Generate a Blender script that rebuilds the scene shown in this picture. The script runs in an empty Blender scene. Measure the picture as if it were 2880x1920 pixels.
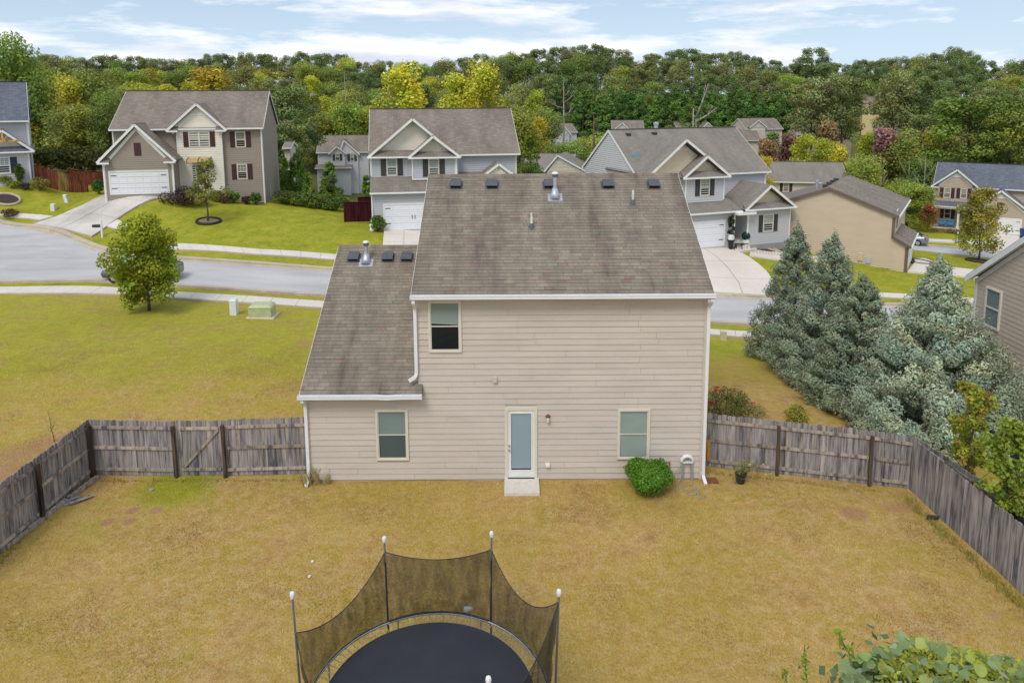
import bpy, bmesh, math, random
import numpy as np
from mathutils import Matrix, Vector

random.seed(7)
rng = np.random.default_rng(11)
scene = bpy.context.scene
col = scene.collection
R = math.radians

# ------------------------------------------------------------------ camera, sky, sun, exposure
HC, PITCH, ROLL, FPX = 11.64, R(8.2), R(0.3), 2000.0      # photo is 2880 px wide; axis meets it at (1440, 567)
F_ = np.array([0, math.cos(PITCH), -math.sin(PITCH)])
U0 = np.array([0, math.sin(PITCH), math.cos(PITCH)])
R0 = np.array([1.0, 0, 0])
RT = R0 * math.cos(ROLL) - U0 * math.sin(ROLL)
UP = U0 * math.cos(ROLL) + R0 * math.sin(ROLL)
CAM = np.array([0, 0, HC])
cd = bpy.data.cameras.new('camera')
cam = bpy.data.objects.new('camera', cd)
col.objects.link(cam)
m = Matrix.Identity(4)
for i in range(3):
    m[i][0], m[i][1], m[i][2], m[i][3] = RT[i], UP[i], -F_[i], CAM[i]
cam.matrix_world = m
cd.sensor_fit = 'HORIZONTAL'
cd.sensor_width = 36
cd.lens = 36 * FPX / 2880
cd.shift_y = -(960 - 567) / 2880
cd.clip_end = 5000
scene.camera = cam

SUN_EL, SUN_AZ = 52, 205          # azimuth clockwise from +Y (north of the scene = away from the camera)
world = bpy.data.worlds.new('World')
scene.world = world
world.use_nodes = True
wn, wl = world.node_tree.nodes, world.node_tree.links
wn.clear()
wo = wn.new('ShaderNodeOutputWorld')
bg = wn.new('ShaderNodeBackground')
sky = wn.new('ShaderNodeTexSky')
sky.sky_type = 'NISHITA'
sky.sun_disc = False
sky.sun_elevation = R(SUN_EL)
sky.sun_rotation = R(SUN_AZ)
sky.altitude = 300
sky.air_density = 1.0
sky.dust_density = 0.6
sky.ozone_density = 1.6
tc = wn.new('ShaderNodeTexCoord')
def wmath(op, a, b=None, c=None):
    n = wn.new('ShaderNodeMath'); n.operation = op
    for i, v in enumerate((a, b, c)):
        if v is None: continue
        if isinstance(v, (int, float)): n.inputs[i].default_value = v
        else: wl.new(v, n.inputs[i])
    return n.outputs[0]
sep = wn.new('ShaderNodeSeparateXYZ')
wl.new(tc.outputs['Generated'], sep.inputs[0])
mp = wn.new('ShaderNodeMapping')
mp.inputs['Scale'].default_value = (1.9, 1.9, 11.0)
mp.inputs['Location'].default_value = (2.15, 0.2, 0.17)
wl.new(tc.outputs['Generated'], mp.inputs[0])
nz = wn.new('ShaderNodeTexNoise')
nz.inputs['Scale'].default_value = 1.9
nz.inputs['Detail'].default_value = 8
nz.inputs['Roughness'].default_value = 0.60
nz.inputs['Distortion'].default_value = 0.0
wl.new(mp.outputs[0], nz.inputs['Vector'])
cr = wn.new('ShaderNodeValToRGB')
cr.color_ramp.elements[0].position = 0.455
cr.color_ramp.elements[1].position = 0.58
wl.new(nz.outputs['Fac'], cr.inputs[0])
# cloud colour: white tops, blue-grey thin parts
mp2 = wn.new('ShaderNodeMapping')
mp2.inputs['Scale'].default_value = (1.9, 1.9, 11.0)
mp2.inputs['Location'].default_value = (2.15, 0.2, 0.39)
wl.new(tc.outputs['Generated'], mp2.inputs[0])
nz2 = wn.new('ShaderNodeTexNoise')
nz2.inputs['Scale'].default_value = 1.9
nz2.inputs['Detail'].default_value = 5
wl.new(mp2.outputs[0], nz2.inputs['Vector'])
cc = wn.new('ShaderNodeValToRGB')
cc.color_ramp.elements[0].position = 0.44
cc.color_ramp.elements[0].color = (11.6, 11.6, 11.8, 1)
cc.color_ramp.elements[1].position = 0.58
cc.color_ramp.elements[1].color = (7.3, 7.6, 8.9, 1)
wl.new(nz2.outputs['Fac'], cc.inputs[0])
# air whitens the lowest degrees of the sky
mixh = wn.new('ShaderNodeMix'); mixh.data_type = 'RGBA'
mixh.inputs[7].default_value = (6.5, 8.1, 10.0, 1)
wl.new(sky.outputs[0], mixh.inputs[6])
el = wmath('MULTIPLY', sep.outputs['Z'], 3.0)
el = wmath('SUBTRACT', 0.92, el)
n_ = wmath('MAXIMUM', el, 0.5)
wl.new(n_, mixh.inputs[0])
mixc = wn.new('ShaderNodeMix'); mixc.data_type = 'RGBA'
wl.new(wmath('MULTIPLY', cr.outputs[0], 0.95), mixc.inputs[0])
wl.new(mixh.outputs[2], mixc.inputs[6])
wl.new(cc.outputs[0], mixc.inputs[7])
wl.new(mixc.outputs[2], bg.inputs[0])
bg.inputs[1].default_value = 0.082
wl.new(bg.outputs[0], wo.inputs[0])

sd = bpy.data.lights.new('sun', 'SUN')
sd.energy = 1.5
sd.angle = R(24)
sd.color = (1.0, 0.95, 0.87)
sun = bpy.data.objects.new('sun', sd)
col.objects.link(sun)
az = R(SUN_AZ)
sdir = Vector((math.sin(az) * math.cos(R(SUN_EL)), math.cos(az) * math.cos(R(SUN_EL)), math.sin(R(SUN_EL))))
sun.rotation_euler = sdir.to_track_quat('Z', 'Y').to_euler()
sun.location = (0, -20, 60)

vs = scene.view_settings
vs.view_transform = 'Standard'
vs.look = 'None'
vs.exposure = 0.32
vs.gamma = 1.0
vs.use_curve_mapping = False

# ------------------------------------------------------------------ photo pixel -> direction -> place
def ray(x, y):
    return F_ + RT * (x - 1440) / FPX - UP * (y - 567) / FPX
def aty(x, y, Y):
    d = ray(x, y)
    return CAM + d * (Y / d[1])
def atz(x, y, z):
    d = ray(x, y)
    return CAM + d * ((z - HC) / d[2])

# ------------------------------------------------------------------ materials
MATS = {}
def nodes_of(name):
    mt = bpy.data.materials.new(name)
    mt.use_nodes = True
    nt = mt.node_tree
    return mt, nt.nodes, nt.links, nt.nodes['Principled BSDF']
def mixrgb(n, l, fac, a, b, mode='MIX'):
    k = n.new('ShaderNodeMix'); k.data_type = 'RGBA'; k.blend_type = mode
    for i, v in ((0, fac), (6, a), (7, b)):
        if isinstance(v, (int, float)): k.inputs[i].default_value = v
        elif isinstance(v, tuple): k.inputs[i].default_value = (*v[:3], 1)
        else: l.new(v, k.inputs[i])
    return k.outputs[2]
def noise(n, l, vec, scale, detail=4, rough=.55):
    k = n.new('ShaderNodeTexNoise')
    k.inputs['Scale'].default_value = scale
    k.inputs['Detail'].default_value = detail
    k.inputs['Roughness'].default_value = rough
    if vec is not None: l.new(vec, k.inputs['Vector'])
    return k.outputs['Fac']
def ramp(n, l, fac, stops):
    k = n.new('ShaderNodeValToRGB')
    e = k.color_ramp.elements
    while len(e) < len(stops): e.new(0.5)
    for i, (p, c) in enumerate(stops):
        e[i].position = p
        e[i].color = (*c[:3], 1) if isinstance(c, tuple) else (c, c, c, 1)
    l.new(fac, k.inputs[0])
    return k.outputs[0]
def mapping(n, l, src, scale):
    k = n.new('ShaderNodeMapping')
    k.inputs['Scale'].default_value = scale
    l.new(src, k.inputs[0])
    return k.outputs[0]
def bump(n, l, h, strength, dist, bsdf):
    k = n.new('ShaderNodeBump')
    k.inputs['Strength'].default_value = strength
    k.inputs['Distance'].default_value = dist
    l.new(h, k.inputs['Height'])
    l.new(k.outputs[0], bsdf.inputs['Normal'])

def plain(name, c, rough=.6, var=.12, scale=3.0, metal=0.0, bmp=0.0, fine=60.0, spec=.4, objvar=0.0):
    """flat paint or metal with grime-scale variation"""
    if name in MATS: return MATS[name]
    mt, n, l, b = nodes_of(name)
    g = n.new('ShaderNodeNewGeometry')
    f1 = noise(n, l, g.outputs['Position'], scale, 5)
    c0 = tuple(v * (1 - var) for v in c); c1 = tuple(min(1, v * (1 + var)) for v in c)
    out = ramp(n, l, f1, [(.3, c0), (.7, c1)])
    if objvar:
        oi = n.new('ShaderNodeObjectInfo')
        hsv = n.new('ShaderNodeHueSaturation')
        mr = n.new('ShaderNodeMapRange')
        mr.inputs[3].default_value = 1 - objvar; mr.inputs[4].default_value = 1 + objvar
        l.new(oi.outputs['Random'], mr.inputs[0]); l.new(mr.outputs[0], hsv.inputs['Value'])
        l.new(out, hsv.inputs['Color']); out = hsv.outputs[0]
    l.new(out, b.inputs['Base Color'])
    b.inputs['Roughness'].default_value = rough
    b.inputs['Metallic'].default_value = metal
    b.inputs['Specular IOR Level'].default_value = spec
    if bmp:
        bump(n, l, noise(n, l, g.outputs['Position'], fine, 3), bmp, .01, b)
    MATS[name] = mt
    return mt

def siding_mat(name, c, grime=.06):
    if name in MATS: return MATS[name]
    mt, n, l, b = nodes_of(name)
    g = n.new('ShaderNodeNewGeometry')
    f1 = noise(n, l, mapping(n, l, g.outputs['Position'], (.6, .6, 2.2)), 1.2, 5)
    f2 = noise(n, l, mapping(n, l, g.outputs['Position'], (2.0, 2.0, 9)), 4, 4)
    oi = n.new('ShaderNodeObjectInfo')
    a = ramp(n, l, f1, [(.3, tuple(v * (1 - grime) for v in c)), (.7, tuple(v * (1 + grime) for v in c))])
    k = ramp(n, l, f2, [(.56, (1, 1, 1)), (.80, (.86, .86, .87))])
    a = mixrgb(n, l, 1.0, a, k, 'MULTIPLY')
    hsv = n.new('ShaderNodeHueSaturation')
    mr = n.new('ShaderNodeMapRange'); mr.inputs[3].default_value = .975; mr.inputs[4].default_value = 1.025
    l.new(oi.outputs['Random'], mr.inputs[0]); l.new(mr.outputs[0], hsv.inputs['Value']); l.new(a, hsv.inputs['Color'])
    l.new(hsv.outputs[0], b.inputs['Base Color'])
    b.inputs['Roughness'].default_value = .72
    b.inputs['Specular IOR Level'].default_value = .25
    bump(n, l, noise(n, l, mapping(n, l, g.outputs['Position'], (4, 4, 40)), 3, 3), .12, .01, b)
    MATS[name] = mt
    return mt

def roof_mat(name, c, c2, c3, stain=.25):
    """shingle courses too small to build one by one: uv in metres (along eave, up slope)"""
    if name in MATS: return MATS[name]
    mt, n, l, b = nodes_of(name)
    uv = n.new('ShaderNodeUVMap')
    br = n.new('ShaderNodeTexBrick')
    br.inputs['Scale'].default_value = 1
    br.inputs['Brick Width'].default_value = .55
    br.inputs['Row Height'].default_value = .145
    br.inputs['Mortar Size'].default_value = .012
    br.inputs['Mortar Smooth'].default_value = .2
    br.inputs['Bias'].default_value = .05
    br.inputs['Color1'].default_value = (*c, 1)
    br.inputs['Color2'].default_value = (*c2, 1)
    br.inputs['Mortar'].default_value = (*[v * .55 for v in c], 1)
    l.new(uv.outputs[0], br.inputs['Vector'])
    f1 = noise(n, l, mapping(n, l, uv.outputs[0], (.9, 3.2, 1)), 2.0, 4)
    a = mixrgb(n, l, ramp(n, l, f1, [(.5, 0.0), (.64, .75)]), br.outputs['Color'], c3)
    f2 = noise(n, l, mapping(n, l, uv.outputs[0], (.5, .16, 1)), 1.5, 5)
    k = ramp(n, l, f2, [(.38, (1.06, 1.06, 1.06)), (.72, (1 - stain, 1 - stain, 1 - stain))])
    a = mixrgb(n, l, 1.0, a, k, 'MULTIPLY')
    l.new(a, b.inputs['Base Color'])
    b.inputs['Roughness'].default_value = .93
    b.inputs['Specular IOR Level'].default_value = .2
    bump(n, l, br.outputs['Fac'], -.5, .02, b)
    MATS[name] = mt
    return mt

def shingle_mat():
    mt, n, l, b = nodes_of('main_shingle')
    at = n.new('ShaderNodeVertexColor'); at.layer_name = 'Col'
    g = n.new('ShaderNodeNewGeometry')
    f = noise(n, l, g.outputs['Position'], 55, 3, .7)
    k = ramp(n, l, f, [(.25, (.72, .72, .72)), (.75, (1.25, 1.25, 1.25))])
    a = mixrgb(n, l, 1.0, at.outputs[0], k, 'MULTIPLY')
    # algae streaks that run down the slope
    f2 = noise(n, l, mapping(n, l, g.outputs['Position'], (1.5, .22, .22)), 1.1, 6, .6)
    a = mixrgb(n, l, 1.0, a, ramp(n, l, f2, [(.36, (1.12, 1.11, 1.08)), (.56, (.86, .85, .84)), (.70, (.50, .50, .51))]), 'MULTIPLY')
    l.new(a, b.inputs['Base Color'])
    b.inputs['Roughness'].default_value = .95
    b.inputs['Specular IOR Level'].default_value = .15
    bump(n, l, noise(n, l, g.outputs['Position'], 140, 2), .5, .006, b)
    MATS['main_shingle'] = mt
    return mt

def wood_mat(name, c, dark, knots=True):
    mt, n, l, b = nodes_of(name)
    tcn = n.new('ShaderNodeTexCoord')
    oi = n.new('ShaderNodeObjectInfo')
    add = n.new('ShaderNodeVectorMath'); add.operation = 'ADD'
    l.new(tcn.outputs['Object'], add.inputs[0])
    cmb = n.new('ShaderNodeCombineXYZ')
    mu = n.new('ShaderNodeMath'); mu.operation = 'MULTIPLY'; mu.inputs[1].default_value = 37
    l.new(oi.outputs['Random'], mu.inputs[0]); l.new(mu.outputs[0], cmb.inputs[0]); l.new(mu.outputs[0], cmb.inputs[2])
    l.new(cmb.outputs[0], add.inputs[1])
    f1 = noise(n, l, mapping(n, l, add.outputs[0], (26, 26, 1.1)), 1.0, 5, .6)
    f2 = noise(n, l, mapping(n, l, add.outputs[0], (6, 6, .7)), 1.0, 4, .6)
    a = ramp(n, l, f1, [(.28, dark), (.5, c), (.75, tuple(v * 1.25 for v in c))])
    a = mixrgb(n, l, 1.0, a, ramp(n, l, f2, [(.36, (1.14, 1.10, 1.06)), (.52, (.84, .84, .87)), (.64, (.36, .37, .43))]), 'MULTIPLY')
    hsv = n.new('ShaderNodeHueSaturation')
    mr = n.new('ShaderNodeMapRange'); mr.inputs[3].default_value = .78; mr.inputs[4].default_value = 1.2
    l.new(oi.outputs['Random'], mr.inputs[0]); l.new(mr.outputs[0], hsv.inputs['Value']); l.new(a, hsv.inputs['Color'])
    l.new(hsv.outputs[0], b.inputs['Base Color'])
    b.inputs['Roughness'].default_value = .9
    b.inputs['Specular IOR Level'].default_value = .15
    bump(n, l, f1, .4, .006, b)
    MATS[name] = mt
    return mt

def leaf_mat(name, trans=.3, hue=.02, val=.16, rough=.55, spec=.25):
    """foliage: colour comes per leaf from the mesh, shifted a little per plant"""
    mt, n, l, b = nodes_of(name)
    at = n.new('ShaderNodeVertexColor'); at.layer_name = 'Col'
    oi = n.new('ShaderNodeObjectInfo')
    hsv = n.new('ShaderNodeHueSaturation')
    for k, (i0, i1) in (('Hue', (.5 - hue, .5 + hue)), ('Value', (1 - val, 1 + val))):
        w = n.new('ShaderNodeTexWhiteNoise'); w.noise_dimensions = '1D'
        ad = n.new('ShaderNodeMath'); ad.operation = 'ADD'; ad.inputs[1].default_value = 3.1 if k == 'Hue' else 9.7
        l.new(oi.outputs['Random'], ad.inputs[0]); l.new(ad.outputs[0], w.inputs['W'])
        mr = n.new('ShaderNodeMapRange'); mr.inputs[3].default_value = i0; mr.inputs[4].default_value = i1
        l.new(w.outputs['Value'], mr.inputs[0]); l.new(mr.outputs[0], hsv.inputs[k])
    l.new(at.outputs[0], hsv.inputs['Color'])
    l.new(hsv.outputs[0], b.inputs['Base Color'])
    b.inputs['Roughness'].default_value = rough
    b.inputs['Specular IOR Level'].default_value = spec
    tr = n.new('ShaderNodeBsdfTranslucent'); l.new(hsv.outputs[0], tr.inputs[0])
    mx = n.new('ShaderNodeMixShader'); mx.inputs[0].default_value = trans
    l.new(b.outputs[0], mx.inputs[1]); l.new(tr.outputs[0], mx.inputs[2])
    l.new(mx.outputs[0], n['Material Output'].inputs[0])
    MATS[name] = mt
    return mt

def glass_mat(name, tint, dark, clear=.5, rough=.04):
    """window pane: part see-through, part body tint, with a sky reflection"""
    mt, n, l, b = nodes_of(name)
    b.inputs['Base Color'].default_value = (*dark, 1)
    b.inputs['Roughness'].default_value = rough
    b.inputs['Specular IOR Level'].default_value = .6
    tr = n.new('ShaderNodeBsdfTransparent'); tr.inputs[0].default_value = (*tint, 1)
    mx = n.new('ShaderNodeMixShader'); mx.inputs[0].default_value = clear
    l.new(b.outputs[0], mx.inputs[1]); l.new(tr.outputs[0], mx.inputs[2])
    l.new(mx.outputs[0], n['Material Output'].inputs[0])
    MATS[name] = mt
    return mt

def concrete_mat(name, c, stain=.2, sc=.5):
    mt, n, l, b = nodes_of(name)
    g = n.new('ShaderNodeNewGeometry'); p = g.outputs['Position']
    f1 = noise(n, l, p, sc, 6, .6); f2 = noise(n, l, p, 9, 4); f3 = noise(n, l, p, 90, 2)
    a = ramp(n, l, f1, [(.3, tuple(v * (1 - stain) for v in c)), (.62, c), (.8, tuple(min(.95, v * 1.08) for v in c))])
    a = mixrgb(n, l, 1.0, a, ramp(n, l, f2, [(.3, (.9, .9, .9)), (.7, (1.06, 1.06, 1.06))]), 'MULTIPLY')
    a = mixrgb(n, l, 1.0, a, ramp(n, l, f3, [(.2, (.86, .86, .86)), (.8, (1.1, 1.1, 1.1))]), 'MULTIPLY')
    l.new(a, b.inputs['Base Color'])
    b.inputs['Roughness'].default_value = .88
    b.inputs['Specular IOR Level'].default_value = .25
    bump(n, l, f3, .3, .01, b)
    MATS[name] = mt
    return mt

def ground_mat():
    """lawn: vertex colour R = watered green, G = bare clay, B = leaf litter under trees; noise breaks the edges"""
    mt, n, l, b = nodes_of('lawn')
    at = n.new('ShaderNodeVertexColor'); at.layer_name = 'Zone'
    sp = n.new('ShaderNodeSeparateColor'); l.new(at.outputs[0], sp.inputs[0])
    g = n.new('ShaderNodeNewGeometry'); p = g.outputs['Position']
    def mth(op, a, bb):
        k = n.new('ShaderNodeMath'); k.operation = op
        for i, v in enumerate((a, bb)):
            if isinstance(v, (int, float)): k.inputs[i].default_value = v
            else: l.new(v, k.inputs[i])
        return k.outputs[0]
    big = noise(n, l, p, .16, 5, .6)
    mid = noise(n, l, p, .75, 5, .62)
    sml = noise(n, l, p, 3.4, 5, .65)
    fin = noise(n, l, mapping(n, l, p, (1, .6, 1)), 24, 4, .7)
    tin = noise(n, l, mapping(n, l, p, (1, .55, 1)), 75, 3, .7)
    dry = ramp(n, l, mid, [(.26, (.36, .205, .080)), (.42, (.50, .310, .105)), (.55, (.50, .335, .085)), (.72, (.43, .325, .062))])
    dry = mixrgb(n, l, ramp(n, l, sml, [(.42, 0.0), (.60, .65)]), dry, (.62, .44, .20))
    dry = mixrgb(n, l, ramp(n, l, big, [(.36, .55), (.55, 0.0)]), dry, (.42, .32, .045))
    grn = ramp(n, l, mid, [(.28, (.215, .255, .019)), (.5, (.310, .325, .024)), (.72, (.450, .400, .055))])
    grn = mixrgb(n, l, ramp(n, l, sml, [(.46, 0.0), (.66, .7)]), grn, (.440, .400, .070))
    gfac = mth('ADD', sp.outputs[0], mth('MULTIPLY', mth('SUBTRACT', mid, .5), .7))
    gfac = mth('ADD', gfac, mth('MULTIPLY', mth('SUBTRACT', sml, .5), .35))
    a = mixrgb(n, l, ramp(n, l, gfac, [(.30, 0.0), (.72, 1.0)]), dry, grn)
    cfac = mth('ADD', sp.outputs[1], mth('MULTIPLY', mth('SUBTRACT', sml, .5), .9))
    a = mixrgb(n, l, ramp(n, l, cfac, [(.42, 0.0), (.75, .85)]), a, ramp(n, l, mid, [(.3, (.40, .20, .115)), (.7, (.44, .27, .15))]))
    a = mixrgb(n, l, sp.outputs[2], a, ramp(n, l, sml, [(.3, (.115, .120, .040)), (.7, (.175, .170, .055))]))
    a = mixrgb(n, l, 1.0, a, ramp(n, l, fin, [(.22, (.66, .66, .64)), (.5, (1.0, 1.0, 1.0)), (.78, (1.26, 1.25, 1.22))]), 'MULTIPLY')
    a = mixrgb(n, l, 1.0, a, ramp(n, l, tin, [(.2, (.72, .72, .70)), (.8, (1.26, 1.26, 1.24))]), 'MULTIPLY')
    l.new(a, b.inputs['Base Color'])
    b.inputs['Roughness'].default_value = .95
    b.inputs['Specular IOR Level'].default_value = .1
    bump(n, l, mth('ADD', fin, mth('MULTIPLY', tin, .6)), .75, .05, b)
    MATS['lawn'] = mt
    return mt

def asphalt_mat():
    mt, n, l, b = nodes_of('asphalt')
    g = n.new('ShaderNodeNewGeometry'); p = g.outputs['Position']
    f1 = noise(n, l, mapping(n, l, p, (.25, .9, 1)), .6, 5, .6); f3 = noise(n, l, p, 35, 3, .7)
    a = ramp(n, l, f1, [(.28, (.41, .40, .395)), (.5, (.50, .49, .48)), (.72, (.575, .565, .55))])
    a = mixrgb(n, l, 1.0, a, ramp(n, l, f3, [(.2, (.78, .78, .79)), (.8, (1.2, 1.2, 1.2))]), 'MULTIPLY')
    l.new(a, b.inputs['Base Color'])
    b.inputs['Roughness'].default_value = .9
    b.inputs['Specular IOR Level'].default_value = .25
    MATS['asphalt'] = mt
    return mt

ground_mat(); asphalt_mat(); shingle_mat()
concrete_mat('walk_concrete', (.74, .68, .60), .12)
concrete_mat('drive_concrete', (.70, .645, .58), .36, .32)
concrete_mat('drive_concrete_clean', (.78, .70, .61), .10, .3)
concrete_mat('kerb_concrete', (.58, .49, .37), .25, .8)
concrete_mat('foundation', (.36, .35, .34), .2)
wood_mat('fence_wood', (.340, .315, .300), (.110, .104, .112))
wood_mat('rail_wood', (.420, .355, .290), (.220, .175, .140))
wood_mat('post_wood', (.105, .075, .055), (.050, .038, .032))
wood_mat('red_wood', (.190, .060, .035), (.130, .040, .025))
wood_mat('maroon_wood', (.110, .022, .030), (.080, .018, .024))
wood_mat('gold_wood', (.30, .20, .06), (.22, .14, .04))
wood_mat('cedar_post', (.72, .42, .15), (.55, .30, .10))
wood_mat('bark', (.165, .130, .100), (.075, .060, .050))
wood_mat('pale_bark', (.360, .315, .270), (.210, .175, .145))
wood_mat('brown_bark', (.215, .135, .085), (.110, .070, .048))
leaf_mat('leaf', .32)
leaf_mat('leaf_conifer', .12, .014, .12, .7, .2)
leaf_mat('leaf_near', .30, .01, .06, .45, .35)

# ------------------------------------------------------------------ mesh builder
class MB:
    def __init__(s):
        s.v, s.f, s.uv, s.c = [], [], [], []
        s.cur = None
    def poly(s, pts, uv=None):
        k = len(s.v)
        s.v += [tuple(map(float, p)) for p in pts]
        s.f.append(tuple(range(k, k + len(pts))))
        s.uv.append(uv)
        s.c += [s.cur] * len(pts)
    def hexa(s, p):
        """8 corners: 0-3 bottom loop, 4-7 top loop"""
        k = len(s.v)
        s.v += [tuple(map(float, q)) for q in p]
        s.c += [s.cur] * 8
        for q in ((3, 2, 1, 0), (4, 5, 6, 7), (0, 1, 5, 4), (1, 2, 6, 5), (2, 3, 7, 6), (3, 0, 4, 7)):
            s.f.append(tuple(k + i for i in q)); s.uv.append(None)
    def box(s, x0, x1, y0, y1, z0, z1):
        s.hexa([(x0, y0, z0), (x1, y0, z0), (x1, y1, z0), (x0, y1, z0), (x0, y0, z1), (x1, y0, z1), (x1, y1, z1), (x0, y1, z1)])
    def bar(s, a, b, w, h, up=(0, 0, 1)):
        """beam from a to b, w wide across, h along up (centred)"""
        a, b, up = np.array(a, float), np.array(b, float), np.array(up, float)
        d = b - a; d /= np.linalg.norm(d) + 1e-9
        sd_ = np.cross(d, up)
        if np.linalg.norm(sd_) < 1e-6: sd_ = np.cross(d, (0, 1, 0))
        sd_ /= np.linalg.norm(sd_); uu = np.cross(sd_, d)
        sx, uz = sd_ * w / 2, uu * h / 2
        s.hexa([a - sx - uz, a + sx - uz, b + sx - uz, b - sx - uz, a - sx + uz, a + sx + uz, b + sx + uz, b - sx + uz])
    def tube(s, pts, rad, n=8, cap=True):
        pts = [np.array(p, float) for p in pts]
        if isinstance(rad, (int, float)): rad = [rad] * len(pts)
        k = len(s.v); prev = None
        for i, p in enumerate(pts):
            d = pts[min(i + 1, len(pts) - 1)] - pts[max(i - 1, 0)]
            d = d / (np.linalg.norm(d) + 1e-9)
            ref = prev if prev is not None else (np.array((1, 0, 0)) if abs(d[0]) < .8 else np.array((0, 1, 0)))
            a = ref - d * np.dot(ref, d); a /= np.linalg.norm(a) + 1e-9
            b = np.cross(d, a); prev = a
            for j in range(n):
                t = 2 * math.pi * j / n
                s.v.append(tuple(p + (a * math.cos(t) + b * math.sin(t)) * rad[i])); s.c.append(s.cur)
        for i in range(len(pts) - 1):
            for j in range(n):
                q = (j + 1) % n
                s.f.append((k + i * n + j, k + i * n + q, k + (i + 1) * n + q, k + (i + 1) * n + j)); s.uv.append(None)
        if cap:
            s.f.append(tuple(k + j for j in reversed(range(n)))); s.uv.append(None)
            s.f.append(tuple(k + (len(pts) - 1) * n + j for j in range(n))); s.uv.append(None)
    def lathe(s, c, prof, n=16, ax=None):
        """prof: (radius, height) from bottom to top about c"""
        s.tube([(c[0], c[1], c[2] + h) for r_, h in prof], [max(r_, .001) for r_, h in prof], n)
    def prism(s, poly, d):
        """extrude polygon by vector d"""
        d = np.array(d, float); a = [np.array(p, float) for p in poly]; b = [p + d for p in a]
        s.poly(a[::-1]); s.poly(b)
        for i in range(len(a)):
            j = (i + 1) % len(a); s.poly([a[i], a[j], b[j], b[i]])
    def slab(s, q, th, uv=True):
        """roof sheet from quad/tri q (3 or 4 pts, first edge = eave), thickness th downwards, uv in metres"""
        a = [np.array(p, float) for p in q]
        e = a[1] - a[0]; e /= np.linalg.norm(e)
        nn = np.cross(a[1] - a[0], a[2] - a[0]); nn /= np.linalg.norm(nn)
        if nn[2] < 0: nn = -nn
        t = np.cross(nn, e)
        off = (a[0][0] * .37 + a[0][1] * .21) % 1
        s.poly(a, [(float(np.dot(p - a[0], e)) + off, float(np.dot(p - a[0], t))) for p in a])
        b = [p - nn * th for p in a]
        s.poly(b[::-1])
        for i in range(len(a)):
            j = (i + 1) % len(a); s.poly([a[i], b[i], b[j], a[j]])
    def build(s, name, mat, parent=None, loc=None, smooth=False, props=None):
        me = bpy.data.meshes.new(name)
        v = s.v
        if loc is not None:
            v = [(p[0] - loc[0], p[1] - loc[1], p[2] - loc[2]) for p in v]
        me.from_pydata(v, [], s.f)
        if any(u for u in s.uv):
            ul = me.uv_layers.new(name='UVMap')
            i = 0
            for f, u in zip(s.f, s.uv):
                for k in range(len(f)):
                    ul.data[i].uv = u[k] if u else (0, 0)
                    i += 1
        if any(c is not None for c in s.c):
            ca = me.color_attributes.new('Col', 'FLOAT_COLOR', 'POINT')
            ca.data.foreach_set('color', np.array([(*(c or (.5, .5, .5)), 1) for c in s.c], np.float32).ravel())
        if smooth: me.polygons.foreach_set('use_smooth', [True] * len(me.polygons))
        me.materials.append(MATS[mat] if isinstance(mat, str) else mat)
        me.validate()
        me.update()
        o = bpy.data.objects.new(name, me)
        col.objects.link(o)
        if loc is not None: o.location = loc
        if parent is not None: adopt(o, parent)
        if props:
            for k, w in props.items(): o[k] = w
        return o

def world_m(o):
    m_ = o.matrix_basis.copy()
    return world_m(o.parent) @ o.matrix_parent_inverse @ m_ if o.parent else m_
def adopt(o, parent):
    """parent keeping o's coordinates as world coordinates"""
    o.parent = parent
    o.matrix_parent_inverse = world_m(parent).inverted()
def thing(name, label, cat, loc=(0, 0, 0), group=None, rz=0.0):
    o = bpy.data.objects.new(name, None)
    o.empty_display_size = .3
    o.location = loc; o.rotation_euler = (0, 0, rz)
    col.objects.link(o)
    return tag(o, label, cat, group)
def tag(o, label, cat, group=None):
    o['label'] = label; o['category'] = cat
    if group: o['group'] = group
    return o
def copy_tree(o, parent=None):
    c = o.copy(); col.objects.link(c)
    c.parent = parent
    for ch in o.children: copy_tree(ch, c)
    return c
def quick_mesh(name, V, Fq, mat, colors=None, parent=None, loc=None, nside=4, smooth=False, props=None):
    """numpy mesh: V (n,3), Fq (k,nside)"""
    me = bpy.data.meshes.new(name)
    V = np.asarray(V, np.float32)
    if loc is not None: V = V - np.array(loc, np.float32)
    k = len(Fq)
    me.vertices.add(len(V)); me.vertices.foreach_set('co', V.ravel())
    me.loops.add(k * nside); me.loops.foreach_set('vertex_index', np.asarray(Fq, np.int32).ravel())
    me.polygons.add(k)
    me.polygons.foreach_set('loop_start', np.arange(0, k * nside, nside, dtype=np.int32))
    me.polygons.foreach_set('use_smooth', np.full(k, smooth, bool))
    me.update(calc_edges=True)
    if colors is not None:
        ca = me.color_attributes.new('Col', 'FLOAT_COLOR', 'POINT')
        cc_ = np.ones((len(V), 4), np.float32); cc_[:, :3] = colors
        ca.data.foreach_set('color', cc_.ravel())
    me.materials.append(MATS[mat])
    o = bpy.data.objects.new(name, me); col.objects.link(o)
    if loc is not None: o.location = loc
    if parent is not None: adopt(o, parent)
    if props:
        for a, b in props.items(): o[a] = b
    return o

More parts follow.
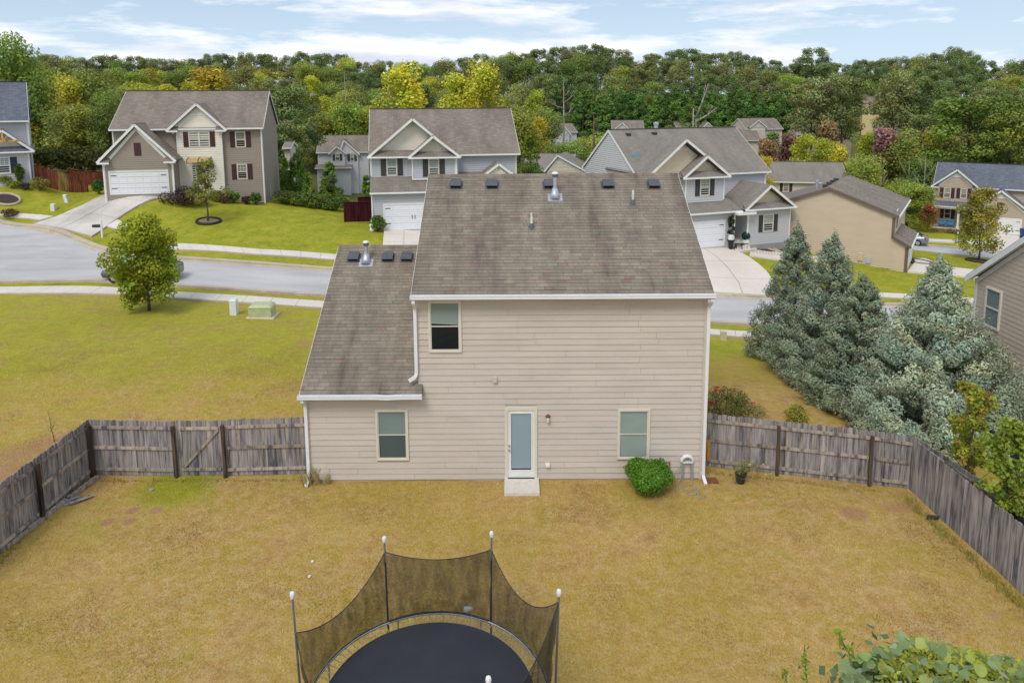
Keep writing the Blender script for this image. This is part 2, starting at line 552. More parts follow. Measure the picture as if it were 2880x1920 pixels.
# ------------------------------------------------------------------ terrain: heights from what stands on it
CP = []
for x, y in ((-13, 20.5), (-6, 20.5), (0, 20.5), (6, 20.5), (10.8, 20), (-13, 12), (0, 12), (12, 12), (-13, 4), (12, 4), (0, 0), (-14, -12), (14, -12),
             (-6, 25), (0, 25), (6, 24), (-16, 16), (-18, 21), (-30, 16), (-30, -10), (-45, 10), (-14, 26), (-22, 27), (-34, 27)):
    CP.append((x, y, 0.0))
for px, py, Y in ((422, 872, 38), (919, 833, 42), (940, 752, 49), (0, 795, 43.5), (0, 628, 59), (294, 706, 52.5), (257, 666, 55.5), (92, 634, 58.5),
                  (1994, 908, 42), (2015, 831, 48), (2435, 856, 48.5), (390, 546, 62), (748, 571, 65.5), (600, 560, 64.7), (1081, 647, 59.5), (900, 655, 56),
                  (2003, 696, 60), (2200, 700, 62), (2547, 766, 57.5), (2840, 660, 88), (2600, 640, 92), (90, 520, 65), (160, 535, 66), (2640, 712, 68), (2700, 690, 74), (2560, 735, 62)):
    CP.append(tuple(aty(px, py, Y)))
CP += [(18, 28, -1.0), (18, 20, -.5), (16, 24, -.4), (30, 20, -1.5), (9, 30, -.7), (9, 37, -1.5), (0, 36, -.7), (-6, 36, -.3), (34, 36, -2.6), (50, 30, -4),
       (-20, 82, -.8), (-45, 85, 3.0), (-28, 122, -5.0), (-30, 100, -3.2), (-15, 110, -4), (-75, 60, 3.5), (-75, 95, 3.5), (0, 95, -2.5), (0, 130, -3.5), (-60, 135, 1.0), (30, 100, -5.2), (40, 140, -5.0),
       (80, 120, -7), (90, 90, -7), (75, 60, -6.5), (110, 150, -6.5), (-110, 140, 4), (-60, 170, 3), (0, 170, -1), (60, 170, -3), (110, 200, 0), (-10, 205, 3), (50, 205, 2), (-110, 205, 6)]
SIL = [(-300, 150), (0, 152), (250, 152), (400, 160), (520, 156), (720, 148), (900, 145), (1000, 158), (1100, 166), (1200, 172), (1300, 160), (1400, 148), (1500, 135),
       (1640, 119), (1700, 128), (1745, 142), (1790, 168), (1850, 142), (1900, 134), (2000, 143), (2100, 147), (2160, 152), (2230, 184), (2290, 172), (2400, 166), (2500, 160),
       (2580, 150), (2700, 130), (2760, 150), (2800, 184), (2880, 166), (3200, 150)]
def sil(px): return float(np.interp(px, [a for a, b in SIL], [b for a, b in SIL]))
for px in range(-300, 3300, 240):
    P = aty(px, sil(px), 285)
    CP.append((P[0], 285, P[2] - 17.5))
    CP.append((P[0] * 420 / 285, 420, 6.0))
for px in (-500, 700, 1440, 2200, 3400):
    P = aty(px, 250, 800); CP.append((P[0], 800, 2.0))
CP = np.array(CP)
def _kern(a, b):
    return np.sqrt(((a[:, None, :] - b[None, :, :]) ** 2).sum(-1) + 4.0)
_n = len(CP)
_A = np.zeros((_n + 3, _n + 3))
_A[:_n, :_n] = -_kern(CP[:, :2], CP[:, :2]) + np.eye(_n) * .05 * -1
_A[:_n, _n] = 1; _A[:_n, _n + 1:] = CP[:, :2]
_A[_n, :_n] = 1; _A[_n + 1:, :_n] = CP[:, :2].T
_W = np.linalg.solve(_A, np.concatenate([CP[:, 2], np.zeros(3)]))
def tz(x, y):
    p = np.stack([np.atleast_1d(x).astype(float).ravel(), np.atleast_1d(y).astype(float).ravel()], 1)
    out = -_kern(p, CP[:, :2]) @ _W[:_n] + _W[_n] + p @ _W[_n + 1:]
    return out if np.ndim(x) else float(out[0])
def gp(px, py, tmax=900):
    """where the line of sight through a photo pixel meets the ground"""
    d = ray(px, py)
    t = np.concatenate([np.linspace(6, 120, 460), np.linspace(120.5, tmax, 300)])
    P = CAM[None] + d[None] * t[:, None]
    h = P[:, 2] - tz(P[:, 0], P[:, 1])
    i = int(np.argmax(h < 0)) if (h < 0).any() else len(t) - 1
    a, b = t[max(i - 1, 0)], t[i]
    for _ in range(18):
        c = (a + b) / 2; Q = CAM + d * c
        if Q[2] - tz(Q[0], Q[1]) < 0: b = c
        else: a = c
    return CAM + d * b

gx = np.unique(np.concatenate([np.linspace(-1500, -160, 18), np.linspace(-160, -50, 45), np.linspace(-50, -16, 60), np.linspace(-16, 16, 170), np.linspace(16, 70, 90), np.linspace(70, 170, 45), np.linspace(170, 1500, 18)]))
gy = np.unique(np.concatenate([np.linspace(-400, -12, 12), np.linspace(-12, 6, 14), np.linspace(6, 26, 105), np.linspace(26, 75, 110), np.linspace(75, 160, 60), np.linspace(160, 460, 60), np.linspace(460, 2500, 16)]))
XX, YY = np.meshgrid(gx, gy)
ZZ = tz(XX.ravel(), YY.ravel()).reshape(XX.shape)
# small unevenness of a real lawn
ZZ = ZZ + np.where(YY < 80, .02 * np.sin(XX * 1.3 + YY * .7) * np.sin(YY * 1.1 - XX * .4), 0)
far_f = np.clip((np.hypot(XX, YY - 60) - 700) / 500, 0, 1)
ZZ = ZZ * (1 - far_f) + 2.0 * far_f
nx, ny = len(gx), len(gy)
V = np.stack([XX.ravel(), YY.ravel(), ZZ.ravel()], 1)
idx = np.arange(nx * ny).reshape(ny, nx)
Fq = np.stack([idx[:-1, :-1], idx[:-1, 1:], idx[1:, 1:], idx[1:, :-1]], -1).reshape(-1, 4)
ground = quick_mesh('ground', V, Fq, 'lawn', smooth=True, props={'kind': 'structure'})
x, y = V[:, 0], V[:, 1]
def ss(a, b, t):
    t = np.clip((t - a) / (b - a), 0, 1); return t * t * (3 - 2 * t)
inyard = (x > -13.3) & (x < 12) & (y < 21)
green = (.34 + .66 * ss(24.5, 36, y - .10 * (x + 20))) * (x < 5) + ss(33, 43, y) * (x >= 5)
green = np.where((x < -13.2) & (y < 23), np.clip(.2 + ss(-14, -20, x) * .5, 0, 1), green)
green = np.where((x < -5) & (y > 28) & (y < 42), np.minimum(green, .60), green)
green = np.where(inyard, .10 + .16 * ss(-4, -12, x) * ss(10, 19, y), green)
green = np.where(y > 47, 1.15, green)
green = np.where((y > 47) & (x < -20) & (x > -31), 1.0, green)
green = np.where((x > 5.8) & (y > 21) & (y < 38), .22 + .6 * ss(30, 38, y), green)
def spot(cx, cy, r, w=1.0): return w * np.clip(1.25 - np.hypot(x - cx, y - cy) / r, 0, 1)
green = green + spot(-10.2, 20.3, 1.3, .75) + spot(-11.6, 18.2, .5, .3)
clay = spot(-13.0, 22.6, 3.0, .85) + spot(-9.5, 23.0, 2.2, .55) + spot(-16.5, 21.6, 2.6, .8) + spot(-9.2, 28.2, .8, .5) + spot(-5.6, 35.5, 1.0, .6) + spot(-10.3, 33.5, 1.0, .6)
clay = clay + spot(9.6, 18.6, .55, 1.0) + spot(10.6, 18.9, .5, .6) + spot(11.4, 18.9, .6, .7) + spot(10.9, 14.6, .5, .55) + spot(11.0, 12.8, .5, .5)
for cx_, cy_ in ((-10.93, 18.98), (-10.28, 18.97), (-11.35, 18.42), (-10.72, 18.42)): clay = clay + spot(cx_, cy_, .24, 1.5)
clay = clay + spot(23.5, 56.5, 1.6, .9)
litter = np.where(y > 78, ss(74, 84, y), 0) * np.where((x > 25) & (y < 100), 0, 1)
litter = np.where((x < -18) & (y > 72), ss(70, 76, y), litter)
litter = np.where((x > 40) & (x < 75) & (y < 92), 0, litter)
zc = np.ones((len(V), 4), np.float32)
zc[:, 0] = np.clip(green, 0, 1); zc[:, 1] = np.clip(clay, 0, 1); zc[:, 2] = np.clip(litter, 0, 1)
ca = ground.data.color_attributes.new('Zone', 'FLOAT_COLOR', 'POINT')
ca.data.foreach_set('color', zc.ravel())

# ------------------------------------------------------------------ road, kerbs, pavements, drives (draped sheets with thickness)
def resample(pts, step):
    pts = [np.array(p[:2], float) for p in pts]
    d = [0]
    for a, b in zip(pts, pts[1:]): d.append(d[-1] + np.linalg.norm(b - a))
    n = max(2, int(round(d[-1] / step)) + 1)
    t = np.linspace(0, d[-1], n)
    P = np.array(pts)
    return np.stack([np.interp(t, d, P[:, 0]), np.interp(t, d, P[:, 1])], 1)
def smooth(P, k=2):
    P = np.array(P, float)
    for _ in range(k):
        Q = P.copy(); Q[1:-1] = (P[:-2] + 2 * P[1:-1] + P[2:]) / 4; P = Q
    return P
def strip(name, A, B, mat, off, nacross=4, step=1.0, parent=None, th=.25, props=None, nalong=None):
    """sheet between polylines A and B (world xy), lying off above the ground"""
    n = nalong or max(len(resample(A, step)), len(resample(B, step)))
    def rs(P):
        P = np.array([p[:2] for p in P], float)
        d = np.concatenate([[0], np.cumsum(np.linalg.norm(np.diff(P, axis=0), axis=1))])
        t = np.linspace(0, d[-1], n)
        return np.stack([np.interp(t, d, P[:, 0]), np.interp(t, d, P[:, 1])], 1)
    a, b = rs(A), rs(B)
    w = np.linspace(0, 1, nacross + 1)
    G = a[:, None, :] * (1 - w[None, :, None]) + b[:, None, :] * w[None, :, None]
    Z = tz(G[..., 0].ravel(), G[..., 1].ravel()).reshape(G.shape[:2]) + off
    top = np.concatenate([G, Z[..., None]], -1)
    n1, n2 = top.shape[:2]
    V = top.reshape(-1, 3)
    id_ = np.arange(n1 * n2).reshape(n1, n2)
    Fq = np.stack([id_[:-1, :-1], id_[1:, :-1], id_[1:, 1:], id_[:-1, 1:]], -1).reshape(-1, 4)
    rim = np.concatenate([id_[:, 0], id_[-1, 1:], id_[::-1, -1][1:], id_[0, ::-1][1:-1]])
    low = V[rim] - np.array([0, 0, th])
    li = np.arange(len(rim)) + len(V)
    side = np.stack([rim, li, np.roll(li, -1), np.roll(rim, -1)], -1)
    o = quick_mesh(name, np.concatenate([V, low]), np.concatenate([Fq, side]), mat, parent=parent, props=props)
    # make sure the top faces up
    bm = bmesh.new(); bm.from_mesh(o.data); bmesh.ops.recalc_face_normals(bm, faces=bm.faces)
    bm.faces.ensure_lookup_table()
    if bm.faces[0].normal.z < 0: bmesh.ops.reverse_faces(bm, faces=bm.faces)
    bm.to_mesh(o.data); bm.free()
    return o
ST = {'kind': 'structure'}
def G2(*pp): return [gp(*p)[:2] for p in pp]
far_e = [(-75, 55), (-62, 60.5), (-52, 61)] + G2((0, 628), (92, 635), (184, 660), (245, 685), (294, 706), (400, 722), (508, 732), (719, 746), (939, 760)) + [(0, 48.6)] + G2((2015, 832), (2430, 856)) + [(45, 47.5), (80, 45)]
near_e = [(-75, 49), (-60, 44), (-45, 42.6)] + G2((0, 796), (107, 794), (171, 791), (294, 790), (502, 807), (719, 820), (916, 835)) + [(0, 42.3)] + G2((1994, 908), (2110, 914)) + [(45, 40.5), (80, 38.5)]
far_e, near_e = smooth(resample(far_e, 1.5), 4), smooth(resample(near_e, 1.5), 4)
strip('road', far_e, near_e, 'asphalt', .05, 10, 1.2, th=.5, props=ST)
def offset(P, d):
    P = np.array(P); t = np.gradient(P, axis=0); t /= np.linalg.norm(t, axis=1)[:, None] + 1e-9
    return P + np.stack([-t[:, 1], t[:, 0]], 1) * d
kerb_far = strip('kerb_far', offset(far_e, -.12), offset(far_e, .26), 'kerb_concrete', .17, 2, 1.2, th=.5, props=ST)
strip('gutter_far', offset(far_e, -.55), offset(far_e, -.125), 'kerb_concrete', .062, 2, 1.2, th=.3, props=ST)
strip('kerb_near', offset(near_e, .12), offset(near_e, -.26), 'kerb_concrete', .17, 2, 1.2, th=.5, props=ST)
strip('gutter_near', offset(near_e, .45), offset(near_e, .125), 'kerb_concrete', .062, 2, 1.2, th=.3, props=ST)

def slab_walk(name, A, B, off=.14, mat='walk_concrete', pitch=1.55):
    """pavement laid in separate slabs with open joints"""
    A, B = resample(A, .5), resample(B, .5)
    n = max(2, int(round(np.linalg.norm(np.diff(A, axis=0), axis=1).sum() / pitch)))
    root = None
    def at(P, t):
        d = np.concatenate([[0], np.cumsum(np.linalg.norm(np.diff(P, axis=0), axis=1))]); d /= d[-1]
        return np.array([np.interp(t, d, P[:, 0]), np.interp(t, d, P[:, 1])])
    g = .012 / pitch / 2
    bed = strip(name, A, B, 'kerb_concrete', off - .05, 2, 1.5, th=.35, props=ST)
    for i in range(n):
        t0, t1 = i / n + g / n * 2, (i + 1) / n - g / n * 2
        o = strip('paving_slab', [at(A, t0), at(A, t1)], [at(B, t0), at(B, t1)], mat, off + random.uniform(-.004, .004), 1, 9, parent=bed, th=.06, nalong=2)
    return bed
slab_walk('pavement_near', [(-47, 39.6)] + G2((0, 829), (200, 829), (337, 831), (474, 842), (719, 857), (907, 870)), [(-47, 41.1)] + G2((0, 812), (200, 809), (306, 812), (505, 827), (719, 839), (916, 853)))
slab_walk('pavement_near_right', G2((1986, 944), (2110, 954)) + [(24, 38.4)], G2((1990, 930), (2113, 938)) + [(24.2, 39.7)])
slab_walk('pavement_far', G2((440, 684), (471, 688), (719, 705), (960, 721)), G2((452, 702), (480, 705), (719, 719), (955, 735)))
slab_walk('pavement_far_left', G2((-160, 589), (0, 597), (100, 605), (150, 612)), G2((-160, 600), (0, 608), (80, 617), (112, 622)))
slab_walk('pavement_far_right', G2((2200, 812), (2356, 820), (2520, 829), (2696, 841)) + [(50, 49.6)], G2((2190, 822), (2350, 831), (2500, 840), (2674, 852)) + [(50, 48.2)])
# drives, in pours with joints
def drive(name, A, B, mat, n, off=.16, k=1):
    A, B = resample(A, .4), resample(B, .4)
    bed = strip(name, A, B, 'kerb_concrete', off - .05, 3, 1.5, th=.4, props=ST)
    def at(P, t):
        d = np.concatenate([[0], np.cumsum(np.linalg.norm(np.diff(P, axis=0), axis=1))]); d /= d[-1]
        return np.array([np.interp(t, d, P[:, 0]), np.interp(t, d, P[:, 1])])
    for i in range(n):
        ts = np.linspace(i / n + .003, (i + 1) / n - .003, 5)
        a, b = [at(A, t) for t in ts], [at(B, t) for t in ts]
        for j in range(k):
            w0, w1 = j / k + (.006 if j else 0), (j + 1) / k - (.006 if j < k - 1 else 0)
            strip('paving_slab', [p * (1 - w0) + q * w0 for p, q in zip(a, b)], [p * (1 - w1) + q * w1 for p, q in zip(a, b)], mat, off, 3, 1, parent=bed, th=.1, nalong=5)
    return bed
drive('driveway_left', G2((300, 551), (235, 580), (160, 613), (92, 634)), G2((492, 558), (432, 562), (330, 618), (258, 669)), 'drive_concrete', 3, k=2)
slab_walk('front_path_left', G2((330, 622), (375, 640)), G2((300, 640), (352, 655)))
drive('driveway_centre', G2((1081, 645), (1079, 668), (1077, 689)) + [gp(1072, 740)[:2]], G2((1190, 645), (1192, 668), (1194, 689)) + [gp(1196, 748)[:2]], 'drive_concrete_clean', 4, k=2)
drive('driveway_right', G2((1900, 704), (1930, 740), (1965, 790), (1990, 832)), G2((2036, 696), (2100, 722), (2150, 760), (2185, 805), (2190, 842)), 'drive_concrete_clean', 3, k=2)
strip('front_path_right', G2((2070, 690), (2130, 690)), G2((2065, 715), (2128, 706)), 'drive_concrete_clean', .17, 3, .6, props=ST)
strip('side_path_right', G2((2110, 711), (2180, 722), (2320, 735)), G2((2108, 722), (2180, 733), (2318, 740)), 'walk_concrete', .12, 2, .8, props=ST)
strip('driveway_far_right', G2((2552, 767), (2640, 774), (2760, 786)), G2((2572, 742), (2650, 752), (2760, 764)), 'drive_concrete_clean', .14, 4, 1, props=ST)
strip('curved_path', G2((2570, 730), (2600, 729), (2622, 738), (2632, 752)), G2((2575, 742), (2600, 742), (2606, 748), (2600, 756)), 'walk_concrete', .13, 2, .6, props=ST)
strip('road_far', G2((2560, 703), (2720, 720), (2900, 742)), G2((2560, 690), (2720, 704), (2900, 720)), 'asphalt', .08, 4, 1.5, props=ST)
strip('kerb_road_far', G2((2560, 690), (2720, 704), (2900, 720)), G2((2560, 688), (2720, 701.5), (2900, 717)), 'kerb_concrete', .2, 2, 1.5, props=ST)
strip('pavement_road_far', G2((2570, 679), (2720, 688), (2790, 692)), G2((2570, 673), (2720, 680), (2790, 685)), 'walk_concrete', .14, 2, 1.5, props=ST)
strip('driveway_blue_house', G2((2795, 660), (2780, 680), (2760, 703)), G2((2866, 662), (2868, 685), (2866, 715)), 'drive_concrete_clean', .17, 3, 1.2, props=ST)

# ------------------------------------------------------------------ common paints
plain('white_metal', (.80, .80, .81), .45, .05, 2.0)
plain('white_trim', (.78, .77, .74), .55, .06, 2.0)
plain('cream_trim', (.70, .66, .55), .55, .05, 2.0)
plain('door_white', (.82, .83, .86), .45, .03, 1.5)
plain('black_metal', (.016, .017, .020), .45, .3, 5)
plain('dark_plastic', (.030, .032, .036), .5, .25, 6)
plain('galv', (.52, .55, .62), .42, .2, 9, metal=.55)
plain('steel', (.55, .58, .62), .35, .2, 14, metal=.8)
plain('lead', (.10, .11, .135), .6, .2, 10)
plain('red_rust', (.20, .075, .04), .8, .3, 20)
plain('blind_teal', (.43, .485, .46), .6, .05, 2)
plain('blind_green', (.60, .65, .585), .6, .05, 2)
plain('blind_blue', (.58, .67, .76), .6, .03, 2)
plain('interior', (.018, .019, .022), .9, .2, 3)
plain('maroon', (.070, .022, .026), .6, .15, 6)
plain('charcoal', (.050, .046, .050), .6, .2, 6)
plain('navy', (.030, .036, .058), .6, .2, 6)
plain('brown_door', (.085, .040, .025), .5, .2, 6)
plain('shade_cloth', (.46, .33, .13), .7, .1, 4)
glass_mat('pane', (.95, .975, .965), (.05, .07, .07), .86)
glass_mat('pane_screen', (.86, .89, .88), (.035, .04, .04), .74)
glass_mat('pane_dark', (.6, .65, .65), (.03, .033, .036), .45)
siding_mat('siding_main', (.585, .522, .455))
siding_mat('siding_taupe', (.335, .283, .228), .04)
siding_mat('siding_grey', (.56, .56, .575), .03)
siding_mat('siding_bluegrey', (.49, .50, .525), .03)
siding_mat('siding_beige', (.60, .49, .36), .04)
siding_mat('siding_tan', (.500, .405, .315), .04)
siding_mat('siding_right', (.55, .455, .365), .04)
siding_mat('shake_cream', (.82, .76, .645), .05)
siding_mat('shake_tan', (.82, .71, .53), .05)
siding_mat('siding_far', (.62, .55, .45), .03)
roof_mat('roof_tan', (.262, .222, .182), (.225, .188, .158), (.330, .285, .225))
roof_mat('roof_grey', (.245, .220, .195), (.270, .240, .205), (.300, .265, .215), .2)
roof_mat('roof_blue', (.115, .127, .165), (.150, .160, .195), (.215, .215, .225), .12)
roof_mat('roof_slate', (.045, .048, .060), (.060, .062, .075), (.080, .080, .088), .12)

# ------------------------------------------------------------------ the beige house in the middle, seen from behind
YW = 20.5
def wx(px, py, Y=YW):
    P = aty(px, py, Y); return P[0], P[2]
house = thing('house', 'two-storey beige lap-sided house with lower side wing and tan shingle roof', 'house', (0, YW, 0))
XL, XM, XR = -6.30, -2.86, 5.80
b = MB()
b.box(XL, XR, YW + .02, 30.0, -.4, 2.95)
b.box(XM, XR, YW + .02, 30.0, 2.95, 5.92)
b.poly([(XR - .01, YW + .02, 5.9), (XR - .01, 30, 5.9), (XR - .01, 25.2, 8.8)]); b.poly([(XM + .01, YW + .02, 5.9), (XM + .01, 30, 5.9), (XM + .01, 25.2, 8.8)])
b.poly([(XL, YW + .02, 2.95), (XL, 30.5, 2.95), (XL, 25.7, 6.15)])
b.poly([(XR - .01, YW + .02, 5.9), (XR - .01, 30, 5.9), (XR - .01, 25.2, 8.8)])
wall = b.build('wall', 'siding_main', house)
# openings (trim outline) in wall coordinates
OPEN = []
for (x0, x1, y0, y1) in ((1205, 1298, 844, 989), (1058, 1149, 1150, 1292), (1736, 1827, 1149, 1289), (1420, 1511, 1144, 1347)):
    a, zt = wx(x0, y0); a2, zb = wx(x1, y1); a, a2 = wx((x0 + 0), (y0 + y1) / 2)[0], wx(x1, (y0 + y1) / 2)[0]
    OPEN.append((a, a2, zb, zt))
OPEN[3] = (OPEN[3][0], OPEN[3][1], .02, OPEN[3][3])
EXPO = .1865
nb = 0
for i in range(32):
    z0 = .06 + i * EXPO; z1 = min(z0 + EXPO + .02, 5.95)
    if z1 - z0 < .05: break
    xa = XL + .0 if z0 < 2.75 else XM
    spans = [(xa, XR)]
    zc_ = z0 + EXPO / 2
    for (o0, o1, ob, ot) in OPEN:
        if ob - .02 < zc_ < ot + .02:
            ns = []
            for (s0, s1) in spans:
                if o1 <= s0 or o0 >= s1: ns.append((s0, s1))
                else:
                    if o0 > s0: ns.append((s0, o0 + .02))
                    if o1 < s1: ns.append((o1 - .02, s1))
            spans = ns
    off = random.choice([0, .95, 1.9, 2.75, 3.1]) + random.uniform(-.08, .08)
    for (s0, s1) in spans:
        cuts = [s0]
        x_ = XL - 4 + off
        while x_ < s1 - .25:
            if x_ > s0 + .25: cuts.append(x_)
            x_ += 3.66
        cuts.append(s1)
        for c0, c1 in zip(cuts, cuts[1:]):
            mb = MB()
            dz = random.uniform(-.0035, .0035); pr = random.uniform(.019, .028); sag = random.uniform(-.004, .004)
            g0 = .0025 if c0 != s0 else 0; g1 = .0025 if c1 != s1 else 0
            xm = (c0 + c1) / 2
            for (a, e, da, de) in ((c0 + g0, xm, 0, sag), (xm, c1 - g1, sag, 0)):
                mb.hexa([(a, YW - pr, z0 + dz + da), (e, YW - pr, z0 + dz + de), (e, YW + .019, z0 + dz), (a, YW + .019, z0 + dz),
                         (a, YW - .001, z1), (e, YW - .001, z1), (e, YW + .019, z1), (a, YW + .019, z1)])
            mb.build('siding_board', 'siding_main', wall); nb += 1
MB_ = MB(); MB_.box(XL - .02, XR + .02, YW + .03, YW + .3, -.4, .055); MB_.build('foundation', 'foundation', house)

# roofs with every tab built
def roof_plane(x0, x1, ye, ze, yr, zr, nobj, sel_rows, name='roof'):
    L = math.hypot(yr - ye, zr - ze)
    T = np.array([0, (yr - ye) / L, (zr - ze) / L]); N = np.array([0, -T[2], T[1]])
    E0 = np.array([0, ye, ze])
    mb = MB(); mb.slab([(x0, ye, ze), (x1, ye, ze), (x1, yr, zr), (x0, yr, zr)], .10)
    mb.slab([(x1, 2 * yr - ye, ze), (x0, 2 * yr - ye, ze), (x0, yr, zr), (x1, yr, zr)], .10)
    deck = mb.build(name, 'roof_tan', house)
    e = .1435; W = .318
    rows = int(L / e) + 1
    stuff = MB(); cnt = 0
    for r_ in range(rows):
        s0, s1 = r_ * e, min((r_ + 1) * e + .02, L - .01)
        if s1 - s0 < .04: break
        x = x0 - W * ((r_ * .5 + .17 * (r_ % 3)) % 1.0)
        bundle = None; left = 0
        while x < x1:
            if left == 0:
                bundle = random.random(); left = random.choice([1, 2, 3, 3]); lift = random.random() < .035
            left -= 1
            t = bundle * .7 + random.random() * .3
            cA = np.array((.215, .187, .150)); cB = np.array((.290, .252, .198)); cC = np.array((.262, .198, .160))
            c = cA * (1 - t) + cB * t
            if random.random() < .06: c = cC * random.uniform(.85, 1.1)
            c = c * random.uniform(.93, 1.07)
            a, d = max(x + .008, x0), min(x + W - .008, x1)
            x += W
            if d - a < .03: continue
            mb = stuff if r_ not in sel_rows else MB()
            mb.cur = tuple(c)
            h0, h1 = (.028 if lift else .016) + random.uniform(-.001, .002), .002
            P = lambda xx, s, h: E0 + np.array([xx, 0, 0]) + T * s + N * h
            mb.hexa([P(a, s0, -.004), P(d, s0, -.004), P(d, s1, -.004), P(a, s1, -.004), P(a, s0, h0), P(d, s0, h0), P(d, s1, h1), P(a, s1, h1)])
            if r_ in sel_rows:
                mb.build('shingle', 'main_shingle', deck); cnt += 1
    stuff.build('shingles', 'main_shingle', deck, props={'kind': 'stuff'})
    # ridge caps
    mb = MB()
    x = x0
    while x < x1 - .01:
        e_ = min(x + .2, x1); mb.cur = tuple(np.array((.25, .205, .165)) * random.uniform(.85, 1.12))
        for sg in (-1, 1):
            q = [(x, yr, zr + .022), (e_, yr, zr + .016), (e_, yr + sg * .14, zr - .14 * .6 + .016), (x, yr + sg * .14, zr - .14 * .6 + .022)]
            mb.poly(q if sg < 0 else q[::-1])
        x += .2
    mb.build('ridge_caps', 'main_shingle', deck, props={'kind': 'stuff'})
    return deck, E0, T, N, L, cnt
deckA, EA, TA, NA, LA, cA_ = roof_plane(-2.97, 5.90, 20.19, 6.00, 25.2, 8.99, 0, set(range(0, 7)))
deckB, EB, TB, NB, LB, cB_ = roof_plane(-6.38, -2.73, 20.19, 2.95, 25.7, 6.33, 0, set(range(0, 8)))
def gutter(x0, x1, y, z, par, name='gutter', bend=0):
    mb = MB()
    n = 14
    for i in range(n):
        a, c = x0 + (x1 - x0) * i / n, x0 + (x1 - x0) * (i + 1) / n
        s = lambda t: -bend * math.exp(-((t - .72) / .06) ** 2)
        da, dc = s(i / n), s((i + 1) / n)
        for (ya, yb, za, zb) in ((y, y + .012, -.11, .01), (y, y + .11, -.11, -.098), (y - .012, y, -.012, .012), (y + .1, y + .112, -.11, .03)):
            mb.hexa([(a, ya, z + za + da), (c, ya, z + za + dc), (c, yb, z + za + dc), (a, yb, z + za + da), (a, ya, z + zb + da), (c, ya, z + zb + dc), (c, yb, z + zb + dc), (a, yb, z + zb + da)])
    mb.box(x0 - .004, x0 + .006, y - .01, y + .11, z - .112, z + .02); mb.box(x1 - .006, x1 + .004, y - .01, y + .11, z - .112, z + .02)
    g = mb.build(name, 'white_metal', par)
    k = max(2, int((x1 - x0) / 1.0))
    for i in range(k):
        x = x0 + (i + .5) * (x1 - x0) / k
        m2 = MB(); m2.box(x - .012, x + .012, y, y + .1, z + .004, z + .014); m2.build('gutter_strap', 'white_metal', g)
    return g
gutter(-2.99, 5.93, 20.085, 5.965, house)
gutter(-6.42, -2.72, 20.085, 2.915, house, bend=.02)
mb = MB(); mb.box(-2.95, 5.88, 20.2, 20.225, 5.80, 5.95); mb.box(-6.36, -2.74, 20.2, 20.225, 2.75, 2.90)
mb.box(-2.9, 5.84, 20.225, 20.498, 5.815, 5.83); mb.box(-6.33, -2.74, 20.225, 20.478, 2.765, 2.78)
mb.build('fascia', 'siding_main', house)
mb = MB()
for x in (-2.985, 5.90): 
    mb.hexa([(x, 20.2, 5.84), (x + .02, 20.2, 5.84), (x + .02, 25.2, 8.83), (x, 25.2, 8.83), (x, 20.2, 5.985), (x + .02, 20.2, 5.985), (x + .02, 25.2, 8.975), (x, 25.2, 8.975)])
x = -6.40
mb.hexa([(x, 20.2, 2.79), (x + .02, 20.2, 2.79), (x + .02, 25.7, 6.17), (x, 25.7, 6.17), (x, 20.2, 2.935), (x + .02, 20.2, 2.935), (x + .02, 25.7, 6.315), (x, 25.7, 6.315)])
mb.build('rake_board', 'white_trim', house)
def downspout(pts, name='downspout', w=.075):
    mb = MB()
    for a, c in zip(pts, pts[1:]): mb.bar(a, c, w, .055, (0, -1, 0) if abs(a[1] - c[1]) < .02 else (1, 0, 0))
    o = mb.build(name, 'white_metal', house)
    return o
def downp(x, ztop, zbot, foot=True):
    y0, yw = 20.14, 20.44
    pts = [(x, y0, ztop), (x, y0, ztop - .10), (x, yw, ztop - .34), (x, yw, zbot)]
    mb = MB()
    for a, c in zip(pts, pts[1:]):
        mb.bar(a, c, .095, .07, (0, -1, .001))
    if foot: mb.bar((x, yw, zbot + .03), (x, yw - .32, zbot - .07), .095, .07, (0, 0, 1))
    return mb.build('downspout', 'white_metal', house)
downp(-6.29, 2.84, .12); downp(5.83, 5.87, .12)
mb = MB()
pts = [(-2.90, 20.14, 5.87), (-2.90, 20.14, 5.76), (-2.90, 20.43, 5.52), (-2.90, 20.43, 3.52), (-2.93, 20.40, 3.40), (-3.12, 20.33, 3.30)]
for a, c in zip(pts, pts[1:]): mb.bar(a, c, .095, .07, (0, -1, .001))
mb.build('downspout', 'white_metal', house)
mb = MB(); mb.box(XR - .0, XR + .012, YW - .03, YW + .09, 0, 5.9); mb.box(XR - .085, XR, YW - .034, YW - .022, .02, 5.82)
mb.box(XL - .012, XL, YW - .03, YW + .09, 0, 2.78); mb.box(XL, XL + .085, YW - .034, YW - .022, .02, 2.76); mb.build('corner_board', 'siding_main', house)

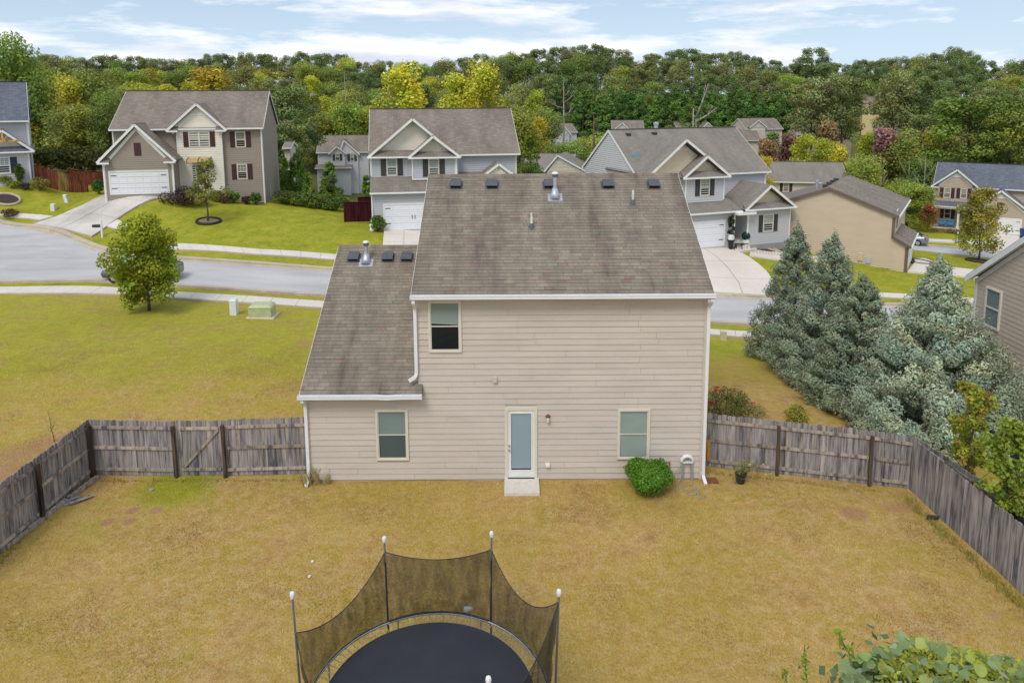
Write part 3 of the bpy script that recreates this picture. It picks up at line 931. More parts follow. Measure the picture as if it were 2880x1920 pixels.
def blind(parent, x0, x1, z0, z1, y, mat, pitch=.026, tilt=0.0):
    mb = MB()
    n = int((z1 - z0) / pitch)
    for i in range(n):
        z = z1 - (i + .5) * pitch
        d = tilt * (i / n)
        mb.hexa([(x0, y - .004, z - .012 + d), (x1, y - .004, z - .012), (x1, y + .006, z - .006), (x0, y + .006, z - .006 + d), (x0, y - .002, z - .010 + d), (x1, y - .002, z - .010), (x1, y + .008, z + .008), (x0, y + .008, z + .008 + d)])
    return mb.build('blind', mat, parent, props={'kind': 'stuff'})
def main_window(o, upper, lower, tilt=0.0):
    x0, x1, z0, z1 = o
    w = MB(); t = .062; yf, yb = YW - .058, YW + .015
    w.box(x0, x1, yf, yb, z1 - t, z1); w.box(x0, x1, yf, yb, z0, z0 + t * .9); w.box(x0, x0 + t, yf + .001, yb, z0 + t * .9, z1 - t); w.box(x1 - t, x1, yf + .001, yb, z0 + t * .9, z1 - t)
    win = w.build('window', 'cream_trim', house)
    w = MB(); a, c, e, g = x0 + t, x1 - t, z0 + t * .9, z1 - t; mz = (e + g) / 2
    s = .028
    for (zb, zt, yy) in ((mz - .02, g, YW - .028), (e, mz + .02, YW - .040)):
        w.box(a, c, yy, yy + .02, zt - s, zt); w.box(a, c, yy, yy + .02, zb, zb + s * 1.3); w.box(a, a + s, yy + .001, yy + .02, zb + s * 1.3, zt - s); w.box(c - s, c, yy + .001, yy + .02, zb + s * 1.3, zt - s)
    w.build('sash', 'cream_trim', win)
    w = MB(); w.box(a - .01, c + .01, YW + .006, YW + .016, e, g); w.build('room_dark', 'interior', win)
    for (zb, zt, yy, kind) in ((mz, g, YW - .020, upper), (e, mz, YW - .032, lower)):
        w = MB(); w.box(a + .01, c - .01, yy, yy + .004, zb + .01, zt - .01)
        w.build('pane', ('pane' if zt == g or lower == 'blind_green' else 'pane_screen') if kind else 'pane_dark', win)
    if upper and lower: blind(win, a + .01, c - .01, e + .03, g, YW - .006, upper, tilt=tilt)
    elif upper: blind(win, a + .01, c - .01, mz + .03, g, YW - .006, upper, tilt=tilt)
    return win
main_window(OPEN[0], 'blind_green', None, .05)
w1 = main_window(OPEN[1], 'blind_teal', 'blind_teal')
main_window(OPEN[2], 'blind_green', 'blind_green')
# back door
x0, x1, z0, z1 = OPEN[3]
d = MB(); t = .085; yf, yb = YW - .055, YW + .015
d.box(x0, x1, yf, yb, z1 - t, z1); d.box(x0, x0 + t, yf + .001, yb, z0, z1 - t); d.box(x1 - t, x1, yf + .001, yb, z0, z1 - t); d.box(x0 + t, x1 - t, yf - .03, yb, .02, .10)
door = d.build('door', 'cream_trim', house)
a, c, e, g = x0 + t, x1 - t, .102, z1 - t
d = MB(); gx0, gx1, gz0, gz1 = a + .10, c - .10, e + .24, g - .10; yy = YW - .02
d.box(a, c, yy, yy + .03, gz1, g); d.box(a, c, yy, yy + .03, e, gz0); d.box(a, gx0, yy + .0005, yy + .03, gz0, gz1); d.box(gx1, c, yy + .0005, yy + .03, gz0, gz1)
for q in ((gx0 - .03, gx1 + .03, gz1 - .02, gz1 + .02), (gx0 - .03, gx1 + .03, gz0 - .02, gz0 + .02)): d.box(q[0], q[1], yy - .012, yy + .002, q[2], q[3])
for q in ((gx0 - .03, gx0 + .005), (gx1 - .005, gx1 + .03)): d.box(q[0], q[1], yy - .0115, yy + .002, gz0 + .021, gz1 - .021)
d.build('door_leaf', 'white_trim', door)
d = MB(); d.box(gx0, gx1, yy + .004, yy + .008, gz0, gz1); d.build('pane', 'pane', door)
blind(door, gx0 + .01, gx1 - .01, gz0 + .05, gz1, YW + .0, 'blind_blue', .02)
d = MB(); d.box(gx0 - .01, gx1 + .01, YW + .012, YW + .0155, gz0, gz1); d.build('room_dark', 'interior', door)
for zz in (1.02, 1.17):
    d = MB(); d.tube([(a + .055, yy + .002, zz), (a + .055, yy - .03, zz), (a + .055, yy - .065, zz)], [.03, .022, .03], 12); d.build('door_knob', 'steel', door)
# roof fittings
def on_roof(E0, T, N, px, py):
    d_ = ray(px, py); t_ = np.dot(E0 - CAM, N) / np.dot(d_, N)
    return CAM + d_ * t_
def frame_box(mb, P, T, N, wx_, dn, up, h, h2=None):
    X = np.array([1, 0, 0]); h2 = h if h2 is None else h2
    A = lambda x, s, k: P + X * x + T * s + N * k
    mb.hexa([A(-wx_, -dn, 0), A(wx_, -dn, 0), A(wx_, up, 0), A(-wx_, up, 0), A(-wx_, -dn, h), A(wx_, -dn, h), A(wx_, up, h2), A(-wx_, up, h2)])
def roof_vent(E0, T, N, px, py):
    P = on_roof(E0, T, N, px, py)
    mb = MB()
    frame_box(mb, P, T, N, .24, .25, .22, .016)
    frame_box(mb, P + N * .016 + T * .01, T, N, .17, .17, .19, .10)
    # lid with turned-down edge, open louvre below its front edge
    X = np.array([1, 0, 0])
    Q = P + N * .125
    frame_box(mb, Q, T, N, .185, .205, .185, .014)
    for (xa, xb, sa, sb) in ((-.185, -.173, -.205, .185), (.173, .185, -.205, .185)):
        A = lambda x, s, k: Q + X * x + T * s + N * k
        mb.hexa([A(xa, sa, -.075), A(xb, sa, -.075), A(xb, sb, -.075), A(xa, sb, -.075), A(xa, sa, -.002), A(xb, sa, -.002), A(xb, sb, -.002), A(xa, sb, -.002)])
    v = mb.build('roof_vent', 'vent_paint', house)
    m2 = MB()
    for k in range(3):
        A = lambda x, s, kk: P + X * x + T * s + N * kk
        kk = .035 + k * .026
        m2.hexa([A(-.165, -.185, kk), A(.165, -.185, kk), A(.165, -.165, kk + .012), A(-.165, -.165, kk + .012), A(-.165, -.185, kk + .004), A(.165, -.185, kk + .004), A(.165, -.165, kk + .016), A(-.165, -.165, kk + .016)])
    m2.build('louvre', 'black_metal', v)
plain('vent_paint', (.085, .085, .095), .38, .25, 12, spec=.6)
for px in (1283, 1384, 1545, 1709, 1838): roof_vent(EA, TA, NA, px, 521)
for px in (996, 1092, 1145): roof_vent(EB, TB, NB, px, 725)
def flue(E0, T, N, px, py, h=.62):
    P = on_roof(E0, T, N, px, py)
    mb = MB(); frame_box(mb, P, T, N, .25, .22, .20, .014); fl = mb.build('flue', 'galv', house)
    mb = MB(); mb.tube([P + np.array([0, 0, -.05]), P + np.array([0, .04, .12]), P + np.array([0, .06, .34])], [.19, .15, .075], 18); mb.build('cone', 'galv', fl, smooth=True)
    mb = MB(); q = P + np.array([0, .06, .30]); mb.tube([q, q + np.array([0, 0, .30 + (h - .62)])], .062, 14); mb.tube([q + np.array([0, 0, .03]), q + np.array([0, 0, .05])], .085, 14); mb.build('pipe', 'galv', fl)
    mb = MB(); q = q + np.array([0, 0, .30 + (h - .62)]); mb.lathe(q, [(.07, 0), (.095, .01), (.10, .09), (.08, .10)], 16); mb.build('cap_band', 'lead', fl)
    mb = MB(); mb.lathe(q, [(.11, .10), (.115, .13), (.09, .165), (.03, .18)], 16); mb.build('cap', 'white_metal', fl)
flue(EA, TA, NA, 1561, 556, .72); flue(EB, TB, NB, 1030, 738, .62)
def vent_pipe(E0, T, N, px, py, h=.36):
    P = on_roof(E0, T, N, px, py)
    mb = MB(); frame_box(mb, P, T, N, .11, .13, .08, .012); mb.tube([P + np.array([0, 0, -.03]), P + np.array([0, .03, .13])], [.085, .045], 14); o = mb.build('vent_boot', 'lead', house)
    mb = MB(); mb.tube([P + np.array([0, .02, .08]), P + np.array([0, .02, h + .08])], .036, 12); mb.build('vent_pipe', 'pvc', o)
plain('pvc', (.72, .71, .68), .5, .35, 16)
vent_pipe(EA, TA, NA, 1495, 640, .40); vent_pipe(EA, TA, NA, 1780, 573, .38)
# wall fittings
xx, zz = wx(1392, 1066); mb = MB(); mb.box(xx - .06, xx + .06, YW - .09, YW - .005, zz - .075, zz + .075); mb.box(xx - .075, xx + .075, YW - .022, YW - .004, zz - .09, zz + .09); mb.build('wall_box', 'siding_main', house)
xx, zz = wx(1540, 1304); mb = MB(); mb.box(xx - .075, xx + .075, YW - .03, YW - .004, zz - .06, zz + .06); mb.hexa([(xx - .06, YW - .11, zz - .05), (xx + .06, YW - .11, zz - .05), (xx + .06, YW - .03, zz - .05), (xx - .06, YW - .03, zz - .05), (xx - .06, YW - .09, zz + .01), (xx + .06, YW - .09, zz + .01), (xx + .06, YW - .03, zz + .055), (xx - .06, YW - .03, zz + .055)]); mb.build('dryer_vent', 'cream_trim', house)
xx, zz = wx(1541, 1170); mb = MB(); mb.tube([(xx, YW - .01, zz), (xx, YW - .04, zz), (xx, YW - .09, zz)], [.075, .07, .045], 14); lt = mb.build('wall_light', 'red_rust', house)
mb = MB(); mb.lathe((xx, YW - .10, zz - .17), [(.02, 0), (.045, .03), (.05, .12), (.045, .15)], 14); mb.build('glass_jar', 'cream_trim', lt)
xx, zz = wx(1881, 1300); mb = MB(); mb.tube([(xx, YW, zz), (xx, YW - .10, zz), (xx, YW - .13, zz - .05)], .015, 8); mb.tube([(xx - .03, YW - .08, zz + .05), (xx + .03, YW - .08, zz + .05)], .018, 8); mb.build('spigot', 'red_rust', house)

# ------------------------------------------------------------------ fences, gate (every picket a piece)
def picket_mesh(h, w, seed):
    rd = random.Random(seed)
    mb = MB(); t = .009; c = .028
    prof = [(-w / 2, 0), (w / 2, 0), (w / 2, h - c), (w / 2 - c, h), (-w / 2 + c, h), (-w / 2, h - c)]
    mb.prism([(x_, -t, z_ + rd.uniform(-.003, .003)) for x_, z_ in prof], (0, 2 * t, 0))
    o = mb.build('picket', 'fence_wood'); me = o.data; bpy.data.objects.remove(o)
    return me
PK = [picket_mesh(1.83, .1455, k) for k in range(4)]
def fence(label, A, B, inner, hA=1.83, hB=1.83, posts=None, rails=True, end_post=(True, True), name='wooden_fence', group=None, pick=True, skip=None, zoff=0.0):
    """pickets on line A-B; rails and posts on the side 'inner' (+1 = left of A->B)"""
    A, B = np.array(A, float), np.array(B, float)
    d = B - A; L = np.linalg.norm(d); d /= L; nrm = np.array([-d[1], d[0]]) * inner
    ang = math.atan2(d[1], d[0])
    root = thing(name, label, 'fence', (A[0], A[1], tz(*A)), group)
    n = int(L / .146)
    for i in range(n):
        s = (i + .5) * L / n; P = A + d * s
        h = hA + (hB - hA) * s / L
        o = bpy.data.objects.new('picket', PK[random.randrange(4)]); col.objects.link(o)
        o.location = (P[0] - nrm[0] * random.uniform(0, .006), P[1] - nrm[1] * random.uniform(0, .006), tz(*P) + zoff + random.uniform(-.015, .015))
        o.rotation_euler = (random.uniform(-.006, .006), random.uniform(-.008, .008), ang)
        o.scale = (random.uniform(.97, 1.0), 1, h / 1.83 * random.uniform(.99, 1.008))
        adopt(o, root)
    posts = posts if posts is not None else [0, 1]
    pp = [A + d * L * t for t in posts]
    for P in pp:
        Q = P + nrm * .11; z = tz(*P) + zoff
        h = hA + (hB - hA) * np.dot(P - A, d) / L
        mb = MB(); ax = np.array([*d, 0]); ay = np.array([*nrm, 0]); k = .046
        c0 = np.array([Q[0], Q[1], z - .2]); up = np.array([random.uniform(-.02, .02), random.uniform(-.02, .02), h + .2 - .12])
        lo = [c0 - ax * k - ay * k, c0 + ax * k - ay * k, c0 + ax * k + ay * k, c0 - ax * k + ay * k]
        mb.hexa(lo + [p + up for p in lo]); mb.build('post', 'post_wood', root, loc=tuple(c0))
    if rails:
        cut = sorted(set([0.0] + list(posts) + [1.0]))
        for t0, t1 in zip(cut, cut[1:]):
            if (t1 - t0) * L < .3: continue
            P, Q = A + d * L * t0 + nrm * .031, A + d * L * t1 + nrm * .031
            g = .05 / L
            for hr in (.22, .93, 1.60):
                a = np.array([*P, tz(*P) + zoff + hr * (hA + (hB - hA) * t0) / 1.83]); c = np.array([*Q, tz(*Q) + zoff + hr * (hA + (hB - hA) * t1) / 1.83])
                if hr < 1: dd = (c - a) / np.linalg.norm(c - a); a = a + dd * .05; c = c - dd * .05
                mb = MB(); mb.bar(a, c, .042, .09); mb.build('rail', 'rail_wood', root, loc=tuple(a))
    return root
cL = atz(262, 1334, 0)[:2]; gA = atz(505, 1339, 0)[:2]; gB = atz(633, 1338, 0)[:2]; hL = np.array([XL - .05, gB[1] + .12])
fence('weathered grey picket fence along the yard side, running from its corner past the plank pile', (-13.62, 8.0), (cL[0], cL[1]), -1, posts=[0, .2, .4, .61, .81, .99])
fence('weathered grey picket fence between the yard corner post and the braced gate', cL, gA, -1, posts=[.012, .985])
fence('short grey picket fence between the braced gate and the side wing downspout', gB, hL, -1, posts=[.02, .975], hA=1.86, hB=1.88)
cR = atz(2450, 1362, 0)[:2]; bR = atz(2556, 1372, 0)[:2]; eR = atz(2880, 1672, 0)[:2]; hR = np.array([XR + .08, 21.35])
fence('weathered grey picket fence between the tall downspout and the blue-green conifers', hR, cR, -1, posts=[.04, .47, .985], hA=1.78, hB=1.72)
fence('short angled grey picket fence joining two fence runs beside the conifers', cR, bR, -1, posts=[], hA=1.72, hB=1.66)
dd = (np.array(eR) - bR); eR2 = bR + dd / np.linalg.norm(dd) * 12.5
fence('long grey picket fence showing its smooth board face, beside the conifers', bR, eR2, 1, posts=[0, .2, .4, .6, .8], hA=1.66, hB=1.72, zoff=-.02)
# the neighbour's own fence just behind
fence('second grey picket fence behind the long one, next to the orange-leaved sapling', bR + np.array([.35, .35]), eR2 + np.array([1.35, 0]), -1, hA=1.5, hB=1.6, posts=[.1, .3, .5, .7])
# gate
gd = gB - gA; gl = np.linalg.norm(gd); gd /= gl; gn = np.array([gd[1], -gd[0]])
gate = thing('gate', 'grey picket gate with a diagonal brace in the yard fence', 'gate', (gA[0], gA[1], 0))
n = int(gl / .146)
for i in range(n):
    P = gA + gd * ((i + .5) * gl / n)
    o = bpy.data.objects.new('picket', PK[i % 4]); col.objects.link(o)
    o.location = (P[0], P[1], .03 + random.uniform(-.01, .01)); o.rotation_euler = (0, random.uniform(-.006, .006), math.atan2(gd[1], gd[0])); o.scale = (1, 1, random.uniform(.985, 1.0)); adopt(o, gate)
def g3(s, h, k=.031): P = gA + gd * s + gn * k; return np.array([P[0], P[1], h])
for h in (.25, 1.60):
    mb = MB(); mb.bar(g3(.09, h), g3(gl - .09, h), .038, .088); mb.build('rail', 'rail_wood', gate)
mb = MB(); mb.bar(g3(.16, .31, .036), g3(gl - .12, 1.55, .036), .036, .088); mb.build('brace', 'rail_wood', gate)
# plank pile and landscape timbers by the fence
pp = atz(215, 1408, 0)
for i in range(4):
    a = np.array([pp[0] - .55 + i * .07, pp[1] - .30 + i * .02, .03 + .03 * (i % 2)]); c = a + np.array([.46 - .06 * (i % 2), .44, .0])
    a[0] += i * .10; c[0] += i * .10
    mb = MB(); mb.bar(a, c, .11, .03); o = mb.build('plank', 'fence_wood', loc=tuple(a))
    tag(o, 'short grey plank lying in the small pile by the fence', 'plank', 'planks in the pile by the fence')
for (a, c, lb) in (((-13.35, 17.2), (-13.12, 19.4), 'long grey timber lying along the foot of the fence'), ((-13.12, 19.5), (-12.95, 20.7), 'short grey timber lying at the foot of the corner post')):
    mb = MB(); mb.bar((*a, .07), (*c, .07), .12, .12); tag(mb.build('timber', 'rail_wood', loc=(*a, 0)), lb, 'timber')
# step slab at the door
mb = MB(); s0 = atz(1419, 1402, .0); x0 = wx(1419, 1350)[0]; x1 = wx(1515, 1350)[0]
mb.box(x0, x1, 19.62, YW - .02, -.05, .10); tag(mb.build('door_step', 'walk_concrete', loc=((x0 + x1) / 2, 20, 0)), 'low concrete step below the back door', 'step')

# ------------------------------------------------------------------ neighbouring houses, measured on their own wall planes
class Hs:
    def __init__(s, name, label, px, py, Y, yaw, group=None, sink=0.0):
        s.O = aty(px, py, Y); s.O[2] -= sink
        a = R(yaw)
        s.ua = np.array([math.cos(a), math.sin(a), 0]); s.va = np.array([-math.sin(a), math.cos(a), 0])
        s.root = thing(name, label, 'house', tuple(s.O), group, a)
    def uz(s, px, py, v=0.0):
        d = ray(px, py); k = np.dot(s.O + s.va * v - CAM, s.va) / np.dot(d, s.va)
        P = CAM + d * k - s.O
        return float(np.dot(P, s.ua)), float(P[2])
    def add(s, mb, name, mat, par=None, smooth=False, props=None):
        o = mb.build(name, mat, smooth=smooth, props=props); o.parent = par or s.root
        return o
    def lap(s, poly, mat, v=0.0, name='wall', expo=.19, side=None, par=None):
        """lap boards filling a convex polygon of (a, z); side: None front wall (faces -v), 'R'/'L' wall at u=v"""
        mb = MB()
        zs = [p[1] for p in poly]; z0, zt = min(zs), max(zs)
        if side is None: f3 = lambda a, z, o: (a, v - o, z)
        elif side == 'R': f3 = lambda a, z, o: (v + o, a, z)
        else: f3 = lambda a, z, o: (v - o, a, z)
        def span(z):
            xs = []
            for (a0, b0), (a1, b1) in zip(poly, poly[1:] + poly[:1]):
                if b0 == b1:
                    if abs(b0 - z) < 1e-6: xs += [a0, a1]
                    continue
                t = (z - b0) / (b1 - b0)
                if -1e-9 <= t <= 1 + 1e-9: xs.append(a0 + t * (a1 - a0))
            return (min(xs), max(xs)) if xs else None
        z = z0
        while z < zt - .01:
            z2 = min(z + expo, zt)
            s0, s1 = span(z + 1e-4), span(z2 - 1e-4)
            if s0 and s1:
                A, B, C, D = f3(s0[0], z, .052), f3(s0[1], z, .052), f3(s1[1], z2, .002), f3(s1[0], z2, .002)
                E, G = f3(s0[0], z, 0), f3(s0[1], z, 0)
                if side == 'R' or side is None: mb.poly([A, B, C, D]); mb.poly([E, G, B, A])
                else: mb.poly([B, A, D, C]); mb.poly([G, E, A, B])
            z = z2
        return s.add(mb, name, mat, par)
    def roof(s, u0, u1, ve, ze, vr, zr, mat, vb=None, trim='white_trim', name='roof', gut=True, zb=None):
        mb = MB(); vb = 2 * vr - ve if vb is None else vb
        mb.slab([(u0, ve, ze), (u1, ve, ze), (u1, vr, zr), (u0, vr, zr)], .12)
        mb.slab([(u1, vb, ze if zb is None else zb), (u0, vb, ze if zb is None else zb), (u0, vr, zr), (u1, vr, zr)], .12)
        rf = s.add(mb, name, mat)
        for u in (u0 - .012, u1 + .012):
            mb = MB()
            mb.bar((u, ve, ze - .12), (u, vr, zr - .12), .03, .2, (1, 0, 0) if False else (0, 0, 1)); mb.bar((u, vr, zr - .12), (u, vb, ze - .12), .03, .2)
            s.add(mb, 'rake_board', trim, rf)
        if gut:
            mb = MB(); mb.box(u0, u1, ve - .11, ve + .01, ze - .16, ze - .02); s.add(mb, 'gutter', 'white_metal', rf)
        mb = MB(); mb.bar((u0, vr, zr + .015), (u1, vr, zr + .015), .26, .04); s.add(mb, 'ridge_cap', mat, rf)
        return rf
    def gable(s, pl, pa, pr, v, back, wallmat, roofmat, trim='white_trim', vent=True, oh=.32, zlow=None, infill=True, rake=.20, uv=None, expo=.19, name='roof'):
        (ul, zl), (ua, za), (ur, zr) = (s.uz(*pl, v), s.uz(*pa, v), s.uz(*pr, v)) if uv is None else uv
        ze = min(zl, zr) if abs(zl - zr) < .5 else (zl + zr) / 2
        mb = MB()
        mb.slab([(ul, v + back, ze), (ul, v, ze), (ua, v, za), (ua, v + back, za)], .11)
        mb.slab([(ur, v, ze), (ur, v + back, ze), (ua, v + back, za), (ua, v, za)], .11)
        rf = s.add(mb, name, roofmat)
        for (a0, b0) in ((ul, ze), (ur, ze)):
            mb = MB(); mb.bar((a0, v - .02, b0 - .11), (ua, v - .02, za - .11), .035, rake); s.add(mb, 'rake_board', trim, rf)
            sg = 1 if a0 < ua else -1
            mb = MB(); k = .45 * oh / .32   # frieze under the soffit against the wall
            mb.bar((a0 + sg * .42, v + oh - .045, b0 - .33 + .0), (ua, v + oh - .045, za - .46), .03, .22); s.add(mb, 'frieze_board', trim, rf)
        sl = (za - ze) / ((ur - ul) / 2)
        if infill:
            zi = ze - .08 if zlow is None else zlow
            ui = .34
            top = za - .25
            bl, br = ul + ui, ur - ui
            zside = ze + ui * sl - .25
            poly = [(bl, zi), (br, zi), (br, max(zi + .01, zside)), (ua, top), (bl, max(zi + .01, zside))]
            s.lap(poly, wallmat, v + oh, 'gable_wall', expo, par=None)
            if vent:
                mb = MB(); wv = .62; zt = za - .42
                mb.poly([(ua - wv, v + oh - .05, zt - wv * sl * .9), (ua + wv, v + oh - .05, zt - wv * sl * .9), (ua, v + oh - .05, zt)])
                g = s.add(mb, 'gable_vent', trim)
                for k in range(4):
                    z = zt - wv * sl * .9 + .06 + k * .13; w = (zt - z) / sl / .9 - .05
                    if w > .06:
                        mb = MB(); mb.hexa([(ua - w, v + oh - .10, z), (ua + w, v + oh - .10, z), (ua + w, v + oh - .055, z + .05), (ua - w, v + oh - .055, z + .05), (ua - w, v + oh - .10, z + .02), (ua + w, v + oh - .10, z + .02), (ua + w, v + oh - .055, z + .07), (ua - w, v + oh - .055, z + .07)])
                        s.add(mb, 'louvre', trim, g)
                mb = MB(); mb.box(ua - wv * 1.12, ua + wv * 1.12, v + oh - .075, v + oh - .03, zt - wv * sl * .9 - .16, zt - wv * sl * .9 - .005); s.add(mb, 'vent_sill', trim, g)
        return dict(ul=ul, ur=ur, ua=ua, ze=ze, za=za, rf=rf)
    def pent(s, u0, u1, v, z0, z1, depth, mat):
        """small skirt roof across a gable or above a storey"""
        mb = MB(); mb.slab([(u0, v - depth, z0), (u1, v - depth, z0), (u1, v, z1), (u0, v, z1)], .08)
        rf = s.add(mb, 'skirt_roof', mat)
        mb = MB(); mb.box(u0 - .02, u1 + .02, v - depth - .10, v - depth + .01, z0 - .15, z0 - .015); s.add(mb, 'gutter', 'white_metal', rf)
        return rf
    def window(s, x0, x1, y0, y1, v=0.0, shut='charcoal', kinds=('blind_green', None), grid=False, sw=.42, trim='cream_trim', double=False):
        yc, xc = (y0 + y1) / 2, (x0 + x1) / 2
        a, c = s.uz(x0, yc, v)[0], s.uz(x1, yc, v)[0]; zt, zb = s.uz(xc, y0, v)[1], s.uz(xc, y1, v)[1]
        return s.window_uz(a, c, zb, zt, v, shut, kinds, grid, sw, trim, double)
    def window_uz(s, a, c, zb, zt, v, shut, kinds, grid, sw, trim, double=False):
        t = .09; y0, y1 = v - .085, v + .0
        mb = MB(); mb.box(a, c, y0, y1, zt - t, zt); mb.box(a, c, y0, y1, zb, zb + t); mb.box(a, a + t, y0 + .002, y1, zb + t, zt - t); mb.box(c - t, c, y0 + .002, y1, zb + t, zt - t)
        zm = (zb + zt) / 2; mb.box(a + t, c - t, y0 + .006, y1, zm - .035, zm + .035)
        if double: mb.box((a + c) / 2 - .06, (a + c) / 2 + .06, y0 + .001, y1, zb + t, zt - t)
        w = s.add(mb, 'window', trim)
        for (q0, q1, kd) in ((zm + .035, zt - t, kinds[0]), (zb + t, zm - .035, kinds[1])):
            mb = MB(); mb.box(a + t, c - t, y0 + .045, y0 + .05, q0, q1); s.add(mb, 'pane', ('pane' if q1 > zm + .1 else 'pane_screen') if kd else 'pane_dark', w)
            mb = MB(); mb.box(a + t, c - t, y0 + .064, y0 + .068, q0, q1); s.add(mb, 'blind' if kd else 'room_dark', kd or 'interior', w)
        if grid:
            mb = MB()
            for k in (1, 2): u = a + t + (c - a - 2 * t) * k / 3; mb.box(u - .015, u + .015, y0 + .03, y0 + .046, zm + .035, zt - t)
            z = (zm + zt) / 2 - .03; mb.box(a + t, c - t, y0 + .0305, y0 + .0465, z - .015, z + .015)
            s.add(mb, 'muntin', trim, w)
        if shut:
            for sg in (-1, 1):
                e0 = (a - .03 - sw) if sg < 0 else (c + .03)
                mb = MB(); mb.box(e0, e0 + sw, v - .075, v - .028, zb + .02, zt - .02)
                for (q0, q1) in ((zb + .10, zm - .06), (zm + .06, zt - .10)): mb.box(e0 + .07, e0 + sw - .07, v - .088, v - .074, q0, q1)
                s.add(mb, 'shutter', shut)
        return w
    def garage(s, x0, x1, y0, y1, v=0.0, hinges=(1, 1), handles=False, ub=None):
        yc, xc = (y0 + y1) / 2, (x0 + x1) / 2
        a, c = s.uz(x0, yc, v)[0], s.uz(x1, yc, v)[0]; zt, zb = s.uz(xc, y0, v)[1], s.uz(xc, y1, v)[1]
        if ub: a, c = ub
        mb = MB(); t = .12
        mb.box(a - t, c + t, v - .07, v, zt, zt + t); mb.box(a - t, a, v - .068, v, zb, zt); mb.box(c, c + t, v - .068, v, zb, zt)
        g = s.add(mb, 'garage_door', 'white_trim')
        n = 4
        for i in range(n):
            q0, q1 = zb + (zt - zb) * i / n + .003, zb + (zt - zb) * (i + 1) / n - .003
            mb = MB(); mb.box(a, c, v - .045, v - .01, q0, q1)
            k = max(2, int((c - a) / .62))
            for j in range(k):
                e0, e1 = a + (c - a) * j / k + .06, a + (c - a) * (j + 1) / k - .06
                mb.box(e0, e1, v - .049, v - .044, q0 + .09, q1 - .09)
            s.add(mb, 'panel', 'door_white', g)
        for (on, u0) in ((hinges[0], a + .06), (hinges[1], c - .50)):
            if on:
                for z in (zt - .30, zb + .55):
                    mb = MB(); mb.box(u0, u0 + .44, v - .068, v - .054, z - .03, z + .03); s.add(mb, 'strap_hinge', 'black_metal', g)
        if handles:
            for u in ((a + c) / 2 - .12, (a + c) / 2 + .12):
                mb = MB(); mb.box(u - .02, u + .02, v - .085, v - .054, (zb + zt) / 2 - .18, (zb + zt) / 2 + .18); s.add(mb, 'handle', 'black_metal', g)
        return g
    def corner(s, u, v, z0, z1, w=.11, mat='white_trim'):
        mb = MB(); mb.box(u - w / 2, u + w / 2, v - .035, v + .06, z0, z1); return s.add(mb, 'corner_board', mat)
    def spout(s, u, v, z0, z1, mat='white_metal', foot=True):
        mb = MB(); mb.bar((u, v - .30, z1), (u, v - .08, z1 - .35), .10, .08); mb.bar((u, v - .08, z1 - .32), (u, v - .08, z0), .10, .08, (0, 1, 0))
        if foot: mb.bar((u, v - .08, z0 + .05), (u + .02, v - .5, z0 - .05), .10, .08)
        return s.add(mb, 'downspout', mat)
    def core(s, u0, u1, v0, v1, z0, z1, mat):
        mb = MB(); mb.box(u0, u1, v0, v1, z0, z1); return s.add(mb, 'wall_core', mat)
SK = -1.6      # walls run down into the ground

# ---- A: taupe house with brown shutters, left
h = Hs('house', 'taupe two-storey house with maroon shutters and a cream shingled centre gable', 748, 571, 65.5, 11)
uR = h.uz(738, 400)[0]; uRb = 0.0
uL = h.uz(311, 361)[0] + .1
ze = h.uz(520, 361, -.45)[1]; zr = h.uz(560, 255, 5.2)[1]
eL, eR_ = h.uz(305, 361, -.45)[0], h.uz(740, 365, -.45)[0]
h.core(uL, uR, .03, 10.2, SK, ze - .1, 'siding_taupe')
h.lap([(uL, SK), (uR, SK), (uR, ze - .05), (uL, ze - .05)], 'siding_taupe')
h.lap([(0, SK), (10.2, SK), (10.2, ze - .05), (5.1, zr - .2), (0, ze - .05)], 'siding_taupe', uR, side='R')
h.roof(eL, eR_, -.45, ze, 5.1, zr, 'roof_tan')
h.corner(uR - .03, -.03, -.3, ze - .2); h.corner(uL + .05, -.03, 1, ze - .2); h.spout(uR - .06, 0, -.35, ze - .1)
# cream bay
b0, b1 = h.uz(500, 420, -.35)[0], h.uz(626, 440, -.35)[0]
h.core(b0, b1, -.30, .2, SK, ze - .12, 'shake_cream')
h.lap([(b0, SK), (b1, SK), (b1, ze - .1), (b0, ze - .1)], 'shake_cream', -.32, expo=.21)
h.corner(b0, -.34, 0, ze - .15); h.corner(b1, -.34, 0, ze - .15)
g = h.gable((466, 363), (551, 290), (637, 364), -.75, 5.2, 'shake_cream', 'roof_tan', oh=.42)
for (q0, q1) in ((g['ul'] + .1, g['ul'] + .95), (g['ur'] - .95, g['ur'] - .1)): h.pent(q0, q1, -.32, g['ze'] - .05, g['ze'] + .35, .42, 'roof_tan')
h.window(531, 590, 370, 414, -.32, 'maroon', ('blind_green', 'blind_green'), double=True)
h.window(662, 691, 370, 415, 0, 'maroon', ('blind_green', None))
h.window(667, 696, 461, 505, 0, 'maroon', ('blind_teal', None), grid=True)
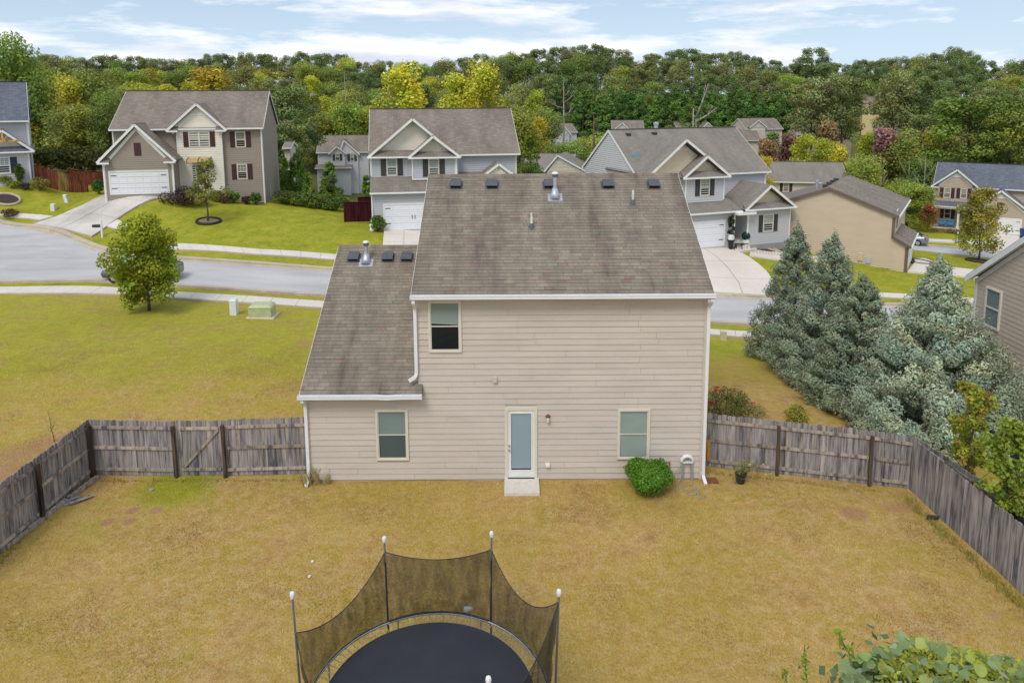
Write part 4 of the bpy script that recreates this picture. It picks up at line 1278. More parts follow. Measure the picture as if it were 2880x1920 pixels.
# garage wing
vg = -2.4
k0, k1 = h.uz(296, 500, vg)[0], h.uz(487, 500, vg)[0]
zg = h.uz(390, 450, vg - .35)[1]
h.core(k0, k1, vg + .03, .1, SK - 1, zg, 'siding_taupe')
h.lap([(k0, SK), (k1, SK), (k1, zg), (k0, zg)], 'siding_taupe', vg)
h.lap([(vg, SK), (0, SK), (0, zg), (vg, zg)], 'siding_taupe', k1, side='R')
g = h.gable((271, 450), (377, 348), (494, 451), vg - .4, 6.5, 'siding_taupe', 'roof_tan', vent=False, oh=.4)
for (q0, q1) in ((g['ul'] + .05, g['ul'] + .95), (g['ur'] - .95, g['ur'] - .05)): h.pent(q0, q1, vg, g['ze'] - .08, g['ze'] + .32, .42, 'roof_tan')
h.garage(312, 472, 483, 546, vg)
h.corner(k0, vg - .04, -.2, zg); h.corner(k1, vg - .04, -.2, zg); h.spout(k0 - .06, vg, -.1, zg - .1); h.spout(k1 + .06, vg, .1, zg - .1)
a, zt = h.uz(376, 402, vg); c, zb = h.uz(398, 438, vg); mb = MB(); mb.box(a, c, vg - .07, vg - .02, zb, zt); mb.box(a + .08, (a + c) / 2 - .03, vg - .08, vg - .068, zb + .1, zt - .1); mb.box((a + c) / 2 + .03, c - .08, vg - .08, vg - .068, zb + .1, zt - .1); h.add(mb, 'attic_shutter', 'maroon')
# front door, side lights, awning, lamp
a, zt = h.uz(552, 465, -.32); c, zb = h.uz(580, 513, -.32)
mb = MB(); mb.box(a - .42, c + .42, -.38, -.32, zt, zt + .14); 
for q in (a - .42, a - .08, c, c + .34): mb.box(q, q + .08, -.379, -.32, zb - .2, zt)
dr = h.add(mb, 'front_door', 'white_trim'); mb = MB(); mb.box(a, c, -.36, -.33, zb - .2, zt)
for j in range(2):
    for i in range(3): mb.box(a + .1 + j * (c - a - .1) / 2, a + j * (c - a - .1) / 2 + (c - a - .1) / 2, -.372, -.355, zb + .1 + i * .62, zb + .58 + i * .62)
h.add(mb, 'door_leaf', 'brown_door', dr)
mb = MB(); mb.box(a - .34, a - .08, -.355, -.335, zb, zt); mb.box(c + .08, c + .34, -.355, -.335, zb, zt); h.add(mb, 'side_light', 'pane_dark', dr)
mb = MB(); a2, c2 = h.uz(528, 455, -.8)[0], h.uz(592, 455, -.8)[0]; z2 = zt + .28
for i in range(6):
    t0, t1 = i / 6 * 1.45, (i + 1) / 6 * 1.45
    p0, p1 = (-.34 - math.sin(t0) * .95, z2 + .42 * math.cos(t0)), (-.34 - math.sin(t1) * .95, z2 + .42 * math.cos(t1))
    mb.poly([(a2, p0[0], p0[1]), (c2, p0[0], p0[1]), (c2, p1[0], p1[1]), (a2, p1[0], p1[1])]); mb.poly([(c2, p0[0], p0[1] - .02), (a2, p0[0], p0[1] - .02), (a2, p1[0], p1[1] - .02), (c2, p1[0], p1[1] - .02)])
aw = h.add(mb, 'awning', 'shade_cloth')
for u in (a2, (a2 + c2) / 2, c2):
    mb = MB(); mb.tube([(u, -.34 - math.sin(t) * .97, z2 + .44 * math.cos(t)) for t in np.linspace(0, 1.45, 7)], .028, 6); mb.bar((u, -.35, z2 - .1), (u, -1.28, z2 + .06), .04, .04); h.add(mb, 'awning_bracket', 'black_metal', aw)
u, z = h.uz(598, 466, -.32); mb = MB(); mb.lathe((u, -.48, z - .28), [(.05, 0), (.13, .1), (.15, .4), (.04, .52)], 8); mb.box(u - .03, u + .03, -.48, -.33, z + .1, z + .16); h.add(mb, 'porch_lamp', 'charcoal')
u = uR + .04; mb = MB(); mb.box(u, u + .1, 2.6, 2.85, .2, 1.5); mb.box(u, u + .06, 2.68, 2.76, -.6, .3); h.add(mb, 'meter_box', 'siding_bluegrey')
mb = MB(); mb.box(uL + .03, uR - .06, -.06, .0, SK, -.12); mb.box(uR - .02, uR + .035, .02, 10.1, SK, -.3); h.add(mb, 'foundation', 'foundation')
HA = h

# ---- B: grey house in the centre
h = Hs('house', 'light grey two-storey house with charcoal shutters and two cream shingled gables', 1048, 646, 59.5, 9)
k0, k1 = 0.0, h.uz(1300, 600)[0]
zg = h.uz(1120, 540, -.4)[1]
h.core(k0, k1, .03, 10, SK, zg, 'siding_bluegrey')
h.lap([(k0, SK), (k1, SK), (k1, zg - .05), (k0, zg - .05)], 'siding_bluegrey')
vu = 1.9
zl1 = h.uz(1090, 497, vu)[1]
h.pent(h.uz(1040, 540, -.4)[0], k1 + .2, vu, zg, zl1, vu + .4, 'roof_tan')
h.garage(1082, 1200, 575, 645, 0, handles=True, ub=(h.uz(1082, 600)[0], h.uz(1082, 600)[0] + 4.85))
h.corner(k0 + .03, -.04, -.1, zg - .1); h.spout(k0 + .02, 0, 0, zg)
ul, ur1, zt = h.uz(1045, 470, vu)[0], h.uz(1290, 470, vu)[0], h.uz(1100, 440, vu - .4)[1]
h.core(ul, ur1, vu + .03, 10, zg - .3, zt, 'siding_bluegrey')
h.lap([(ul, zl1 - .2), (ur1, zl1 - .2), (ur1, zt), (ul, zt)], 'siding_bluegrey', vu)
h.corner(ul, vu - .04, zl1, zt); h.spout(ul - .06, vu, zl1 + .1, zt, foot=False)
# right, deeper part with main roof
vr_ = 3.4
uq = h.uz(1452, 470, vr_)[0]; ze = h.uz(1400, 432, vr_ - .45)[1]; vridge = 8.6; zr = h.uz(1240, 305, vridge)[1]
h.core(ul + .1, uq, vr_ + .03, 13.6, SK, ze - .05, 'siding_bluegrey')
h.lap([(ur1 - .5, 1), (uq, 1), (uq, ze - .05), (ur1 - .5, ze - .05)], 'siding_bluegrey', vr_)
h.lap([(vr_, SK), (13.7, SK), (13.7, ze - .05), (vridge, zr - .2), (vr_, ze - .05)], 'siding_bluegrey', uq, side='R')
m0 = h.uz(1041, 305, vridge)[0]; m1 = h.uz(1436, 305, vridge)[0]
h.roof(ul - .25, uq + .3, vr_ - .45, ze, vridge, zr, 'roof_tan')
h.corner(uq - .03, vr_ - .04, 1, ze - .1)
# big cream gable and the smaller one in front
g = h.gable((1033, 435), (1160, 332), (1288, 437), vu - .45, 7.2, 'shake_cream', 'roof_tan', oh=.85, zlow=zt + .3)
h.pent(g['ul'] + .05, g['ur'] - .05, vu, g['ze'], g['ze'] + .48, .45, 'roof_tan')
vb = vu - .75
bl, br, zb_ = h.uz(1160, 480, vb)[0], h.uz(1281, 480, vb)[0], h.uz(1200, 505, vb)[1]
zbt = h.uz(1200, 441, vb - .4)[1]
h.core(bl, br, vb + .03, vu + .2, zb_, zbt, 'siding_bluegrey')
h.lap([(bl, zb_), (br, zb_), (br, zbt), (bl, zbt)], 'siding_bluegrey', vb)
h.corner(bl, vb - .04, zb_, zbt); h.corner(br, vb - .04, zb_, zbt); h.spout(br + .1, vb, zb_, zbt, foot=False)
mb = MB(); mb.box(bl, br, vb - .05, vb + .02, zb_ - .02, zb_ + .1); h.add(mb, 'base_board', 'white_trim')
g = h.gable((1147, 440), (1218, 381), (1296, 440), vb - .45, 6.5, 'shake_cream', 'roof_tan', oh=.85, vent=False, zlow=zbt + .3)
h.pent(g['ul'] + .05, g['ur'] - .05, vb, g['ze'], g['ze'] + .42, .45, 'roof_tan')
h.window(1087, 1117, 444, 495, vu, 'charcoal', ('blind_green', 'blind_teal'), sw=.46)
h.window(1205, 1235, 446, 497, vb, 'charcoal', ('blind_green', 'blind_teal'), sw=.46)
# small porch gable peeping over the main ridge
h.gable((1352, 492), (1403, 459), (1452, 495), 1.2, 3.0, 'shake_cream', 'roof_tan', vent=False, oh=.3)
h.core(h.uz(1360, 480, 1.6)[0], h.uz(1446, 480, 1.6)[0], 1.7, 4, SK, h.uz(1400, 494, 1.6)[1], 'siding_bluegrey')
h.pent(ur1 + .1, h.uz(1400, 488, 2.6)[0], vr_, h.uz(1350, 492, 2.0)[1], h.uz(1350, 485, vr_)[1] + .1, 1.3, 'roof_tan')
HB = h

# ---- C: grey house on the right, turned away
h = Hs('house', 'light grey two-storey house with charcoal shutters, blue roof patch and a one-storey wing', 2063, 694, 60, 20)
zg = h.uz(2000, 597, -.35)[1]
k1 = 0.0; k0 = h.uz(1850, 660)[0]
h.core(k0, k1, .03, 9, SK, zg - .05, 'siding_grey'); h.lap([(k0, SK), (k1, SK), (k1, zg - .05), (k0, zg - .05)], 'siding_grey')
gz = h.uz(2035, 625)
h.garage(1950, 2035, 625, 694, 0, hinges=(1, 1), ub=(h.uz(2035, 660)[0] - 4.85, h.uz(2035, 660)[0]))
h.corner(k1 - .03, -.04, 0, zg - .1)
vu = 1.6
zl1 = h.uz(1985, 561, vu)[1]
h.pent(k0 - .3, k1 + .45, vu, zg, zl1, vu + .38, 'roof_grey')
# upper bay
vb = 1.2
bl, br = h.uz(1928, 530, vb)[0], h.uz(2035, 530, vb)[0]; zbb = h.uz(1980, 561, vb)[1]; zbt = h.uz(1990, 497, vb - .4)[1]
h.core(bl, br, vb + .03, 5, zbb - .2, zbt, 'siding_grey'); h.lap([(bl, zbb - .2), (br, zbb - .2), (br, zbt), (bl, zbt)], 'siding_grey', vb)
h.lap([(vb, zbb - .2), (4, zbb - .2), (4, zbt), (vb, zbt)], 'siding_grey', bl, side='L')
h.corner(bl, vb - .04, zbb - .1, zbt); h.corner(br, vb - .04, zbb - .1, zbt)
h.window(1968, 1995, 502, 551, vb, 'charcoal', ('blind_teal', None), grid=True, sw=.45)
g = h.gable((1922, 499), (1991, 437), (2056, 494), vb - .45, 6.0, 'shake_tan', 'roof_grey', oh=.9, vent=False, zlow=zbt + .25)
h.pent(g['ul'] + .05, g['ur'] - .05, vb, g['ze'], g['ze'] + .45, .45, 'roof_grey')
# main block
vm = 3.4; vridge = 8.4
ze = h.uz(2100, 484, vm - .4)[1]; zr = h.uz(1915, 360, vridge)[1]
um0, um1 = h.uz(1790, 480, vm)[0], h.uz(2150, 500, vm)[0]
h.core(um0, um1, vm + .03, 13.4, SK, ze - .05, 'siding_grey')
h.lap([(um0, 1.5), (um1, 1.5), (um1, ze - .05), (um0, ze - .05)], 'siding_grey', vm)
h.lap([(vm, SK), (13.4, SK), (13.4, ze - .05), (vridge, zr - .15), (vm, ze - .05)], 'siding_grey', um0, side='L')
rf = h.roof(um0 - .12, um1 + .35, vm - .4, ze, vridge, zr, 'roof_grey')
h.corner(um1 - .03, vm - .04, 1.5, ze - .1); h.spout(um1 + .05, vm, 2.2, ze, foot=False)
g = h.gable((1822, 490), (1932, 391), (2046, 486), 1.6 - .45, 7.6, 'shake_tan', 'roof_grey', oh=.9, zlow=ze - .1)
# blue patch and small vents on the slope
sl = (zr - ze) / (vridge - vm + .4)
def on_slope(px, py):
    d = ray(px, py); nrm = (h.va * -sl + np.array([0, 0, 1])); P0 = h.O + h.va * (vm - .4) + np.array([0, 0, ze])
    k = np.dot(P0 - CAM, nrm) / np.dot(d, nrm); P = CAM + d * k - h.O
    return float(np.dot(P, h.ua)), float(np.dot(P, h.va)), float(P[2])
a = on_slope(1776, 441); c = on_slope(1806, 434)
mb = MB(); mb.slab([(a[0], a[1], a[2] + .03), (c[0], a[1], a[2] + .03), (c[0], c[1] + .1, a[2] + (c[1] + .1 - a[1]) * sl + .03), (a[0], c[1] + .1, a[2] + (c[1] + .1 - a[1]) * sl + .03)], .03)
plain('patch_teal', (.115, .235, .245), .6, .1, 4); h.add(mb, 'roof_patch', 'patch_teal')
for q in ((1767, 380), (1840, 377)):
    a = on_slope(*q); mb = MB(); mb.box(a[0] - .22, a[0] + .22, a[1] - .15, a[1] + .2, a[2] - .1, a[2] + .16); h.add(mb, 'roof_vent', 'charcoal')
u, z = h.uz(1845, 352, 10.5); mb = MB(); mb.lathe((u, 10.5, z - .9), [(.2, 0), (.2, .9), (.26, .92), (.26, 1.15), (.1, 1.2)], 10); h.add(mb, 'flue', 'galv')
# wing on the right with window; porch between
vw = -.2
w0, w1 = h.uz(2103, 640, vw)[0], h.uz(2219, 640, vw)[0]; zw = h.uz(2160, 585, vw - .4)[1]
h.core(w0, w1, vw + .03, 7, SK, zw, 'siding_grey'); h.lap([(w0, SK), (w1, SK), (w1, zw), (w0, zw)], 'siding_grey', vw)
h.lap([(vw, SK), (3, SK), (3, zw), (vw, zw)], 'siding_grey', w0, side='L')
h.corner(w0, vw - .04, -.2, zw); h.corner(w1, vw - .04, -.5, zw); h.spout(w0 - .1, vw, -.1, zw)
mb = MB(); mb.box(w0 + .06, w1 - .06, vw - .06, vw, SK, .05); h.add(mb, 'foundation', 'foundation')
h.window(2145, 2174, 603, 652, vw, 'charcoal', ('blind_teal', None), grid=True, sw=.42)
g = h.gable((2097, 585), (2170, 520), (2241, 580), vw - .45, 8, 'shake_tan', 'roof_grey', oh=.9, vent=False, zlow=zw + .25)
h.pent(g['ul'] + .05, g['ur'] - .05, vw, g['ze'], g['ze'] + .42, .45, 'roof_grey')
# porch door and steps
vp = 1.5; a, c = k1 + .15, w0 - .15
h.core(k1 - .02, w0 + .02, vp, vp + .3, SK, zg, 'siding_grey')
mb = MB(); mb.box(a + .05, a + .95, vp - .05, vp, .55, 2.65); h.add(mb, 'front_door', 'siding_bluegrey')
mb = MB(); mb.box(k1 - .3, w0 + .3, -.9, vp, zg - .35, zg - .15); h.add(mb, 'porch_beam', 'white_trim')
for i in range(3):
    mb = MB(); mb.box(k1 + .05, w0 - .05 + .1 * i, vp - 1.2 - i * .36, vp - .85 - i * .36 if i else vp, -.5, .5 - i * .19); h.add(mb, 'porch_step', 'walk_concrete')
u, z = h.uz(2048, 621); mb = MB(); mb.lathe((u, -.18, z - .3), [(.04, 0), (.12, .12), (.15, .42), (.03, .55)], 8); h.add(mb, 'porch_lamp', 'charcoal')
HC_ = h

# ---- D: beige gable-end house beyond
h = Hs('house', 'beige gable-ended house with brown eaves and a low garage roof at its front', 2546, 765, 57.5, -33)
uw = h.uz(2514, 640)[0]; zev = h.uz(2529, 607, -.25)[1]; ua, za = h.uz(2333, 527, -.25); ure = h.uz(2529, 607, -.25)[0]
ule = 2 * ua - ure; ulw = 2 * ua - uw
h.core(ulw, uw, .03, 11, SK - 1, zev - .2, 'siding_beige')
h.lap([(ulw, SK - .6), (uw, SK - .6), (uw, zev + .02), (ua, za - .15), (ulw, zev + .02)], 'siding_beige', 0, expo=.17)
zx, zy = h.uz(2513.7, 664, 0)[1], h.uz(2563, 694, -.2)
h.core(uw - .5, 0.0, .03, 7, SK - 1, zy[1] - .1, 'siding_beige')
h.lap([(uw - .2, SK - .6), (0, SK - .6), (0, zy[1] + .12), (uw - .2, zx)], 'siding_beige', -.003, expo=.17)
h.lap([(0, SK - .6), (11, SK - .6), (11, zev), (0, zev)], 'siding_beige', uw, side='R', expo=.17)
h.lap([(0, SK - .6), (7, SK - .6), (7, zy[1]), (0, zy[1])], 'siding_tan', 0.0, side='R', expo=.17)
plain('brown_trim', (.155, .115, .095), .6, .1, 4)
h.gable(None, None, None, -.25, 11.6, 'siding_beige', 'roof_tan', trim='brown_trim', vent=False, infill=False, uv=((ule, zev), (ua, za), (ure, zev)), rake=.22)
mb = MB(); mb.slab([(zy[0], -.25, zy[1]), (zy[0], 7.2, zy[1]), (uw, 7.2, zx + .05), (uw, -.25, zx + .05)], .12); mb.bar((zy[0], -.26, zy[1] - .1), (uw, -.26, zx - .06), .03, .2)
h.add(mb, 'garage_roof', 'roof_tan')
mb = MB(); mb.box(zy[0] - .02, zy[0] + .1, -.2, 7.2, zy[1] - .16, zy[1] - .02); mb.box(ure - .02, ure + .1, -.2, 11, zev - .16, zev - .02); h.add(mb, 'gutter', 'white_metal')
mb = MB(); mb.box(-.12, .07, -.075, .05, SK, zy[1] - .2); mb.box(uw - .14, uw + .07, -.075, .05, zx - .2, zev - .25); mb.box(.03, .12, -.06, .06, SK, zy[1] - .15); h.add(mb, 'corner_board', 'brown_trim')
mb = MB(); mb.box(uw + .03, uw + .08, 1.2, 2.3, zx + .35, zx + 2.0); wd = h.add(mb, 'window', 'white_trim'); mb = MB(); mb.box(uw + .07, uw + .10, 1.3, 2.2, zx + .45, zx + 1.9); h.add(mb, 'pane', 'pane_dark', wd)
mb = MB(); mb.box(.02, .08, 1.2, 5.8, -1.2, 1.75); h.add(mb, 'garage_door', 'door_white')
for (px, py, w, hh, nm) in ((2420, 722, .36, .62, 'electric_meter'), (2443, 731, .32, .5, 'gas_meter')):
    u, z = h.uz(px, py); mb = MB(); mb.box(u - w / 2, u + w / 2, -.16, -.03, z - hh / 2, z + hh / 2); mb.box(u - .04, u + .04, -.1, -.03, z - 1.7, z - hh / 2); h.add(mb, nm, 'siding_bluegrey' if nm[0] == 'g' else 'siding_beige')
for (px, py) in ((2465, 754), (2495, 757)):
    u, z = h.uz(px, py); mb = MB(); mb.tube([(u, -.05, z - .4), (u, -.12, z), (u + .1, -.12, z + .05)], .06, 8); h.add(mb, 'wall_pipe', 'charcoal')
for i, px in enumerate((2262, 2283, 2300, 2316)):   # row of small vents along the hidden slope's top
    u, z = h.uz(2318 - i * 3, 525, 2.0 + 1.8 * i); mb = MB(); zz_ = za - abs(ua - (ua - .55)) * (za - zev) / (ure - ua); mb.box(ua - .85, ua - .45, 1.5 + 1.9 * i, 1.95 + 1.9 * i, zz_ - .2, zz_ + .22); h.add(mb, 'roof_vent', 'charcoal')
mb = MB(); mb.lathe((ua - 1.6, 3.2, za - 1.2), [(.12, 0), (.12, 1.15), (.2, 1.17), (.2, 1.4)], 10); h.add(mb, 'flue', 'galv')
HD = h

# ---- E: blue-roofed house, far right
h = Hs('house', 'beige two-storey house with dark blue roof, maroon shutters and a railed front porch', 2810, 659, 88, -35)
zp0, zp1 = h.uz(2670, 580, -.3), h.uz(2670, 565, 1.3)
vu = 1.3
bl, br, zb_, zbt = h.uz(2628, 545, vu)[0], h.uz(2749, 550, vu)[0], h.uz(2690, 568, vu)[1], h.uz(2690, 525, vu - .4)[1]
uEnd = h.uz(2990, 560, 3)[0]
h.core(bl, br, vu + .03, 9, SK - 1, zbt, 'siding_tan'); h.lap([(bl, zb_ - .2), (br, zb_ - .2), (br, zbt), (bl, zbt)], 'siding_tan', vu)
h.corner(bl, vu - .04, zb_, zbt); h.corner(br, vu - .04, zb_, zbt); h.spout(br + .1, vu, zb_, zbt, foot=False)
g = h.gable((2618, 523), (2693, 476), (2758, 529), vu - .45, 6, 'siding_tan', 'roof_blue', oh=.42, vent=True)
for (q0, q1) in ((g['ul'] + .05, g['ul'] + .9), (g['ur'] - .9, g['ur'] - .05)): h.pent(q0, q1, vu, g['ze'] - .05, g['ze'] + .32, .42, 'roof_blue')
h.window(2654, 2674, 528, 557, vu, 'maroon', ('blind_green', 'blind_teal'), sw=.4); h.window(2701, 2720, 530, 559, vu, 'maroon', ('blind_green', 'blind_teal'), sw=.4)
vm = 2.4; ze = h.uz(2800, 530, vm - .4)[1]; vridge = 7.4; zr = h.uz(2700, 457, vridge)[1]
h.core(bl + .1, uEnd, vm + .03, 12, SK - 1, ze, 'siding_tan'); h.lap([(br - .3, 1), (uEnd, 1), (uEnd, ze), (br - .3, ze)], 'siding_tan', vm)
h.roof(bl - .3, uEnd + .3, vm - .4, ze, vridge, zr, 'roof_blue')
h.lap([(vu, SK), (12, SK), (12, ze), (vridge, zr - .2), (vm, ze)], 'siding_tan', bl, side='L')
# porch
pl = h.uz(2621, 577, -.3)[0]
h.pent(pl, h.uz(2732, 584, -.3)[0], vu, zp0[1], zp1[1], vu + .3, 'roof_blue')
vpw = 1.3
h.lap([(bl, SK), (br, SK), (br, zb_), (bl, zb_)], 'siding_tan', vpw + .01)
h.window(2655, 2674, 586, 615, vpw, 'maroon', (None, None), sw=.4)
a, zt = h.uz(2714, 591, vpw); c, zb = h.uz(2733, 632, vpw); mb = MB(); mb.box(a - .1, c + .1, vpw - .06, vpw, zb, zt + .1); fd = h.add(mb, 'front_door', 'white_trim'); mb = MB(); mb.box(a, c, vpw - .075, vpw - .05, zb, zt); h.add(mb, 'door_leaf', 'brown_door', fd)
zf = h.uz(2660, 640, -.1)[1]
mb = MB(); mb.box(pl, h.uz(2735, 640, 0)[0], -.25, vpw, zf - 1.5, zf); h.add(mb, 'porch_floor', 'walk_concrete')
posts = []
for px in (2623, 2695):
    u = h.uz(px, 610, -.1)[0]; mb = MB(); mb.box(u - .11, u + .11, -.2, .02, zf, zp0[1] - .1); mb.box(u - .15, u + .15, -.24, .06, zf, zf + .22); h.add(mb, 'porch_post', 'white_trim'); posts.append(u)
mb = MB(); mb.box(pl + .1, h.uz(2730, 588, 0)[0], -.22, .02, zp0[1] - .38, zp0[1] - .13); h.add(mb, 'porch_beam', 'white_trim')
mb = MB(); mb.box(posts[0], posts[1], -.12, -.06, zf + .85, zf + .93); mb.box(posts[0], posts[1], -.12, -.06, zf + .08, zf + .14)
for k in range(1, 22): u = posts[0] + (posts[1] - posts[0]) * k / 22; mb.box(u - .015, u + .015, -.105, -.075, zf + .14, zf + .85)
h.add(mb, 'railing', 'charcoal')
# garage wing
vg = -.9
zg = h.uz(2800, 594, vg - .4)[1]; k0 = h.uz(2737, 620, vg)[0]; k1 = h.uz(2898, 640, vg)[0]
h.core(k0, k1, vg + .03, 3, SK - 1, zg, 'siding_tan'); h.lap([(k0, SK), (k1, SK), (k1, zg), (k0, zg)], 'siding_tan', vg)
g = h.gable((2727, 589), (2817, 535), (2906, 597), vg - .4, 6.2, 'siding_tan', 'roof_blue', oh=.4, vent=True)
h.garage(2808, 2870, 616, 659, vg, hinges=(0, 1)); h.corner(k0, vg - .04, -.2, zg)
a, zt = h.uz(2805, 569, vg); c, zb = h.uz(2820, 593, vg); mb = MB(); mb.box(a, c, vg - .07, vg - .02, zb, zt); h.add(mb, 'attic_shutter', 'maroon')
HE = h
# two blue chairs on the porch
plain('chair_blue', (.045, .33, .62), .5, .06, 4)
for k, px in enumerate((2650, 2673)):
    u, z = h.uz(px, 636, .35); P = h.O + h.ua * u + h.va * .35 + np.array([0, 0, zf])
    ch = thing('adirondack_chair', 'bright blue slatted porch chair behind the railing', 'chair', tuple(P), 'blue porch chairs', R(-35))
    def part(mb, nm): o = mb.build(nm, 'chair_blue'); o.parent = ch
    mb = MB(); mb.hexa([(-.3, -.3, .36), (.3, -.3, .36), (.3, .3, .26), (-.3, .3, .26), (-.3, -.3, .40), (.3, -.3, .40), (.3, .3, .30), (-.3, .3, .30)]); part(mb, 'seat')
    for i in range(5):
        x = -.26 + i * .13; hh = 1.0 - .05 * abs(i - 2) ** 1.3; mb = MB(); mb.hexa([(x - .055, .28, .28), (x + .055, .28, .28), (x + .055, .31, .28), (x - .055, .31, .28), (x * 1.15 - .055, .55, hh), (x * 1.15 + .055, .55, hh), (x * 1.15 + .055, .58, hh), (x * 1.15 - .055, .58, hh)]); part(mb, 'back_slat')
    for sg in (-1, 1):
        mb = MB(); mb.box(sg * .36 - .07, sg * .36 + .07, -.38, .42, .54, .57); part(mb, 'armrest')
        for yy in (-.30, .32): mb = MB(); mb.box(sg * .33 - .025, sg * .33 + .025, yy - .05, yy + .05, 0, .54); part(mb, 'leg')

# ---- F: grey house at the far left edge
h = Hs('house', 'pale grey house with blue-grey roof, navy shutters and a timber gable truss', 90, 520, 65, 33)
plain('siding_x', (.5, .5, .5))
zw = h.uz(40, 425, -.4)[1]; uE = -18
h.core(uE, 0, .03, 11, SK, zw, 'siding_grey'); h.lap([(uE, SK), (0, SK), (0, zw), (uE, zw)], 'siding_grey')
h.lap([(0, SK), (11, SK), (11, zw + 2.9), (1.5, zw + 2.9), (1.5, zw), (0, zw)][:3] + [(0, zw)], 'siding_grey', 0.0, side='R')
vu = 1.4; uU = h.uz(80, 380, vu)[0]; ze = h.uz(40, 339, vu - .4)[1]; vridge = 6.6; zr = h.uz(40, 230, vridge)[1]
h.core(uE, uU, vu + .03, 11.6, SK, ze, 'siding_grey'); h.lap([(uE, zw - .5), (uU, zw - .5), (uU, ze), (uE, ze)], 'siding_grey', vu)
h.lap([(vu, SK), (11.6, SK), (11.6, ze), (vridge, zr - .2), (vu, ze)], 'siding_grey', uU, side='R')
h.roof(uE, uU + .15, vu - .4, ze, vridge, zr, 'roof_blue'); h.corner(uU - .03, vu - .04, zw, ze); h.corner(-.03, -.04, -.2, zw)
h.spout(uU + .02, vu, zw + .3, ze, foot=False)
g = h.gable((-90, 424), (4, 364), (97, 424), -.45, 6, 'shake_cream', 'roof_blue', oh=.75, vent=False, zlow=zw + .3)
h.pent(g['ul'] + .05, g['ur'] - .05, 0, g['ze'], g['ze'] + .42, .45, 'roof_blue')
h.window(-14, 29, 442, 489, 0, 'navy', ('blind_blue', None), grid=True, trim='white_trim', sw=.5)
u, z = g['ua'], g['za']; zb = z - 1.05
mb = MB(); mb.bar((u - 1.35, -.42, zb), (u + 1.35, -.42, zb), .14, .16); tr = h.add(mb, 'gable_truss', 'cedar_post')
for (p, q) in (((u, zb), (u, z - .25)), ((u - .05, zb + .1), (u - .55, zb + .62)), ((u + .05, zb + .1), (u + .55, zb + .62))):
    mb = MB(); mb.bar((p[0], -.42, p[1]), (q[0], -.42, q[1]), .12, .13, (0, 1, 0)); h.add(mb, 'strut', 'cedar_post', tr)
HF = h

# ---- G: tan house at the right edge, its gable wall running away from us
gx = 18.1
P = aty(2752, 770, 27.6); gy1 = 27.6; gz = P[2]
gl = thing('house', 'tan lap-sided house wall with one double-hung window and white rake board', 'house', (P[0], gy1, -1.0))
GX = P[0]
b = MB(); b.box(GX + .02, GX + 9, 16.5, gy1 - .02, -2.5, gz - .1); b.poly([(GX + .02, gy1 - .02, gz - .1), (GX + .02, 16.5, gz - .1), (GX + .02, 22.0, gz + 3.2)]); wl_ = b.build('wall', 'siding_right', gl)
d1 = ray(2880, 684); k1 = (GX - CAM[0]) / d1[0]; Pr = CAM + d1 * k1
slope = (Pr[2] - gz) / (gy1 - Pr[1])
ex = .178
z = -1.6
while z < gz + 5.5 * slope:
    for (ya, yb) in ((16.6, gy1),):
        lim = gy1 if z < gz - .15 else gy1 - (z - gz + .15) / slope
        if lim - ya < .4: continue
        cuts = [ya, ya + random.uniform(1.5, 3.4)]
        while cuts[-1] + 3.66 < lim - .3: cuts.append(cuts[-1] + 3.66)
        cuts = [c for c in cuts if c < lim - .3] + [lim]
        lt = gy1 if z + ex < gz - .15 else gy1 - (z + ex - gz + .15) / slope
        for c0, c1 in zip(cuts, cuts[1:]):
            e1 = lt if c1 == lim else c1
            mb = MB(); pr = random.uniform(.013, .018)
            mb.hexa([(GX - pr, c0 + .002, z), (GX + .02, c0 + .002, z), (GX + .02, c1 - .002, z), (GX - pr, c1 - .002, z), (GX - .001, c0 + .002, z + ex + .015), (GX + .02, c0 + .002, z + ex + .015), (GX + .02, e1 - .002, z + ex + .015), (GX - .001, e1 - .002, z + ex + .015)])
            mb.build('siding_board', 'siding_right', wl_)
    z += ex
def onG(px, py):
    d = ray(px, py); k = (GX - CAM[0]) / d[0]; Q = CAM + d * k; return Q[1], Q[2]
ya, zt = onG(2778, 804); yb, _ = onG(2822, 818); _, zb = onG(2769, 912)
ylo, yhi = min(ya, yb), max(ya, yb); t = .07
mb = MB(); x0, x1 = GX - .075, GX
mb.box(x0, x1, ylo, yhi, zt - t, zt); mb.box(x0, x1, ylo, yhi, zb, zb + t); mb.box(x0 + .001, x1, ylo, ylo + t, zb + t, zt - t); mb.box(x0 + .001, x1, yhi - t, yhi, zb + t, zt - t); mb.box(x0 + .012, x1, ylo + t, yhi - t, (zb + zt) / 2 - .03, (zb + zt) / 2 + .03)
gw = mb.build('window', 'cream_trim', gl)
mb = MB(); mb.box(GX - .05, GX - .046, ylo + t, yhi - t, zb + t, (zb + zt) / 2 - .03); mb.box(GX - .04, GX - .036, ylo + t, yhi - t, (zb + zt) / 2 + .03, zt - t); mb.build('pane', 'pane', gw)
mb = MB(); n = int((zt - zb) / .045)
for i in range(n):
    zq = zt - t - (i + .5) * (zt - zb - 2 * t) / n
    mb.hexa([(GX - .030, ylo + t, zq - .016), (GX - .022, ylo + t, zq - .016), (GX - .022, yhi - t, zq - .016), (GX - .030, yhi - t, zq - .016), (GX - .022, ylo + t, zq + .008), (GX - .018, ylo + t, zq + .008), (GX - .018, yhi - t, zq + .008), (GX - .022, yhi - t, zq + .008)])
mb.build('blind', 'blind_teal', gw, props={'kind': 'stuff'})
mb = MB(); mb.box(GX - .0175, GX - .016, ylo + t - .01, yhi - t + .01, zb + t - .01, zt - t + .01); mb.build('room_dark', 'interior', gw)
